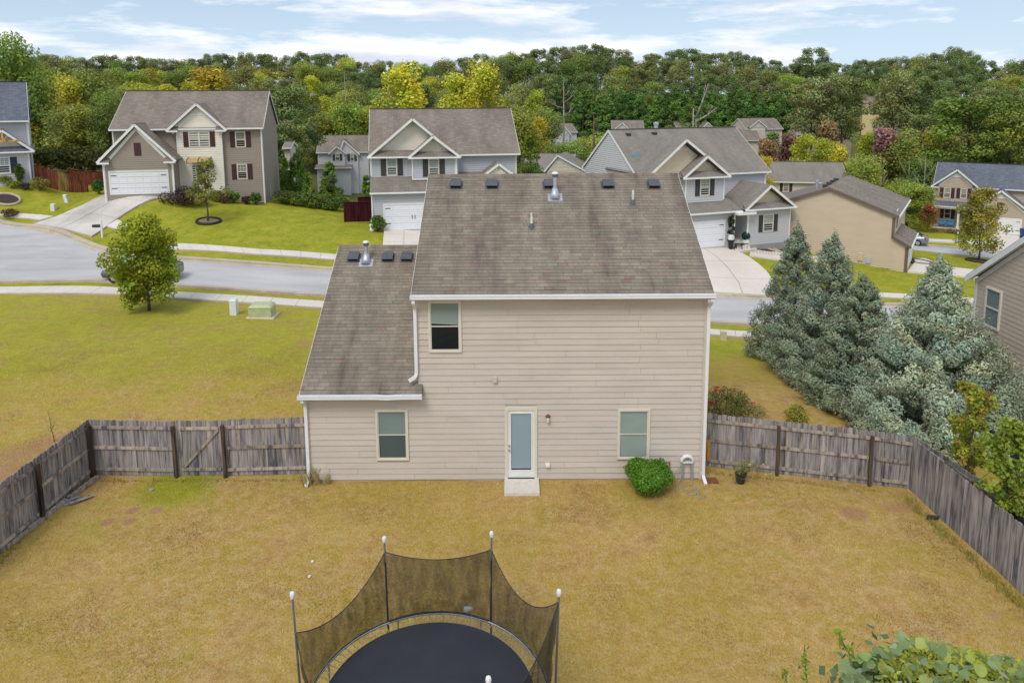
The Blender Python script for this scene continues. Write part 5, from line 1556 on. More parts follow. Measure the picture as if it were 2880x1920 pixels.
mb = MB(); mb.slab([(GX - .28, gy1 + .35, gz - .15), (GX + 9.2, gy1 + .35, gz - .15), (GX + 9.2, 21.8, gz + (gy1 - 21.8) * slope + .06), (GX - .28, 21.8, gz + (gy1 - 21.8) * slope + .06)], .06)
grf = mb.build('roof', 'roof_slate', gl)
mb = MB(); mb.bar((GX - .30, gy1 + .33, gz - .30), (GX - .30, 21.8, gz + (gy1 - 21.8) * slope - .10), .03, .20); mb.bar((GX - .03, gy1 + .05, gz - .30), (GX - .03, 21.8, gz + (gy1 - 21.8) * slope - .20), .03, .16)
mb.poly([(GX - .29, gy1 + .33, gz - .3), (GX - .29, 21.8, gz + (gy1 - 21.8) * slope - .12), (GX, 21.8, gz + (gy1 - 21.8) * slope - .12), (GX, gy1 + .33, gz - .3)]); mb.build('rake_board', 'white_trim', grf)
mb = MB(); mb.box(GX - .03, GX + .06, gy1 - .02, gy1 + .05, -1.6, gz - .25); mb.box(GX - .02, GX + .1, gy1 + .06, gy1 + .13, 2.2, gz - .2); mb.build('corner_board', 'white_trim', gl)
# lower front roof beyond the corner
q1 = aty(2752, 800, 33.0); q2 = aty(2668, 872, 33.0)
mb = MB(); mb.slab([(q2[0] - .8, 33.0, q2[2] - .75), (q2[0] - .8, 26.8, q2[2] - .75), (GX + 1.4, 26.8, q1[2] + (GX + 1.4 - q1[0]) * (q1[2] - q2[2]) / (q1[0] - q2[0])), (GX + 1.4, 33.0, q1[2] + (GX + 1.4 - q1[0]) * (q1[2] - q2[2]) / (q1[0] - q2[0]))], .12)
mb.build('porch_roof', 'roof_slate', gl)
mb = MB(); mb.box(q2[0] - .2, GX + 8, gy1 + .1, 32.6, -2.6, q2[2] - .8); mb.build('porch_wall', 'siding_right', gl)
mb = MB(); yq, zq = onG(2866, 1190); mb.box(GX - .2, GX - .02, yq - .12, yq + .12, zq - .2, zq + .25); mb.build('meter_box', 'siding_right', gl)

siding_mat('house_yellow', (.74, .60, .32), .04)
# ------------------------------------------------------------------ houses further back
def far_house(label, xl, xr, yb, ye, yr, Y, yaw, wall, roofm, dep=9.5, gables=(), wins=(), shut='charcoal', low=None, garage=None, vent=0):
    h = Hs('house', label, (xl + xr) / 2, yb, Y, yaw, 'houses far behind')
    a, c = h.uz(xl, ye)[0], h.uz(xr, ye)[0]; ze = h.uz((xl + xr) / 2, ye, -.35)[1]; vr = dep / 2; zr = h.uz((xl + xr) / 2, yr, vr)[1]
    h.core(a, c, .03, dep, -4, ze - .05, wall); h.lap([(a, -4), (c, -4), (c, ze - .05), (a, ze - .05)], wall, expo=.22)
    for u, sd_ in ((a, 'L'), (c, 'R')): h.lap([(0, -4), (dep, -4), (dep, ze - .05), (vr, zr - .15), (0, ze - .05)], wall, u, side=sd_, expo=.22)
    h.roof(a - .2, c + .2, -.4, ze, vr, zr, roofm)
    for gdef in gables:
        pl_, pa_, pr_, v = gdef[:4]
        g = h.gable(pl_, pa_, pr_, v - .35, 5 - v, gdef[4] if len(gdef) > 4 else wall, roofm, oh=.33, vent=False)
        if v < -.1:
            h.core(g['ul'] + .35, g['ur'] - .35, v, 1, -4, g['ze'], wall)
    for wdef in wins: h.window(*wdef[:4], wdef[4] if len(wdef) > 4 else 0, shut, ('blind_green', 'blind_teal'), sw=.4)
    if low:
        x0, x1, y0, y1, dpt = low
        z0, z1 = h.uz((x0 + x1) / 2, y1, -dpt)[1], h.uz((x0 + x1) / 2, y0, 0)[1]; u0, u1 = h.uz(x0, y1, -dpt)[0], h.uz(x1, y1, -dpt)[0]
        h.pent(u0, u1, 0, z0, z1, dpt, roofm); h.core(u0 + .3, u1 - .3, -dpt + .5, 0, -4, z0, wall)
    for k in range(vent):
        u = a + (c - a) * (k + 1) / (vent + 1); mb = MB(); mb.box(u - .25, u + .25, vr - .9, vr - .5, zr - .7, zr - .2); h.add(mb, 'roof_vent', 'charcoal')
    return h
far_house('pale grey house with two small front gables seen between the taupe and grey houses', 893, 1036, 512, 428, 380, 125, 8, 'siding_grey', 'roof_tan',
          gables=[((924, 431), (946, 411), (975, 432), -.9), ((951, 433), (967, 394), (1012, 434), -.4)],
          wins=[(943, 955, 432, 452, -.9), (985, 996, 433, 453, -.4)], low=(885, 990, 462, 472, 2.2))
far_house('cream house with grey-brown roof behind the main ridge, left of the tall dead trunk', 1470, 1600, 520, 478, 431, 100, -14, 'siding_far', 'roof_grey', gables=[((1530, 480), (1568, 436), (1655, 484), -1.6)], wins=[(1560, 1570, 480, 495)], shut='maroon')
far_house('tan house with maroon shutters behind the beige gable-ended house', 2168, 2383, 590, 512, 455, 98, -12, 'siding_far', 'roof_grey', dep=9, wins=[(2202, 2219, 513, 540), (2314, 2330, 515, 541)], shut='maroon', low=(2196, 2270, 542, 566, 2.5))
far_house('pale grey far house with a white front gable among yellow trees', 1545, 1622, 412, 372, 347, 175, 14, 'siding_grey', 'roof_tan', gables=[((1560, 380), (1586, 353), (1607, 378), -.5)])
far_house('cream far house with one gable right of the bare dead tree', 1722, 1810, 415, 368, 338, 185, -6, 'siding_far', 'roof_tan', gables=[((1726, 365), (1750, 345), (1771, 363), -.5)])
far_house('cream far house half hidden behind the forked dead tree', 1910, 2005, 405, 366, 338, 190, 8, 'siding_far', 'roof_tan', gables=[((1970, 365), (1992, 344), (2012, 362), -.5)])
far_house('cream far house with a broad front gable and blue-grey low roof', 2098, 2200, 405, 363, 332, 180, 6, 'siding_far', 'roof_tan', gables=[((2108, 358), (2134, 338), (2158, 358), -.5)], wins=[(2118, 2126, 360, 374), (2134, 2142, 360, 374)], shut='maroon', low=(2085, 2140, 362, 395, 3))
far_house('cream far house behind the copper and red trees', 2245, 2390, 410, 378, 350, 165, -10, 'siding_far', 'roof_tan', gables=[((2370, 380), (2388, 368), (2402, 378), -.8)], wins=[(2379, 2385, 383, 393, -.8), (2388, 2394, 383, 393, -.8)])
far_house('cream far house with a row of vents on its grey roof', 2505, 2612, 420, 362, 335, 165, -4, 'siding_far', 'roof_tan', gables=[((2575, 360), (2592, 342), (2616, 362), -.6)], low=(2500, 2606, 357, 380, 3), vent=4)
far_house('small cream house showing one eave beside the taupe house', 800, 815, 430, 415, 398, 84, 8, 'siding_far', 'roof_tan', dep=4)
far_house('pale far house glimpsed under the big pine on the right', 2800, 2870, 470, 435, 405, 150, -8, 'siding_far', 'roof_tan')
far_house('pale yellow house glimpsed between pines on the wooded hill', 2428, 2492, 366, 287, 263, 205, -5, 'house_yellow', 'roof_tan', wins=[(2448, 2456, 292, 306)])

# ------------------------------------------------------------------ foliage
def leaves(name, P, N, L, W, C, mat='leaf', parent=None, loc=None, along=None, props=None):
    """one small kite-shaped face per leaf; N = face normals, along = preferred leaf axis"""
    n = len(P)
    N = N / (np.linalg.norm(N, axis=1)[:, None] + 1e-9)
    t = rng.normal(size=(n, 3)) if along is None else along + rng.normal(size=(n, 3)) * .35
    A = t - N * (t * N).sum(1)[:, None]; A /= np.linalg.norm(A, axis=1)[:, None] + 1e-9
    B = np.cross(N, A)
    L = np.broadcast_to(L, n)[:, None]; W = np.broadcast_to(W, n)[:, None]
    V = np.stack([P - A * L * .5, P + B * W * .5 - A * L * .06, P + A * L * .5, P - B * W * .5 - A * L * .06], 1).reshape(-1, 3)
    Fq = np.arange(4 * n).reshape(n, 4)
    return quick_mesh(name, V, Fq, mat, np.repeat(np.clip(C, 0.002, 1), 4, 0), parent, loc, props=props)
def in_blobs(blobs, n, shell=.55, up=.45, jit=.7):
    """points in a set of ellipsoids (cx,cy,cz,rx,ry,rz) and outward-up normals"""
    b = np.array(blobs, float)
    w = (b[:, 3] * b[:, 4] + b[:, 4] * b[:, 5] + b[:, 3] * b[:, 5]); w /= w.sum()
    k = rng.choice(len(b), n, p=w)
    d = rng.normal(size=(n, 3)); d /= np.linalg.norm(d, axis=1)[:, None]
    r = (shell ** 3 + (1 - shell ** 3) * rng.random(n)) ** (1 / 3) * rng.normal(1, .06, n)
    P = b[k, :3] + d * b[k, 3:] * r[:, None]
    N = d + np.array([0, 0, up]) + rng.normal(size=(n, 3)) * jit
    return P, N, k
def tint(n, base, k, nb, clump=.22, leaf=.18, warm=.06):
    base = np.array(base); g = rng.normal(1, clump, nb)[k]; w = rng.normal(0, warm, nb)[k]
    C = base[None] * (g * rng.normal(1, leaf, n))[:, None]
    C[:, 0] *= 1 + w + rng.normal(0, .06, n); C[:, 2] *= 1 - w
    return C
def branchy(mb, p0, p1, r0, n, lo=.35, spread=.45, rad=.35, seed=0, ln=.45, up=.35):
    rd = random.Random(seed)
    p0, p1 = np.array(p0, float), np.array(p1, float); H = np.linalg.norm(p1 - p0)
    mid = [(p0 + (p1 - p0) * t + np.array([rd.uniform(-1, 1), rd.uniform(-1, 1), 0]) * H * .012 * (0 < t < 1)) for t in np.linspace(0, 1, 7)]
    mb.tube(mid, [r0 * 1.25] + [r0 * (1 - .85 * t) for t in np.linspace(.1, 1, 6)], 7)
    tips = []
    for i in range(n):
        t = lo + (1 - lo) * (i + rd.random()) / n
        s = p0 + (p1 - p0) * t; a = rd.uniform(0, 6.283)
        l = H * ln * (1.05 - t * .6) * rd.uniform(.7, 1.15)
        d = np.array([math.cos(a), math.sin(a), up + .5 * t]); d /= np.linalg.norm(d)
        e = s + d * l; m_ = s + d * l * .5 + np.array([0, 0, -.04 * l])
        rr = r0 * (1 - .85 * t) * .55
        mb.tube([s, m_, e], [rr, rr * .7, rr * .2], 5, cap=False); tips.append(e)
    return tips
def proto_tree(kind, seed, H, base, n, leafL, leafW, name='tree', bark='bark'):
    """prototype standing at the origin: an Empty with trunk and crown"""
    global rng
    rng = np.random.default_rng(seed); rd = random.Random(seed)
    root = bpy.data.objects.new(name, None); col.objects.link(root)
    mb = MB(); blobs = []
    if kind == 'pine':
        branchy(mb, (0, 0, 0), (rd.uniform(-.4, .4), rd.uniform(-.4, .4), H * .95), H * .013, 14, .42, seed=seed, ln=.26, up=.35)
        for _ in range(64):
            a = rd.uniform(0, 6.28); z = rd.uniform(.38, .96); q = H * .24 * math.sqrt(max(.04, 1 - ((z - .60) / .42) ** 2)) * math.sqrt(rd.uniform(.08, 1.0)); r = H * rd.uniform(.045, .075)
            blobs.append((math.cos(a) * q, math.sin(a) * q, H * z, r * 1.15, r * 1.15, r * .85))
    elif kind == 'broad':
        tips = branchy(mb, (0, 0, 0), (0, 0, H * .82), H * .016, 12, .25, seed=seed, ln=.42, up=.7)
        for t in tips:
            r = H * rd.uniform(.09, .15); blobs.append((t[0] * .85, t[1] * .85, min(t[2], H * .93), r * 1.1, r * 1.1, r * .85))
        for _ in range(34):
            a = rd.uniform(0, 6.28); z = rd.uniform(.22, .93); q = H * .27 * math.sqrt(max(0.05, 1 - ((z - .52) / .5) ** 2)) * rd.uniform(.4, 1.0); r = H * rd.uniform(.08, .13)
            blobs.append((math.cos(a) * q, math.sin(a) * q, H * z, r * 1.1, r * 1.1, r * .9))
    elif kind == 'tall':
        tips = branchy(mb, (0, 0, 0), (0, 0, H * .93), H * .012, 14, .35, seed=seed, ln=.24, up=.9)
        for t in tips:
            r = H * rd.uniform(.05, .09); blobs.append((t[0] * .9, t[1] * .9, min(t[2], H * .95), r, r, r * 1.1))
        for _ in range(16):
            a = rd.uniform(0, 6.28); z = rd.uniform(.35, .96); q = H * .15 * math.sqrt(max(.05, 1 - ((z - .6) / .45) ** 2)) * rd.random(); r = H * rd.uniform(.05, .08)
            blobs.append((math.cos(a) * q, math.sin(a) * q, H * z, r, r, r * 1.2))
    elif kind == 'cedar':
        branchy(mb, (0, 0, 0), (0, 0, H * .97), H * .012, 6, .15, seed=seed, ln=.15, up=.5)
        for i in range(46):
            z = rd.uniform(.04, .97); a = rd.uniform(0, 6.28); q = H * .185 * (1 - z) ** .62 * rd.uniform(.55, 1.0); r = H * (.030 + .045 * (1 - z))
            blobs.append((math.cos(a) * q, math.sin(a) * q, H * z, r, r, r * 1.5))
    P, N, k = in_blobs(blobs, n, .5, .5 if kind != 'cedar' else .7)
    ok = P[:, 2] > H * .02
    P, N, k = P[ok], N[ok], k[ok]
    C = tint(len(P), base, k, len(blobs), .2)
    leaves('crown', P, N, leafL * rng.uniform(.7, 1.3, len(P)), leafW * rng.uniform(.7, 1.3, len(P)), C, 'leaf' if kind in ('broad', 'tall') else 'leaf_conifer', root)
    mb.build('trunk', bark, root, smooth=True)
    root['H'] = H
    return root
PINE = [proto_tree('pine', 100 + i, 18, c, 9000, .44, .22, 'pine_tree', 'brown_bark') for i, c in enumerate(((.200, .265, .080), (.240, .285, .088), (.180, .250, .085), (.265, .285, .105)))]
BROAD = [proto_tree('broad', 200 + i, 15, c, 9000, .38, .27, 'broadleaf_tree', 'bark') for i, c in enumerate(((.330, .375, .066), (.440, .450, .062), (.250, .320, .066), (.360, .370, .115)))]
GOLD = [proto_tree('tall', 300 + i, 16, c, 4200, .34, .24, 'yellow_tree', 'pale_bark') for i, c in enumerate(((.640, .580, .055), (.540, .560, .060), (.620, .540, .060)))]
RED = [proto_tree('tall', 330 + i, 11, c, 2600, .40, .30, 'autumn_tree', 'pale_bark') for i, c in enumerate(((.290, .145, .115), (.420, .255, .120), (.410, .240, .200)))]
CEDAR = [proto_tree('cedar', 400 + i, 13, c, 6500, .40, .20, 'cedar_tree', 'brown_bark') for i, c in enumerate(((.140, .275, .062), (.170, .295, .062)))]
PBIG = proto_tree('pine', 140, 16, (.215, .280, .050), 11000, .36, .18, 'pine_tree', 'brown_bark')
USED = set()
def plant_tree(proto, x, y, H, label, group=None, z=None, rz=None, wide=1.0, name=None):
    if proto.name in USED: o = copy_tree(proto)
    else:
        o = proto; USED.add(proto.name)
    s = H / proto['H']
    o.location = (x, y, (tz(x, y) if z is None else z) - .1)
    o.rotation_euler = (0, 0, random.uniform(0, 6.28) if rz is None else rz)
    o.scale = (s * wide, s * wide, s)
    return tag(o, label, 'tree', group)
LB = {'pine': 'dark green pine in the dense wood behind the houses', 'broad': 'rounded green broadleaf tree in the wood behind the houses', 'gold': 'tall yellowing tree in the wood behind the houses', 'cedar': 'pointed dark green tree in the row before the wood'}
def forest(kinds, px, ytop, Y, H=None, wide=1.0):
    """tree whose top shows at (px, ytop) when it stands Y metres off; its foot comes from the ground"""
    T = aty(px, ytop, Y); g = tz(T[0], Y)
    hh = T[2] - g
    if H is None: H = hh
    if hh < 5: return
    if 2408 < px < 2512 and Y < 206: return
    kd = random.choice(kinds)
    pr = random.choice({'pine': PINE, 'broad': BROAD, 'gold': GOLD, 'cedar': CEDAR}[kd])
    plant_tree(pr, T[0], Y, hh, LB[kd], {'pine': 'pines of the wood', 'broad': 'broadleaf trees of the wood', 'gold': 'yellow trees of the wood', 'cedar': 'row of pointed trees'}[kd], wide=wide * min(1.5, max(.8, 15 / hh)))
random.seed(21)
for px in np.arange(-60, 2960, 36):                       # skyline row
    forest(['pine'] * 4 + ['broad'], px + random.uniform(-12, 12), sil(px) + random.uniform(-5, 12), random.uniform(262, 296), wide=1.2)
for px in np.arange(-60, 2960, 55):
    l = px < 1300
    forest(['pine', 'pine', 'broad'] if not l else ['pine', 'broad', 'broad'], px + random.uniform(-14, 14), sil(px) + random.uniform(22, 44), random.uniform(228, 252), wide=1.2)
for px in np.arange(-60, 2960, 66):
    l = px < 1350
    forest(['broad', 'broad', 'pine', 'gold'] if l else ['pine', 'pine', 'pine', 'broad'], px + random.uniform(-16, 16), max(sil(px) + 62, 205) + random.uniform(-8, 26), random.uniform(213, 224) if 1580 < px < 2270 else random.uniform(188, 212), wide=1.15)
for px in np.arange(-60, 1560, 74):
    forest(['broad', 'broad', 'gold', 'pine', 'broad'], px + random.uniform(-18, 18), 238 + random.uniform(-22, 34), random.uniform(146, 172))
for px in np.arange(1480, 2960, 80):
    forest(['pine', 'broad', 'pine'], px + random.uniform(-18, 18), 262 + random.uniform(-20, 26), random.uniform(208, 222) if px < 2270 else random.uniform(168, 190))
for px in np.arange(1625, 2260, 31):                       # row of pointed trees
    forest(['cedar'], px + random.uniform(-7, 7), 250 + random.uniform(-12, 14), random.uniform(198, 204), wide=1.25)
for px in np.arange(1640, 2260, 33):
    forest(['cedar'], px + random.uniform(-7, 7), 288 + random.uniform(-12, 12), random.uniform(193, 197), wide=1.3)
for px in np.arange(-80, 330, 46):                         # thick wood behind the left houses
    forest(['broad', 'broad', 'gold', 'broad'], px + random.uniform(-14, 14), 215 + random.uniform(-30, 40), random.uniform(96, 112))
for px in np.arange(60, 310, 48):
    forest(['broad'], px + random.uniform(-10, 10), 290 + random.uniform(-16, 40), random.uniform(82, 88))
for px in np.arange(690, 1080, 46):
    forest(['broad', 'pine', 'broad'], px + random.uniform(-14, 14), 300 + random.uniform(-20, 30), random.uniform(134, 142))
for px in np.arange(690, 830, 36):
    forest(['broad', 'broad', 'pine'], px + random.uniform(-12, 12), 345 + random.uniform(-25, 45), random.uniform(92, 108))
for px in np.arange(2620, 2960, 70):
    forest(['broad', 'pine'], px + random.uniform(-14, 14), 330 + random.uniform(-20, 40), random.uniform(118, 140))
# trees one can tell apart
def single(proto, px, ytop, Y, label, wide=1.0, hmin=None):
    T = aty(px, ytop, Y); g = tz(T[0], Y)
    return plant_tree(proto, T[0], Y, T[2] - g, label, wide=wide)
single(BROAD[2], 22, 92, 84, 'tall dark broadleaf tree rising above the wood behind the blue-grey roof', .75)
single(BROAD[0], 60, 190, 86, 'olive broadleaf tree right behind the pale grey house with blue-grey roof', 1.1)
single(BROAD[2], 300, 245, 80, 'bright green tree touching the left end of the taupe roof', .8)
single(GOLD[2], 590, 192, 118, 'rounded golden tree rising behind the taupe roof', 1.6)
single(GOLD[0], 1128, 182, 130, 'broad golden tree behind the left half of the grey centre roof', 1.5)
single(GOLD[1], 1280, 212, 132, 'medium golden tree between two taller yellow trees', 1.3)
single(GOLD[0], 1362, 175, 128, 'tallest yellow tree with bare pale stems behind the grey centre roof', 1.2)
single(PINE[1], 810, 235, 112, 'round-topped pine beside the taupe gable wall', 1.2)
single(PINE[2], 2285, 133, 268, 'lone umbrella-topped pine standing above the skyline', 1.2)
single(PINE[3], 2290, 218, 150, 'open pale-green pine with twin trunks behind the copper trees', 1.1)
single(PINE[1], 2378, 205, 152, 'broad pale-green pine left of the yellow house', 1.0)
single(PINE[3], 2528, 200, 150, 'thin pine with a long bare trunk right of the yellow house', .8)
single(PINE[0], 2600, 212, 150, 'rounded bright pine above the vented far roof', 1.0)
single(PBIG, 2745, 258, 112, 'huge spreading pine in front of the wood on the right', 1.45)
single(PBIG, 2850, 300, 106, 'second huge pine at the edge of the wood on the right', 1.3)
single(CEDAR[1], 2178, 365, 118, 'dark pine in front of the cream far house with blue-grey low roof', 1.6)
for (px, yt, Y, k, lb) in ((2160, 395, 112, 1, 'copper tree beside the grey roof corner'), (2222, 378, 115, 0, 'dark wine-red tree between copper and yellow ones'), (2330, 345, 120, 1, 'tall copper tree behind the two yellow trees'),
                           (2490, 362, 112, 2, 'pink-red tree above the garage-roofed beige house'), (2605, 362, 125, 0, 'small wine-red tree before the vented far roof'), (2520, 380, 120, 1, 'brownish tree right of the pink-red one')):
    single(RED[k], px, yt, Y, lb, 1.0)
for (px, yt, Y, k, lb) in ((2270, 380, 105, 1, 'bright yellow-green tree behind the tan house roof'), (2318, 392, 104, 1, 'second yellow-green tree behind the tan house roof'), (2362, 405, 106, 0, 'orange-yellow tree at the end of the tan house roof'),
                           (2455, 372, 116, 1, 'yellow-green tree left of the pink-red one'), (2635, 362, 118, 1, 'pale yellow tree beside the vented far roof'), (2150, 440, 96, 2, 'orange tree touching the grey roof edge'), (1515, 330, 125, 2, 'orange-yellow tree left of the small grey far house')):
    single(GOLD[k], px, yt, Y, lb, 1.15)
for (px, yt, Y, w, lb) in ((1460, 300, 120, 1.0, 'olive tree beside the right end of the grey centre roof'), (1590, 395, 108, 1.5, 'yellow-green tree behind the cream house left of the dead trunk'), (1530, 300, 140, 1.0, 'soft green tree below the bare dead tree'),
                           (1700, 375, 105, 1.1, 'fresh green tree right of the tall dead trunk'), (1640, 385, 118, 1.2, 'olive tree behind the tall dead trunk'), (2440, 440, 92, 1.2, 'tangled olive tree behind the beige ridge'), (2560, 505, 90, 1.9, 'wide bright green tree between the beige and blue-roofed houses'),
                           (2500, 520, 84, 1.5, 'green thicket tree behind the beige roof slope'), (1490, 450, 82, .9, 'small leafy tree in front of the cream house'), (2540, 365, 112, 1.2, 'dark green tree behind the red one'), (2680, 470, 104, 1.3, 'bushy tree behind the blue roof'), (2590, 440, 108, 1.2, 'grey-green tree left of the blue roof')):
    single(BROAD[int(px) % 4], px, yt, Y, lb, w)
# dead, bare trees
def snag(px, yt, yb, Y, label, spec, bark='pale_bark', r0=.28):
    T = aty(px, yt, Y); B = aty(px, yb, Y); g = min(tz(T[0], Y), B[2])
    mb = MB(); b0 = np.array([T[0], Y, g - .2]); H = T[2] - g
    mb.tube([b0, b0 + np.array([.1, 0, H * .5]), np.array([T[0], Y, T[2]])], [r0, r0 * .7, r0 * .12 if spec else r0 * .5], 7)
    for (t, dx, dz, r_) in spec:
        s = b0 + (np.array([T[0], Y, T[2]]) - b0) * t; e = s + np.array([dx, random.uniform(-.6, .6), dz]); m_ = (s + e) / 2 + np.array([0, 0, -.2])
        mb.tube([s, m_, e], [r_, r_ * .7, r_ * .2], 5)
        mb.tube([m_, m_ + np.array([dx * .3, .2, abs(dz) * .5 + .5])], [r_ * .5, r_ * .1], 4)
    o = mb.build('dead_tree', bark, loc=tuple(b0), smooth=True)
    return tag(o, label, 'tree')
snag(1585, 228, 345, 150, 'bare pale dead tree with forked arms before the pointed tree row', [(.55, -2.2, 1.2, .12), (.6, 2.3, 2.2, .14), (.7, -2.6, 1.0, .1), (.75, 2.6, 2.4, .12), (.4, 1.5, .6, .08), (.82, 1.6, 2.0, .09)])
snag(1670, 318, 478, 96, 'thick brown dead trunk with drooping stubs beside the grey gable', [(.62, 2.6, .4, .1), (.64, -1.3, .5, .08), (.8, .9, 1.1, .08), (.86, -1.0, .9, .07), (.5, -1.9, .5, .08), (.92, 1.2, .6, .07)], 'brown_bark', .36)
snag(1950, 305, 360, 120, 'broken pale dead stump standing beside the forked dead tree', [], 'pale_bark', .16)
snag(1958, 318, 362, 119, 'forked pale dead tree leaning over the far roofs', [(.9, 3.6, 2.4, .22), (.95, 2.0, 5.6, .2), (.85, 1.0, -1.5, .12)], 'pale_bark', .24)
snag(968, 196, 300, 140, 'bare white dead tree with two tall stems in the wood', [(.5, 1.0, 4.0, .13), (.4, -2.2, 2.6, .1), (.35, -3.6, 3.2, .1)], 'pale_bark', .2)
snag(2478, 430, 520, 96, 'slim bare pale tree behind the beige house ridge', [(.5, 1.2, 2.2, .07), (.6, -1.2, 2.0, .07), (.7, .9, 1.8, .05)], 'pale_bark', .12)
snag(2605, 425, 520, 95, 'bare grey tree beside the end of the blue roof', [(.4, 1.6, 2.4, .07), (.5, -1.6, 2.4, .07), (.6, 1.2, 2.6, .06), (.7, -.9, 2.0, .05)], 'pale_bark', .12)
snag(2560, 425, 520, 94, 'bare twiggy tree left of the blue roof', [(.4, -1.5, 2.6, .07), (.5, 1.4, 2.0, .07), (.65, -1.1, 2.2, .06)], 'pale_bark', .11)

# ------------------------------------------------------------------ trees and shrubs near by
def shrub(px, pyb, Y, w, hgt, base, n, L, W, label, name='shrub', mat='leaf', z=None, box=False, clump=.14, flowers=None, stems=None, seed=0):
    global rng
    rng = np.random.default_rng(900 + seed + int(px))
    P0 = aty(px, pyb, Y) if Y else gp(px, pyb)
    X, Yc, Z = P0[0], P0[1], (P0[2] if z is None else z)
    root = thing(name, label, 'shrub', (X, Yc, Z))
    blobs = []
    rd = random.Random(int(px) + seed)
    if box:
        for i in range(14): blobs.append((X + rd.uniform(-.36, .36) * w, Yc + rd.uniform(-.3, .3) * w * .5, Z + hgt * rd.uniform(.3, .72), w * .18, w * .16, hgt * .30))
    else:
        blobs.append((X, Yc, Z + hgt * .45, w * .38, w * .36, hgt * .42))
        for i in range(16):
            a = rd.uniform(0, 6.28); e = rd.uniform(-.2, 1.0); q = math.cos(e)
            blobs.append((X + math.cos(a) * q * w * .30, Yc + math.sin(a) * q * w * .28, Z + hgt * (.45 + .33 * math.sin(e)), w * .19, w * .19, hgt * .20))
    P, N, k = in_blobs(blobs, n, .7, .5, .55)
    ok = P[:, 2] > Z - .02; P, N, k = P[ok], N[ok], k[ok]
    leaves('foliage', P, N, L * rng.uniform(.7, 1.3, len(P)), W * rng.uniform(.7, 1.3, len(P)), tint(len(P), base, k, len(blobs), clump), mat, root)
    mb = MB()
    for i in range(5): a = i * 1.26; mb.tube([(X, Yc, Z - .1), (X + math.cos(a) * w * .2, Yc + math.sin(a) * w * .2, Z + hgt * .6)], [.03, .012], 5)
    mb.build('stem', 'bark', root)
    if flowers:
        for (fx, fy, fc) in flowers:
            Q = aty(fx, fy, Yc - w * .3); mb = MB()
            for j in range(7): a = j * .9; mb.tube([Q + np.array([math.cos(a) * .02, math.sin(a) * .02, 0]), Q + np.array([math.cos(a) * .055, math.sin(a) * .05, .03])], [.03, .012], 5)
            mb.build('flower', fc, root)
    return root
plain('petal_red', (.62, .02, .03), .5, .1, 30); plain('petal_pink', (.70, .06, .20), .5, .1, 30); plain('petal_yellow', (.75, .48, .03), .5, .1, 30)
shrub(1823, 1397, 19.75, 1.6, 1.15, (.135, .290, .022), 15000, .065, .034, 'rounded bright green shrub below the lower right window', mat='leaf_near', z=0, clump=.10)
shrub(2040, 1180, 24.8, 2.1, 1.5, (.190, .205, .055), 4200, .07, .04, 'sprawling rose bush with red and pink blooms against the house corner', 'rose_bush', z=-.3,
      flowers=[(2016, 1089, 'petal_red'), (2013, 1098, 'petal_red'), (2025, 1101, 'petal_red'), (2002, 1129, 'petal_red'), (1994, 1138, 'petal_red'), (2120, 1133, 'petal_pink'), (2121, 1170, 'petal_red'), (1990, 1082, 'petal_pink')])
shrub(2105, 1185, 24.2, 1.7, .9, (.300, .240, .095), 1800, .07, .035, 'dry brown low bush beside the rose bush', 'dry_bush', z=-.1)
shrub(2242, 1150, 23.6, 1.0, 1.35, (.33, .33, .05), 1500, .16, .03, 'yellow-green feathery young conifer at the foot of the blue-green trees', 'young_conifer', 'leaf_conifer', z=-.2)
shrub(2320, 1192, 22.2, .9, .55, (.30, .29, .06), 700, .16, .03, 'low yellow-green feathery sprig just behind the picket fence', 'young_conifer', 'leaf_conifer', z=-.15, seed=3)

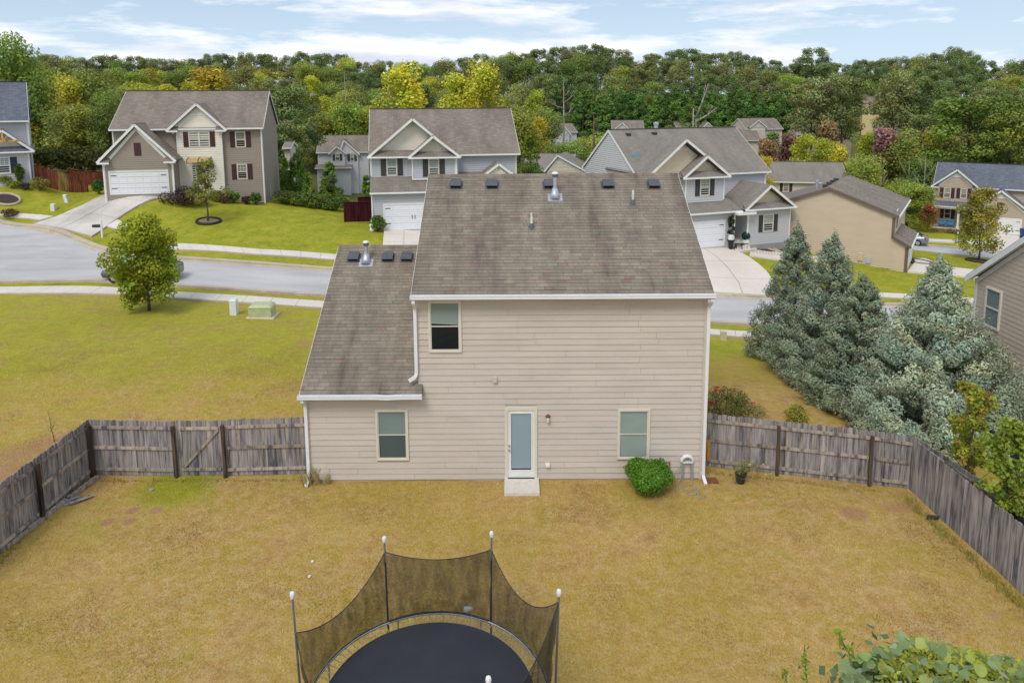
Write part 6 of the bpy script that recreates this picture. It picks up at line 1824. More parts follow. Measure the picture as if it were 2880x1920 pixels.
def conifer(px, pyb, Y, H, W, base, n, label, seed, z=None, pw=.92):
    """blue-green cypress: many sprays on short ascending boughs"""
    global rng
    rng = np.random.default_rng(seed)
    X = aty(px, pyb, Y)[0]; Z = tz(X, Y) if z is None else z
    root = thing('blue_conifer', label, 'tree', (X, Y, Z))
    nb = 560
    hh = rng.random(nb) ** 1.35
    a = rng.random(nb) * 6.283
    rad = W / 2 * np.clip((1 - hh) ** pw, 0.02, 1) * np.where(hh < .12, .82 + hh * 1.5, 1) * rng.normal(1, .09, nb)
    rad = rad * np.where(rng.random(nb) < .3, rng.uniform(.35, .85, nb), 1.0)
    rad = rad * (1 + .13 * np.sin(a * 3 + seed) + .1 * np.sin(a * 5 + hh * 9))
    C0 = np.stack([X + np.cos(a) * rad, Y + np.sin(a) * rad, Z + H * (.03 + .95 * hh)], 1)
    out = np.stack([np.cos(a), np.sin(a), np.full(nb, .75)], 1)
    tops = np.stack([np.full(14, X), np.full(14, Y), Z + H * np.linspace(.86, 1.03, 14)], 1); tops[:, :2] += rng.normal(0, .05, (14, 2))
    C0 = np.concatenate([C0, tops]); out = np.concatenate([out, np.tile([0, 0, 1.0], (14, 1))]); nb2 = len(C0)
    sz = np.concatenate([W * .049 * (1.2 - .5 * hh), np.full(14, W * .022)])
    k = rng.choice(nb2, n, p=(sz ** 2 / (sz ** 2).sum()))
    d = rng.normal(size=(n, 3)); d /= np.linalg.norm(d, axis=1)[:, None]
    o_ = out[k] / np.linalg.norm(out[k], axis=1)[:, None]
    P = C0[k] + (d * .85 + o_ * rng.uniform(-.9, 1.1, n)[:, None]) * sz[k][:, None]
    N = d + o_ * .8 + rng.normal(size=(n, 3)) * .5
    C = tint(n, base, k, nb2, .22, .15, .06)
    leaves('foliage', P, N, .125 * rng.uniform(.6, 1.3, n), .048 * rng.uniform(.7, 1.3, n), C, 'leaf_conifer', root, along=o_ + d * .8)
    mb = MB(); branchy(mb, (X, Y, Z - .1), (X, Y, Z + H * .95), .07, 26, .05, seed=seed, ln=.26, up=.5); mb.build('trunk', 'brown_bark', root)
    return root
BGc = (.235, .300, .245)
conifer(2225, 1000, 34.0, 6.9, 3.9, (.270, .330, .220), 50000, 'slender dark blue-green conifer, farthest of the four beside the road', 51, pw=.85)
conifer(2318, 1080, 30.5, 6.6, 4.7, (.320, .390, .265), 70000, 'second blue-green conifer, between the slender one and the lowest one', 52, pw=.85)
conifer(2408, 1130, 27.2, 5.2, 4.1, (.300, .360, .230), 60000, 'lowest blue-green conifer, squeezed against the widest one', 54, pw=.8)
conifer(2605, 1230, 24.3, 6.2, 6.1, (.420, .505, .350), 120000, 'widest silvery blue-green conifer close behind the picket fence', 53, pw=1.0)

def round_tree(px, pyb, Y, H, W, base, n, label, trunk_h=.25, r0=.07, L=.15, Wd=.10, seed=1, bark='bark', sparse=False, name='lawn_tree', mix=None):
    global rng
    rng = np.random.default_rng(seed); rd = random.Random(seed)
    P0 = gp(px, pyb) if Y is None else aty(px, pyb, Y)
    X, Yc, Z = P0
    root = thing(name, label, 'tree', (X, Yc, Z))
    mb = MB(); tips = branchy(mb, (X, Yc, Z - .1), (X, Yc, Z + H * .9), r0, 24, trunk_h, seed=seed, ln=.36, up=1.1)
    mb.build('trunk', bark, root, smooth=True)
    blobs = []
    for t in tips:
        r = W * rd.uniform(.09, .15) * (.7 if sparse else 1); blobs.append((X + (t[0] - X) * min(1, W / H * 1.3), Yc + (t[1] - Yc) * min(1, W / H * 1.3), min(t[2], Z + H * .97), r, r, r))
    for _ in range(8 if sparse else 34):
        a = rd.uniform(0, 6.28); z = rd.uniform(trunk_h * .75, .95); q = W * .42 * math.sqrt(max(.03, 1 - ((z - .52) / .50) ** 2)) * rd.uniform(.35, 1.0); r = W * rd.uniform(.09, .14)
        blobs.append((X + math.cos(a) * q, Yc + math.sin(a) * q, Z + H * z, r, r, r))
    P, N, k = in_blobs(blobs, n, .35, .4, .8)
    C = tint(len(P), base, k, len(blobs), .2)
    if mix is not None:
        s = rng.random(len(P)) < np.clip((P[:, 2] - Z) / H * 1.2 - .35, 0, .8) * mix[1]; C[s] = np.array(mix[0]) * rng.normal(1, .2, s.sum())[:, None]
    leaves('crown', P, N, L * rng.uniform(.7, 1.3, len(P)), Wd * rng.uniform(.7, 1.3, len(P)), C, 'leaf', root)
    return root
round_tree(420, 873, None, 5.0, 4.75, (.410, .445, .036), 15000, 'full green-yellow young tree on the near lawn by the road', .16, .075, .17, .12, 61)
round_tree(585, 624, None, 5.0, 3.9, (.300, .300, .075), 2600, 'thin half-bare young tree in the taupe house lawn', .28, .075, .17, .11, 62, sparse=True)
round_tree(2752, 733, None, 6.6, 5.2, (.350, .350, .055), 6500, 'orange-tinged young street tree by the far road', .22, .08, .20, .14, 63, mix=((.46, .28, .05), .4))
round_tree(2608, 645, 86, 3.0, 2.8, (.40, .235, .05), 1500, 'small red and orange maple beside the blue-roofed porch', .15, .05, .22, .15, 64, name='maple', mix=((.42, .12, .08), .9))
round_tree(2715, 1400, 18.6, 3.4, 1.35, (.300, .370, .050), 3600, 'orange-tinged leafy sapling between the two picket fences', .08, .03, .12, .075, 65, name='sapling', mix=((.52, .20, .05), .14))
round_tree(2830, 1440, 16.6, 2.4, 1.7, (.270, .370, .050), 3000, 'leafy green sapling behind the long picket fence', .08, .03, .12, .08, 66, name='sapling')
round_tree(1492, 485, 80, 4, 3, (.2, .27, .03), 900, 'small yellow-green tree behind the main house ridge', .2, .06, .3, .2, 67)
# bare sapling outside the left fence
Q = gp(153, 1243); mb = MB(); branchy(mb, (Q[0], Q[1], Q[2] - .1), (Q[0] - .12, Q[1], Q[2] + 1.15), .018, 16, .35, seed=5, ln=.35, up=1.2); tag(mb.build('bare_sapling', 'bark', loc=tuple(Q)), 'bare twiggy sapling in the dry lawn behind the fence', 'sapling')
# bushes across the road
k = 0
for (px, py, Y, w, hh, c, n, lb, bx) in (
    (515, 552, 61.0, 3.9, 1.75, (.085, .060, .055), 3200, 'clipped dark purple hedge beside the white garage door', True),
    (608, 545, 63.6, 1.2, 1.1, (.09, .20, .02), 800, 'clipped green ball shrub left of the lower taupe window', False), (655, 545, 63.8, 1.3, 1.25, (.10, .22, .02), 800, 'clipped green ball shrub below the lower taupe window', False),
    (694, 560, 64.0, 1.0, .85, (.065, .042, .038), 600, 'small dark purple shrub by the taupe house base', False), (720, 560, 64.1, 1.2, 1.25, (.09, .20, .02), 800, 'clipped green ball shrub at the taupe house corner', False), (632, 552, 63.4, 1.7, 1.1, (.13, .075, .055), 700, 'twiggy reddish shrub in the taupe house bed', False),
    (278, 535, 66, 1.3, 1.6, (.06, .15, .03), 800, 'dark green bush beside the taupe garage wall', False),
    (58, 522, 64.2, .9, 2.2, (.10, .15, .02), 900, 'narrow cone-shaped evergreen before the pale grey house', False), (12, 520, 64.0, 1.4, 1.2, (.28, .30, .05), 600, 'yellow-green mound shrub below the navy-shuttered window', False), (112, 525, 64.5, 1.9, 1.3, (.30, .26, .08), 700, 'loose yellowish shrub at the pale grey house corner', False), (38, 526, 63.6, 1.2, .8, (.25, .30, .04), 500, 'low green mound shrub beside the cone evergreen', False), (68, 527, 63.7, 1.0, .7, (.09, .07, .06), 400, 'low dark shrub by the cone evergreen', False), (22, 562, 60, 1.6, .8, (.16, .11, .06), 500, 'reddish shrub in a stone-ringed lawn bed', False),
    (1065, 650, 58.6, 1.5, 1.55, (.13, .19, .02), 1300, 'squared green shrub beside the white garage door of the grey house', False),
    (2667, 641, 86.5, 4.5, .6, (.28, .22, .08), 900, 'low brown planting along the porch railing', True)):
    k += 1
    P_ = aty(px, py, Y); g = tz(P_[0], Y)
    shrub(px, py, Y, w, hh, c, n, .16, .11, lb, 'shrub', 'leaf', z=g, box=bx, seed=k)
for (px, py, Y, w, hh, n, lb) in ((120, 470, 76, 7, 3.2, 1800, 'wide olive thicket behind the red-brown board fence'), (225, 470, 76, 7, 3.8, 1800, 'tangled yellow-green thicket left of the taupe garage')):
    shrub(px, py, Y, w, hh, (.150, .165, .035), n, .38, .26, lb, 'thicket', z=tz(aty(px, py, Y)[0], Y))
# pines and hedge between the taupe and the grey house
for (px, yt, Y, w, lb) in ((830, 425, 74, 1.0, 'young bright pine at the taupe gable wall'), (865, 478, 70, .9, 'short young pine in the middle of the hedge'), (925, 455, 71, 1.3, 'wide young pine beside the maroon fence'), (1030, 490, 70, .9, 'slim young pine beside the grey house corner'), (800, 440, 78, .9, 'young pine half hidden by the taupe wall')):
    T = aty(px, yt, Y); g = tz(T[0], Y)
    pr = proto_tree('cedar', int(px), T[2] - g, (.190, .300, .045), 4200, .30, .07, 'young_pine', 'brown_bark')
    for o in [pr]: plant_tree(o, T[0], Y, T[2] - g, lb, wide=1.35 * w)
for i, (a, b_) in enumerate(((805, 545), (850, 560), (895, 575), (940, 590))):
    P_ = aty(a, b_, 66.5); shrub(a, b_, 66.5, 3.0, 1.5, (.120, .180, .030), 1400, .22, .14, 'leafy green vine mound running between the lawn and the young pines', 'vine_mound', z=tz(P_[0], 66.5)).__setitem__('group', 'vine mounds along the lawn')

# ------------------------------------------------------------------ trampoline
plain('mat_black', (.030, .033, .042), .75, .12, 2.0, bmp=.2, fine=220)
plain('pole_grey', (.085, .09, .10), .45, .2, 6)
plain('cap_white', (.80, .80, .82), .4, .1, 8)
def net_mat():
    mt, n, l, b = nodes_of('net')
    b.inputs['Base Color'].default_value = (.012, .012, .013, 1); b.inputs['Roughness'].default_value = .8
    g = n.new('ShaderNodeNewGeometry')
    f = noise(n, l, mapping(n, l, g.outputs['Position'], (5, 5, 1.2)), 1.4, 4)
    f = ramp(n, l, f, [(.35, .50), (.65, .74)])
    tr = n.new('ShaderNodeBsdfTransparent'); mx = n.new('ShaderNodeMixShader')
    l.new(f, mx.inputs[0]); l.new(tr.outputs[0], mx.inputs[1]); l.new(b.outputs[0], mx.inputs[2]); l.new(mx.outputs[0], n['Material Output'].inputs[0])
    MATS['net'] = mt
net_mat()
TX, TY, TZ_, RF, RM, RP = -1.56, 11.42, .92, 2.20, 1.93, 2.29
tr = thing('trampoline', 'large black round trampoline with sagging safety net on the dry lawn', 'trampoline', (TX, TY, 0))
def circ(r, z, n=64, t0=0.0): return [(TX + r * math.cos(t0 + 2 * math.pi * i / n), TY + r * math.sin(t0 + 2 * math.pi * i / n), z) for i in range(n + 1)]
mb = MB(); mb.tube(circ(RF, TZ_), .030, 8, cap=False); frame_ = mb.build('frame_ring', 'steel', tr, smooth=True)
mb = MB(); n = 72
mb.poly(circ(RM, TZ_ - .012, n)[:-1])
mb.tube(circ(RM, TZ_ - .012, n), .014, 6, cap=False); mb.build('jumping_mat', 'mat_black', tr)
for i in range(88):
    a = 2 * math.pi * (i + .5) / 88; c, s = math.cos(a), math.sin(a)
    m2 = MB(); m2.tube([(TX + (RM + .01) * c, TY + (RM + .01) * s, TZ_ - .01), (TX + (RF - .01) * c, TY + (RF - .01) * s, TZ_ + .002)], .010, 5); m2.build('spring', 'steel', frame_)
for i in range(4):   # W-shaped legs
    a = math.pi / 4 + i * math.pi / 2
    p = [(TX + RF * math.cos(a + k), TY + RF * math.sin(a + k), z) for k, z in ((-.38, TZ_), (-.38, .03), (.38, .03), (.38, TZ_))]
    mb = MB(); mb.tube(p, .022, 8); mb.build('leg', 'steel', tr)
pang = [R(62), R(0), R(-60), R(-120), R(180), R(118)]
ptop = [2.78, 3.02, 3.14, 2.86, 3.00, 2.68]
patt = [2.46, 2.86, 2.62, 2.35, 2.28, 2.42]        # where the net hangs on each pole
tops = []
for a, zt_, za_ in zip(pang, ptop, patt):
    bx, by = TX + RP * math.cos(a), TY + RP * math.sin(a)
    tx, ty = bx + .06 * math.cos(a), by + .06 * math.sin(a)
    mb = MB(); mb.tube([(bx, by, .05), (bx, by, TZ_), (tx, ty, zt_)], [.022, .022, .019], 8); pl_ = mb.build('pole', 'pole_grey', tr, smooth=True)
    mb = MB(); mb.lathe((tx, ty, zt_ - .05), [(.028, 0), (.04, .03), (.046, .08), (.036, .12), (.012, .135)], 12); mb.build('pole_cap', 'cap_white', pl_)
    f_ = (za_ - TZ_) / (zt_ - TZ_); tops.append((bx + (tx - bx) * f_, by + (ty - by) * f_, za_))
sagv = [.55, .45, .5, .5, .42, .20]      # between pole i and i+1
for i in range(6):
    A, B = np.array(tops[i]), np.array(tops[(i + 1) % 6]); a0, a1 = pang[i], pang[(i + 1) % 6]
    if a1 > a0: a1 -= 2 * math.pi
    nu, nv = 22, 12; V = []
    for iu in range(nu + 1):
        t = iu / nu
        top = A * (1 - t) + B * t; s_ = 4 * t * (1 - t)
        top = top - np.array([0, 0, sagv[i] * s_]); pull = .90 - .0 * s_
        aa = a0 + (a1 - a0) * t
        bot = np.array([TX + (RF - .02) * math.cos(aa), TY + (RF - .02) * math.sin(aa), TZ_ + .03])
        cen = np.array([TX, TY, 0]); 
        for iv in range(nv + 1):
            w = iv / nv; p = bot * (1 - w) + top * w
            ins = .16 * s_ * math.sin(math.pi * w); wr = .022 * math.sin(26 * (t + (.55 if t > .5 else -.55) * w) + i) * math.sin(math.pi * min(1, w * 1.2))
            dd_ = np.array([cen[0] - p[0], cen[1] - p[1], 0]); dd_ /= np.linalg.norm(dd_)
            V.append(p + dd_ * (ins + wr))
    id_ = np.arange((nu + 1) * (nv + 1)).reshape(nu + 1, nv + 1)
    Fq = np.stack([id_[:-1, :-1], id_[1:, :-1], id_[1:, 1:], id_[:-1, 1:]], -1).reshape(-1, 4)
    o = quick_mesh('net_panel', np.array(V), Fq, 'net', parent=tr, smooth=True)
    mb = MB(); mb.tube([V[iu * (nv + 1) + nv] for iu in range(nu + 1)], .009, 5); mb.build('net_hem', 'mat_black', o)
    mb = MB(); mb.tube([V[iu * (nv + 1)] + np.array([0, 0, .01]) for iu in range(nu + 1)], .022 if i == 5 else .010, 5); mb.build('net_skirt', 'mat_black', o)

# ------------------------------------------------------------------ tree top with big round leaves close below us
rng = np.random.default_rng(77)
lt = thing('big_leaf_tree', 'tree top with large rounded blue-green leaves rising from the near yard edge', 'tree', (4.3, 5.2, 0))
mb = MB(); branchy(mb, (4.3, 5.2, -.1), (4.1, 5.35, 6.3), .12, 22, .35, seed=9, ln=.26, up=1.0); mb.build('trunk', 'bark', lt, smooth=True)
def heart_mesh(w, seed):
    mb = MB(); rd = random.Random(seed)
    prof = [(0, -.40), (.18, -.47), (.38, -.40), (.50, -.15), (.46, .14), (.26, .38), (0, .52), (-.26, .38), (-.46, .14), (-.50, -.15), (-.38, -.40), (-.18, -.47)]
    k = [(x * w, y * w, w * (.30 * abs(x) ** 1.5 - .12 * y * y + rd.uniform(-.015, .015))) for x, y in prof]
    c = (0, 0, -w * .02)
    for a, b_ in zip(k, k[1:] + k[:1]): mb.poly([c, a, b_])
    return mb
pal = [(.25, .34, .14), (.33, .43, .13), (.22, .31, .11), (.40, .46, .11), (.32, .41, .25)]
LM = []
for s_ in range(5):
    mb = heart_mesh(.084, s_); mb.c = [pal[s_]] * len(mb.v); o = mb.build('leaf', 'leaf_near', smooth=True); LM.append(o.data); bpy.data.objects.remove(o)
def leafspot(px, py, d):
    r_ = ray(px, py); return CAM + r_ * d
edge = [(2372, 1856), (2400, 1836), (2440, 1815), (2500, 1812), (2535, 1790), (2560, 1775), (2600, 1790), (2640, 1800), (2700, 1812), (2760, 1820), (2820, 1835), (2900, 1850), (3050, 1870)]
cnt = 0
for i in range(300):
    px = random.uniform(2372, 2960); yt = float(np.interp(px, [e[0] for e in edge], [e[1] for e in edge]))
    py = yt + abs(random.gauss(0, 1)) * 75 + random.uniform(0, 20); d = 5.9 + random.uniform(-.55, .55) - (py - yt) * .0012
    if 2430 < px < 2520 and 1850 < py < 1890 and random.random() < .6: continue
    P = leafspot(px, py, d)
    o = bpy.data.objects.new('leaf', LM[random.choices(range(5), [4, 3, 3, 2, 2])[0]]); col.objects.link(o)
    o.location = P; o.rotation_euler = (random.uniform(-.9, .5), random.uniform(-.7, .7), random.uniform(0, 6.28)); s = random.uniform(.7, 1.2); o.scale = (s, s, s)
    adopt(o, lt); cnt += 1
# the rest of the crown, below the frame and between the big leaves
blobs = [(4.2 + random.uniform(-1.1, 1.4), 5.3 + random.uniform(-.9, .7), random.uniform(4.2, 6.55), .6, .55, .5) for _ in range(26)]
P, N, k = in_blobs(blobs, 4500, .4, .9, .7); leaves('foliage', P, N, .095 * rng.uniform(.7, 1.2, len(P)), .09 * rng.uniform(.7, 1.2, len(P)), tint(len(P), (.20, .27, .11), k, 26, .15), 'leaf_near', lt, props={'kind': 'stuff'})
dk = []
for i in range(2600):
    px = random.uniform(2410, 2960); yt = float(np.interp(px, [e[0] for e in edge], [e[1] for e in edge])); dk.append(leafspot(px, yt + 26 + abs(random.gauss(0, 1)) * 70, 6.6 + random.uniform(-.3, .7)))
dk = np.array(dk); leaves('shade_toned_inner_foliage', dk, rng.normal(size=dk.shape) * .8 + np.array([0, -.3, .8]), .085 * rng.uniform(.7, 1.2, len(dk)), .075, np.array([(.15, .20, .06)]) * rng.normal(1, .22, len(dk))[:, None], 'leaf_near', lt, props={'kind': 'stuff'})  # deep leaves behind the big ones; the crown's inner shade is painted into their darker green
m2 = []
for i in range(2400):
    px = random.uniform(2480, 2940); yt = float(np.interp(px, [e[0] for e in edge], [e[1] for e in edge])); py = yt + 10 + abs(random.gauss(0, 1)) * 75; m2.append(leafspot(px, py, 6.05 + random.uniform(-.5, .5)))
m2 = np.array(m2); leaves('small_foliage', m2, rng.normal(size=m2.shape) + np.array([0, -.3, .6]), .055 * rng.uniform(.6, 1.4, len(m2)), .022, np.array([(.42, .46, .06)]) * rng.normal(1, .2, len(m2))[:, None], 'leaf_near', lt, props={'kind': 'stuff'})
for (px0, py0, px1, py1, lb) in ((2262, 1815, 2272, 1960, 'thin upright leafy twig beside the big-leaved tree top'), (2205, 1885, 2232, 1990, 'short leafy twig tip beside the thin upright twig'), (2352, 1770, 2400, 1860, 'slanting yellow-green twig touching the big leaves')):
    A, B = leafspot(px0, py0, 5.7), leafspot(px1, py1, 5.7)
    base = np.array([B[0] + .25, B[1] - .1, 0.0]); tw = thing('leafy_twig', lb, 'twig', tuple(base))
    mb = MB(); mb.tube([base, B * .5 + base * .5 + np.array([.1, 0, .3]), B, A], [.02, .014, .007, .002], 5); mb.build('stem', 'bark', tw)
    t = rng.random(46); q = A[None] * (1 - t[:, None]) + B[None] * t[:, None] + rng.normal(0, .03, (46, 3)) * (.4 + t[:, None])
    leaves('foliage', q, rng.normal(size=(46, 3)) + np.array([0, -.4, .5]), .06, .026, np.array([(.26, .33, .04)]) * rng.normal(1, .2, 46)[:, None], 'leaf_near', tw)

# ------------------------------------------------------------------ things in the yard and along the road
# hose on its wall hanger
plain('hose_grey', (.30, .33, .31), .5, .15, 20)
xh, zh = wx(1931, 1290)
hs = thing('garden_hose', 'grey garden hose looped over a white wall hanger', 'hose', (xh, YW - .1, zh))
mb = MB(); arc = [(xh + .17 * math.cos(t), YW - .10, zh - .04 + .17 * math.sin(t)) for t in np.linspace(0, math.pi, 12)]; mb.tube(arc, .03, 8)
mb.box(xh - .17, xh + .17, YW - .12, YW - .02, zh - .08, zh - .03); mb.tube([(xh + .19 * math.cos(t), YW - .05, zh - .04 + .19 * math.sin(t)) for t in np.linspace(0, math.pi, 12)], .025, 8); mb.build('hanger', 'white_trim', hs)
mb = MB()
for k in range(4):
    s = .10 + .018 * k; dr = .75 + .09 * k
    mb.tube([(xh - s - .02, YW - .09 - .012 * k, zh - .3 - dr * .55), (xh - s, YW - .10, zh - .1), (xh - s * .6, YW - .11, zh + .07 + .012 * k), (xh + s * .6, YW - .11, zh + .07 + .012 * k), (xh + s, YW - .10, zh - .1), (xh + s + .04, YW - .09 - .012 * k, zh - .3 - dr * .55),
             (xh + .5 * s, YW - .12, zh - .42 - dr * .6), (xh - .5 * s, YW - .12, zh - .42 - dr * .6), (xh - s - .02, YW - .09 - .012 * k, zh - .3 - dr * .55)], .013, 6)
gpts = [(xh - .13, YW - .1, .25), (xh - .3, YW - .25, .03), (xh - .45, YW - .6, .02), (xh - .1, YW - .8, .02), (xh + .2, YW - .55, .02), (xh + .05, YW - .3, .02), (xh - .25, YW - .5, .03), (xh - .1, YW - .95, .02), (xh + .3, YW - .75, .02)]
mb.tube(gpts, .013, 6); xs_, zs_ = wx(1881, 1305); mb.tube([(xs_, YW - .13, zs_ - .06), (xs_ + .05, YW - .14, zs_ - .25), (xs_ + .25, YW - .14, zs_ - .1), (xh - .12, YW - .12, zh)], .011, 6); mb.build('hose', 'hose_grey', hs)
a = atz(1962, 1376, .02); b_ = atz(1963, 1398, .02); c_ = atz(1981, 1400, .02)
mb = MB(); mb.tube([(a[0], a[1], .08), (b_[0], b_[1], .02), (c_[0], c_[1], .02), (c_[0] + .01, c_[1], .12)], .016, 8); tag(mb.build('pipe_stand', 'hose_grey', loc=(b_[0], b_[1], 0)), 'bent grey pipe stand lying on the ground near the tall downspout', 'pipe')
# clay splash pad, pot
P = atz(1992, 1352, 0); mb = MB(); mb.box(P[0] - .12, P[0] + .28, P[1] - .16, P[1] + .16, -.03, .035); tag(mb.build('splash_block', 'red_rust', loc=(P[0], P[1], 0)), 'flat reddish splash block at the foot of the tall downspout', 'block')
P = atz(2082, 1356, 0)
pot = thing('potted_plant', 'black nursery pot with a yellow-flowered plant by the fence', 'plant', (P[0], P[1], 0))
mb = MB(); mb.lathe((P[0], P[1], 0), [(.12, 0), (.16, .26), (.175, .27), (.175, .31), (.15, .31)], 18); mb.build('pot', 'dark_plastic', pot)
q = np.array([P[0], P[1], .45]) + rng.normal(0, 1, (260, 3)) * np.array([.22, .12, .16]); q[:130, 0] += .18
leaves('foliage', q, rng.normal(size=q.shape) + np.array([0, -.3, .6]), .075, .035, np.array([(.26, .28, .04)]) * rng.normal(1, .25, 260)[:, None], 'leaf_near', pot)
mb = MB()
for k in range(10): mb.tube([(P[0], P[1], .25), (P[0] + random.uniform(-.2, .75), P[1] + random.uniform(-.1, .1), random.uniform(.3, .75))], [.006, .003], 4)
mb.build('stems', 'gold_wood', pot)
for (fx, fy) in ((2093, 1296), (2110, 1306), (2147, 1306), (2159, 1315), (2168, 1332), (2154, 1334)):
    Q = aty(fx, fy, P[1] - .05); mb = MB(); mb.lathe(Q, [(.008, 0), (.028, .01), (.022, .022)], 8); mb.build('flower', 'petal_yellow', pot)
# orange scrap board against the fence
P = atz(2007, 1325, .25); mb = MB(); mb.box(P[0] - .05, P[0] + .05, 21.16, 21.18, .25, .95); plain('orange_paint', (.50, .24, .03), .6, .15, 8); tag(mb.build('orange_board', 'orange_paint', loc=(P[0], 21.17, .25)), 'narrow orange board on the picket fence next to the tall downspout', 'board')
# dry weeds at the wing corner and along the fences
def weeds(label, spots, base, name='weeds', hgt=.35, n=26):
    g0 = spots[0]; V = []; k = 0; C = []
    for (x, y, s) in spots:
        for _ in range(n):
            a = random.uniform(0, 6.28); l = hgt * s * random.uniform(.5, 1.2); bx, by = x + random.gauss(0, .10 * s), y + random.gauss(0, .06 * s); z = tz(bx, by) - .02
            dx, dy = math.cos(a) * l * .45, math.sin(a) * l * .45; w = .007
            V += [(bx - w, by, z), (bx + w, by, z), (bx + dx * .5 + w * .7, by + dy * .5, z + l * .65), (bx + dx, by + dy, z + l)]
            c = np.array(base) * random.uniform(.7, 1.3); C += [c] * 4
    o = quick_mesh(name, np.array(V), np.arange(len(V)).reshape(-1, 4), 'leaf', np.array(C), loc=(g0[0], g0[1], 0), props={'kind': 'stuff'})
    o['label'] = label; o['category'] = 'weeds'
weeds('dry pale weeds at the corner of the low side wing', [(-6.08, 20.32, 1.2), (-5.92, 20.33, 1.3), (-6.2, 20.25, 1.0), (-5.7, 20.36, .6)], (.42, .34, .16), hgt=.5, n=16)
weeds('tufts of tall grass along the foot of the long right-hand fence', [(11.55 + (12.03 - 11.55) * t - .05 + random.uniform(-.08, .04), 19.2 - 9 * t, random.uniform(.5, 1.2)) for t in np.linspace(0, 1, 60)], (.44, .37, .09), hgt=.20, n=26)
weeds('tufts of grass along the foot of the left-hand fences', [(-13.15 + random.uniform(-.1, .1), y, random.uniform(.4, .9)) for y in np.linspace(12, 20.6, 34)] + [(x, 20.55 + random.uniform(-.05, .05), random.uniform(.4, 1.0)) for x in np.linspace(-13, -6.6, 26)], (.42, .33, .09), hgt=.16, n=18)
weeds('tufts of grass below the right-hand picket fence', [(x, 21.2 - (x - 5.9) * .25 - .25 + random.uniform(-.06, .06), random.uniform(.4, .9)) for x in np.linspace(6.0, 10.7, 26)], (.42, .34, .10), hgt=.15, n=16)
# dry grass over the yard: blades laid in a thin mat
def vnoise(x, y, cell, seed):
    g = np.random.default_rng(seed).random((128, 128)); u, v = x / cell + 40, y / cell + 40
    i, j = np.floor(u).astype(int), np.floor(v).astype(int); fu, fv = u - i, v - j; fu, fv = fu * fu * (3 - 2 * fu), fv * fv * (3 - 2 * fv); i %= 127; j %= 127
    return (g[i, j] * (1 - fu) + g[i + 1, j] * fu) * (1 - fv) + (g[i, j + 1] * (1 - fu) + g[i + 1, j + 1] * fu) * fv
def turf(label, n, xr, yr, base1, base2, hgt, keep, straw=(.68, .48, .235)):
    x = rng.uniform(*xr, n); y = rng.uniform(*yr, n); ok = keep(x, y); x, y = x[ok], y[ok]; ok = rng.random(len(x)) < np.clip((yr[1] - y) / (.3 * (yr[1] - yr[0])), 0, 1) if yr[1] > 25 else np.ones(len(x), bool); x, y = x[ok], y[ok]; n = len(x); z = tz(x, y) + .02 * np.sin(x * 1.3 + y * .7) * np.sin(y * 1.1 - x * .4)
    p1, p2, p3 = vnoise(x, y, 2.6, 1), vnoise(x, y, .8, 2), vnoise(x, y, .3, 3)
    t = np.clip(.5 + 2.2 * (p1 - .5) + 1.2 * (p2 - .5) + rng.normal(0, .16, n), 0, 1)[:, None]
    C = np.array(base1)[None] * (1 - t) + np.array(base2)[None] * t
    u_ = np.clip(3.0 * (vnoise(x, y, 1.5, 4) - .45) + .8 * (p3 - .5), 0, 1)[:, None]
    C = C * (1 - u_) + np.array(straw)[None] * u_
    dk = np.clip(4 * (vnoise(x, y, 1.1, 5) - .60), 0, 1)[:, None]
    C = (C * (1 - dk) + np.array((.29, .185, .085))[None] * dk) * (rng.normal(1, .22, n) * (.86 + .28 * p3))[:, None]
    a = rng.uniform(0, 6.283, n); l = hgt * rng.uniform(.5, 1.5, n); w = .0055; e = rng.uniform(.5, 1.3, n)
    d = np.stack([np.cos(a) * e, np.sin(a) * e, np.ones(n)], 1) * l[:, None]; s = np.stack([-np.sin(a), np.cos(a), np.zeros(n)], 1) * w
    P = np.stack([x, y, z - .004], 1)
    V = np.stack([P - s, P + s, P + d * .6 + s * .7, P + d], 1).reshape(-1, 3)
    o = quick_mesh('grass', V, np.arange(4 * n).reshape(n, 4), 'leaf', np.repeat(np.clip(C, .01, 1), 4, 0), loc=(0, 15, 0), props={'kind': 'stuff'})
    o['label'] = label; o['category'] = 'grass'
CL = ((-10.93, 18.98, .3), (-10.28, 18.97, .3), (-11.35, 18.42, .3), (-10.72, 18.42, .3), (9.6, 18.6, .6), (10.6, 18.9, .4), (11.4, 18.9, .5), (10.9, 14.6, .45), (11.0, 12.8, .45))
def bare(x, y):
    k = np.ones(len(x), bool)
    for a, b, q in CL: k &= (np.hypot(x - a, y - b) > q * (.75 + .4 * vnoise(x, y, .2, 8))) | (rng.random(len(x)) < .12)
    return k
turf('dry golden-brown lawn grass inside the picket-fenced yard', 230000, (-13.1, 11.8), (8.5, 20.45), (.50, .33, .112), (.45, .355, .066), .030, lambda x, y: (np.abs(x) < y * .80 + 1) & bare(x, y))
turf('yellow-green lawn grass outside the left picket fence', 100000, (-28, -6.5), (21.2, 34), (.55, .46, .080), (.46, .42, .050), .045, lambda x, y: (x > -y * .82) & ((x < -6.6)), (.62, .49, .15))

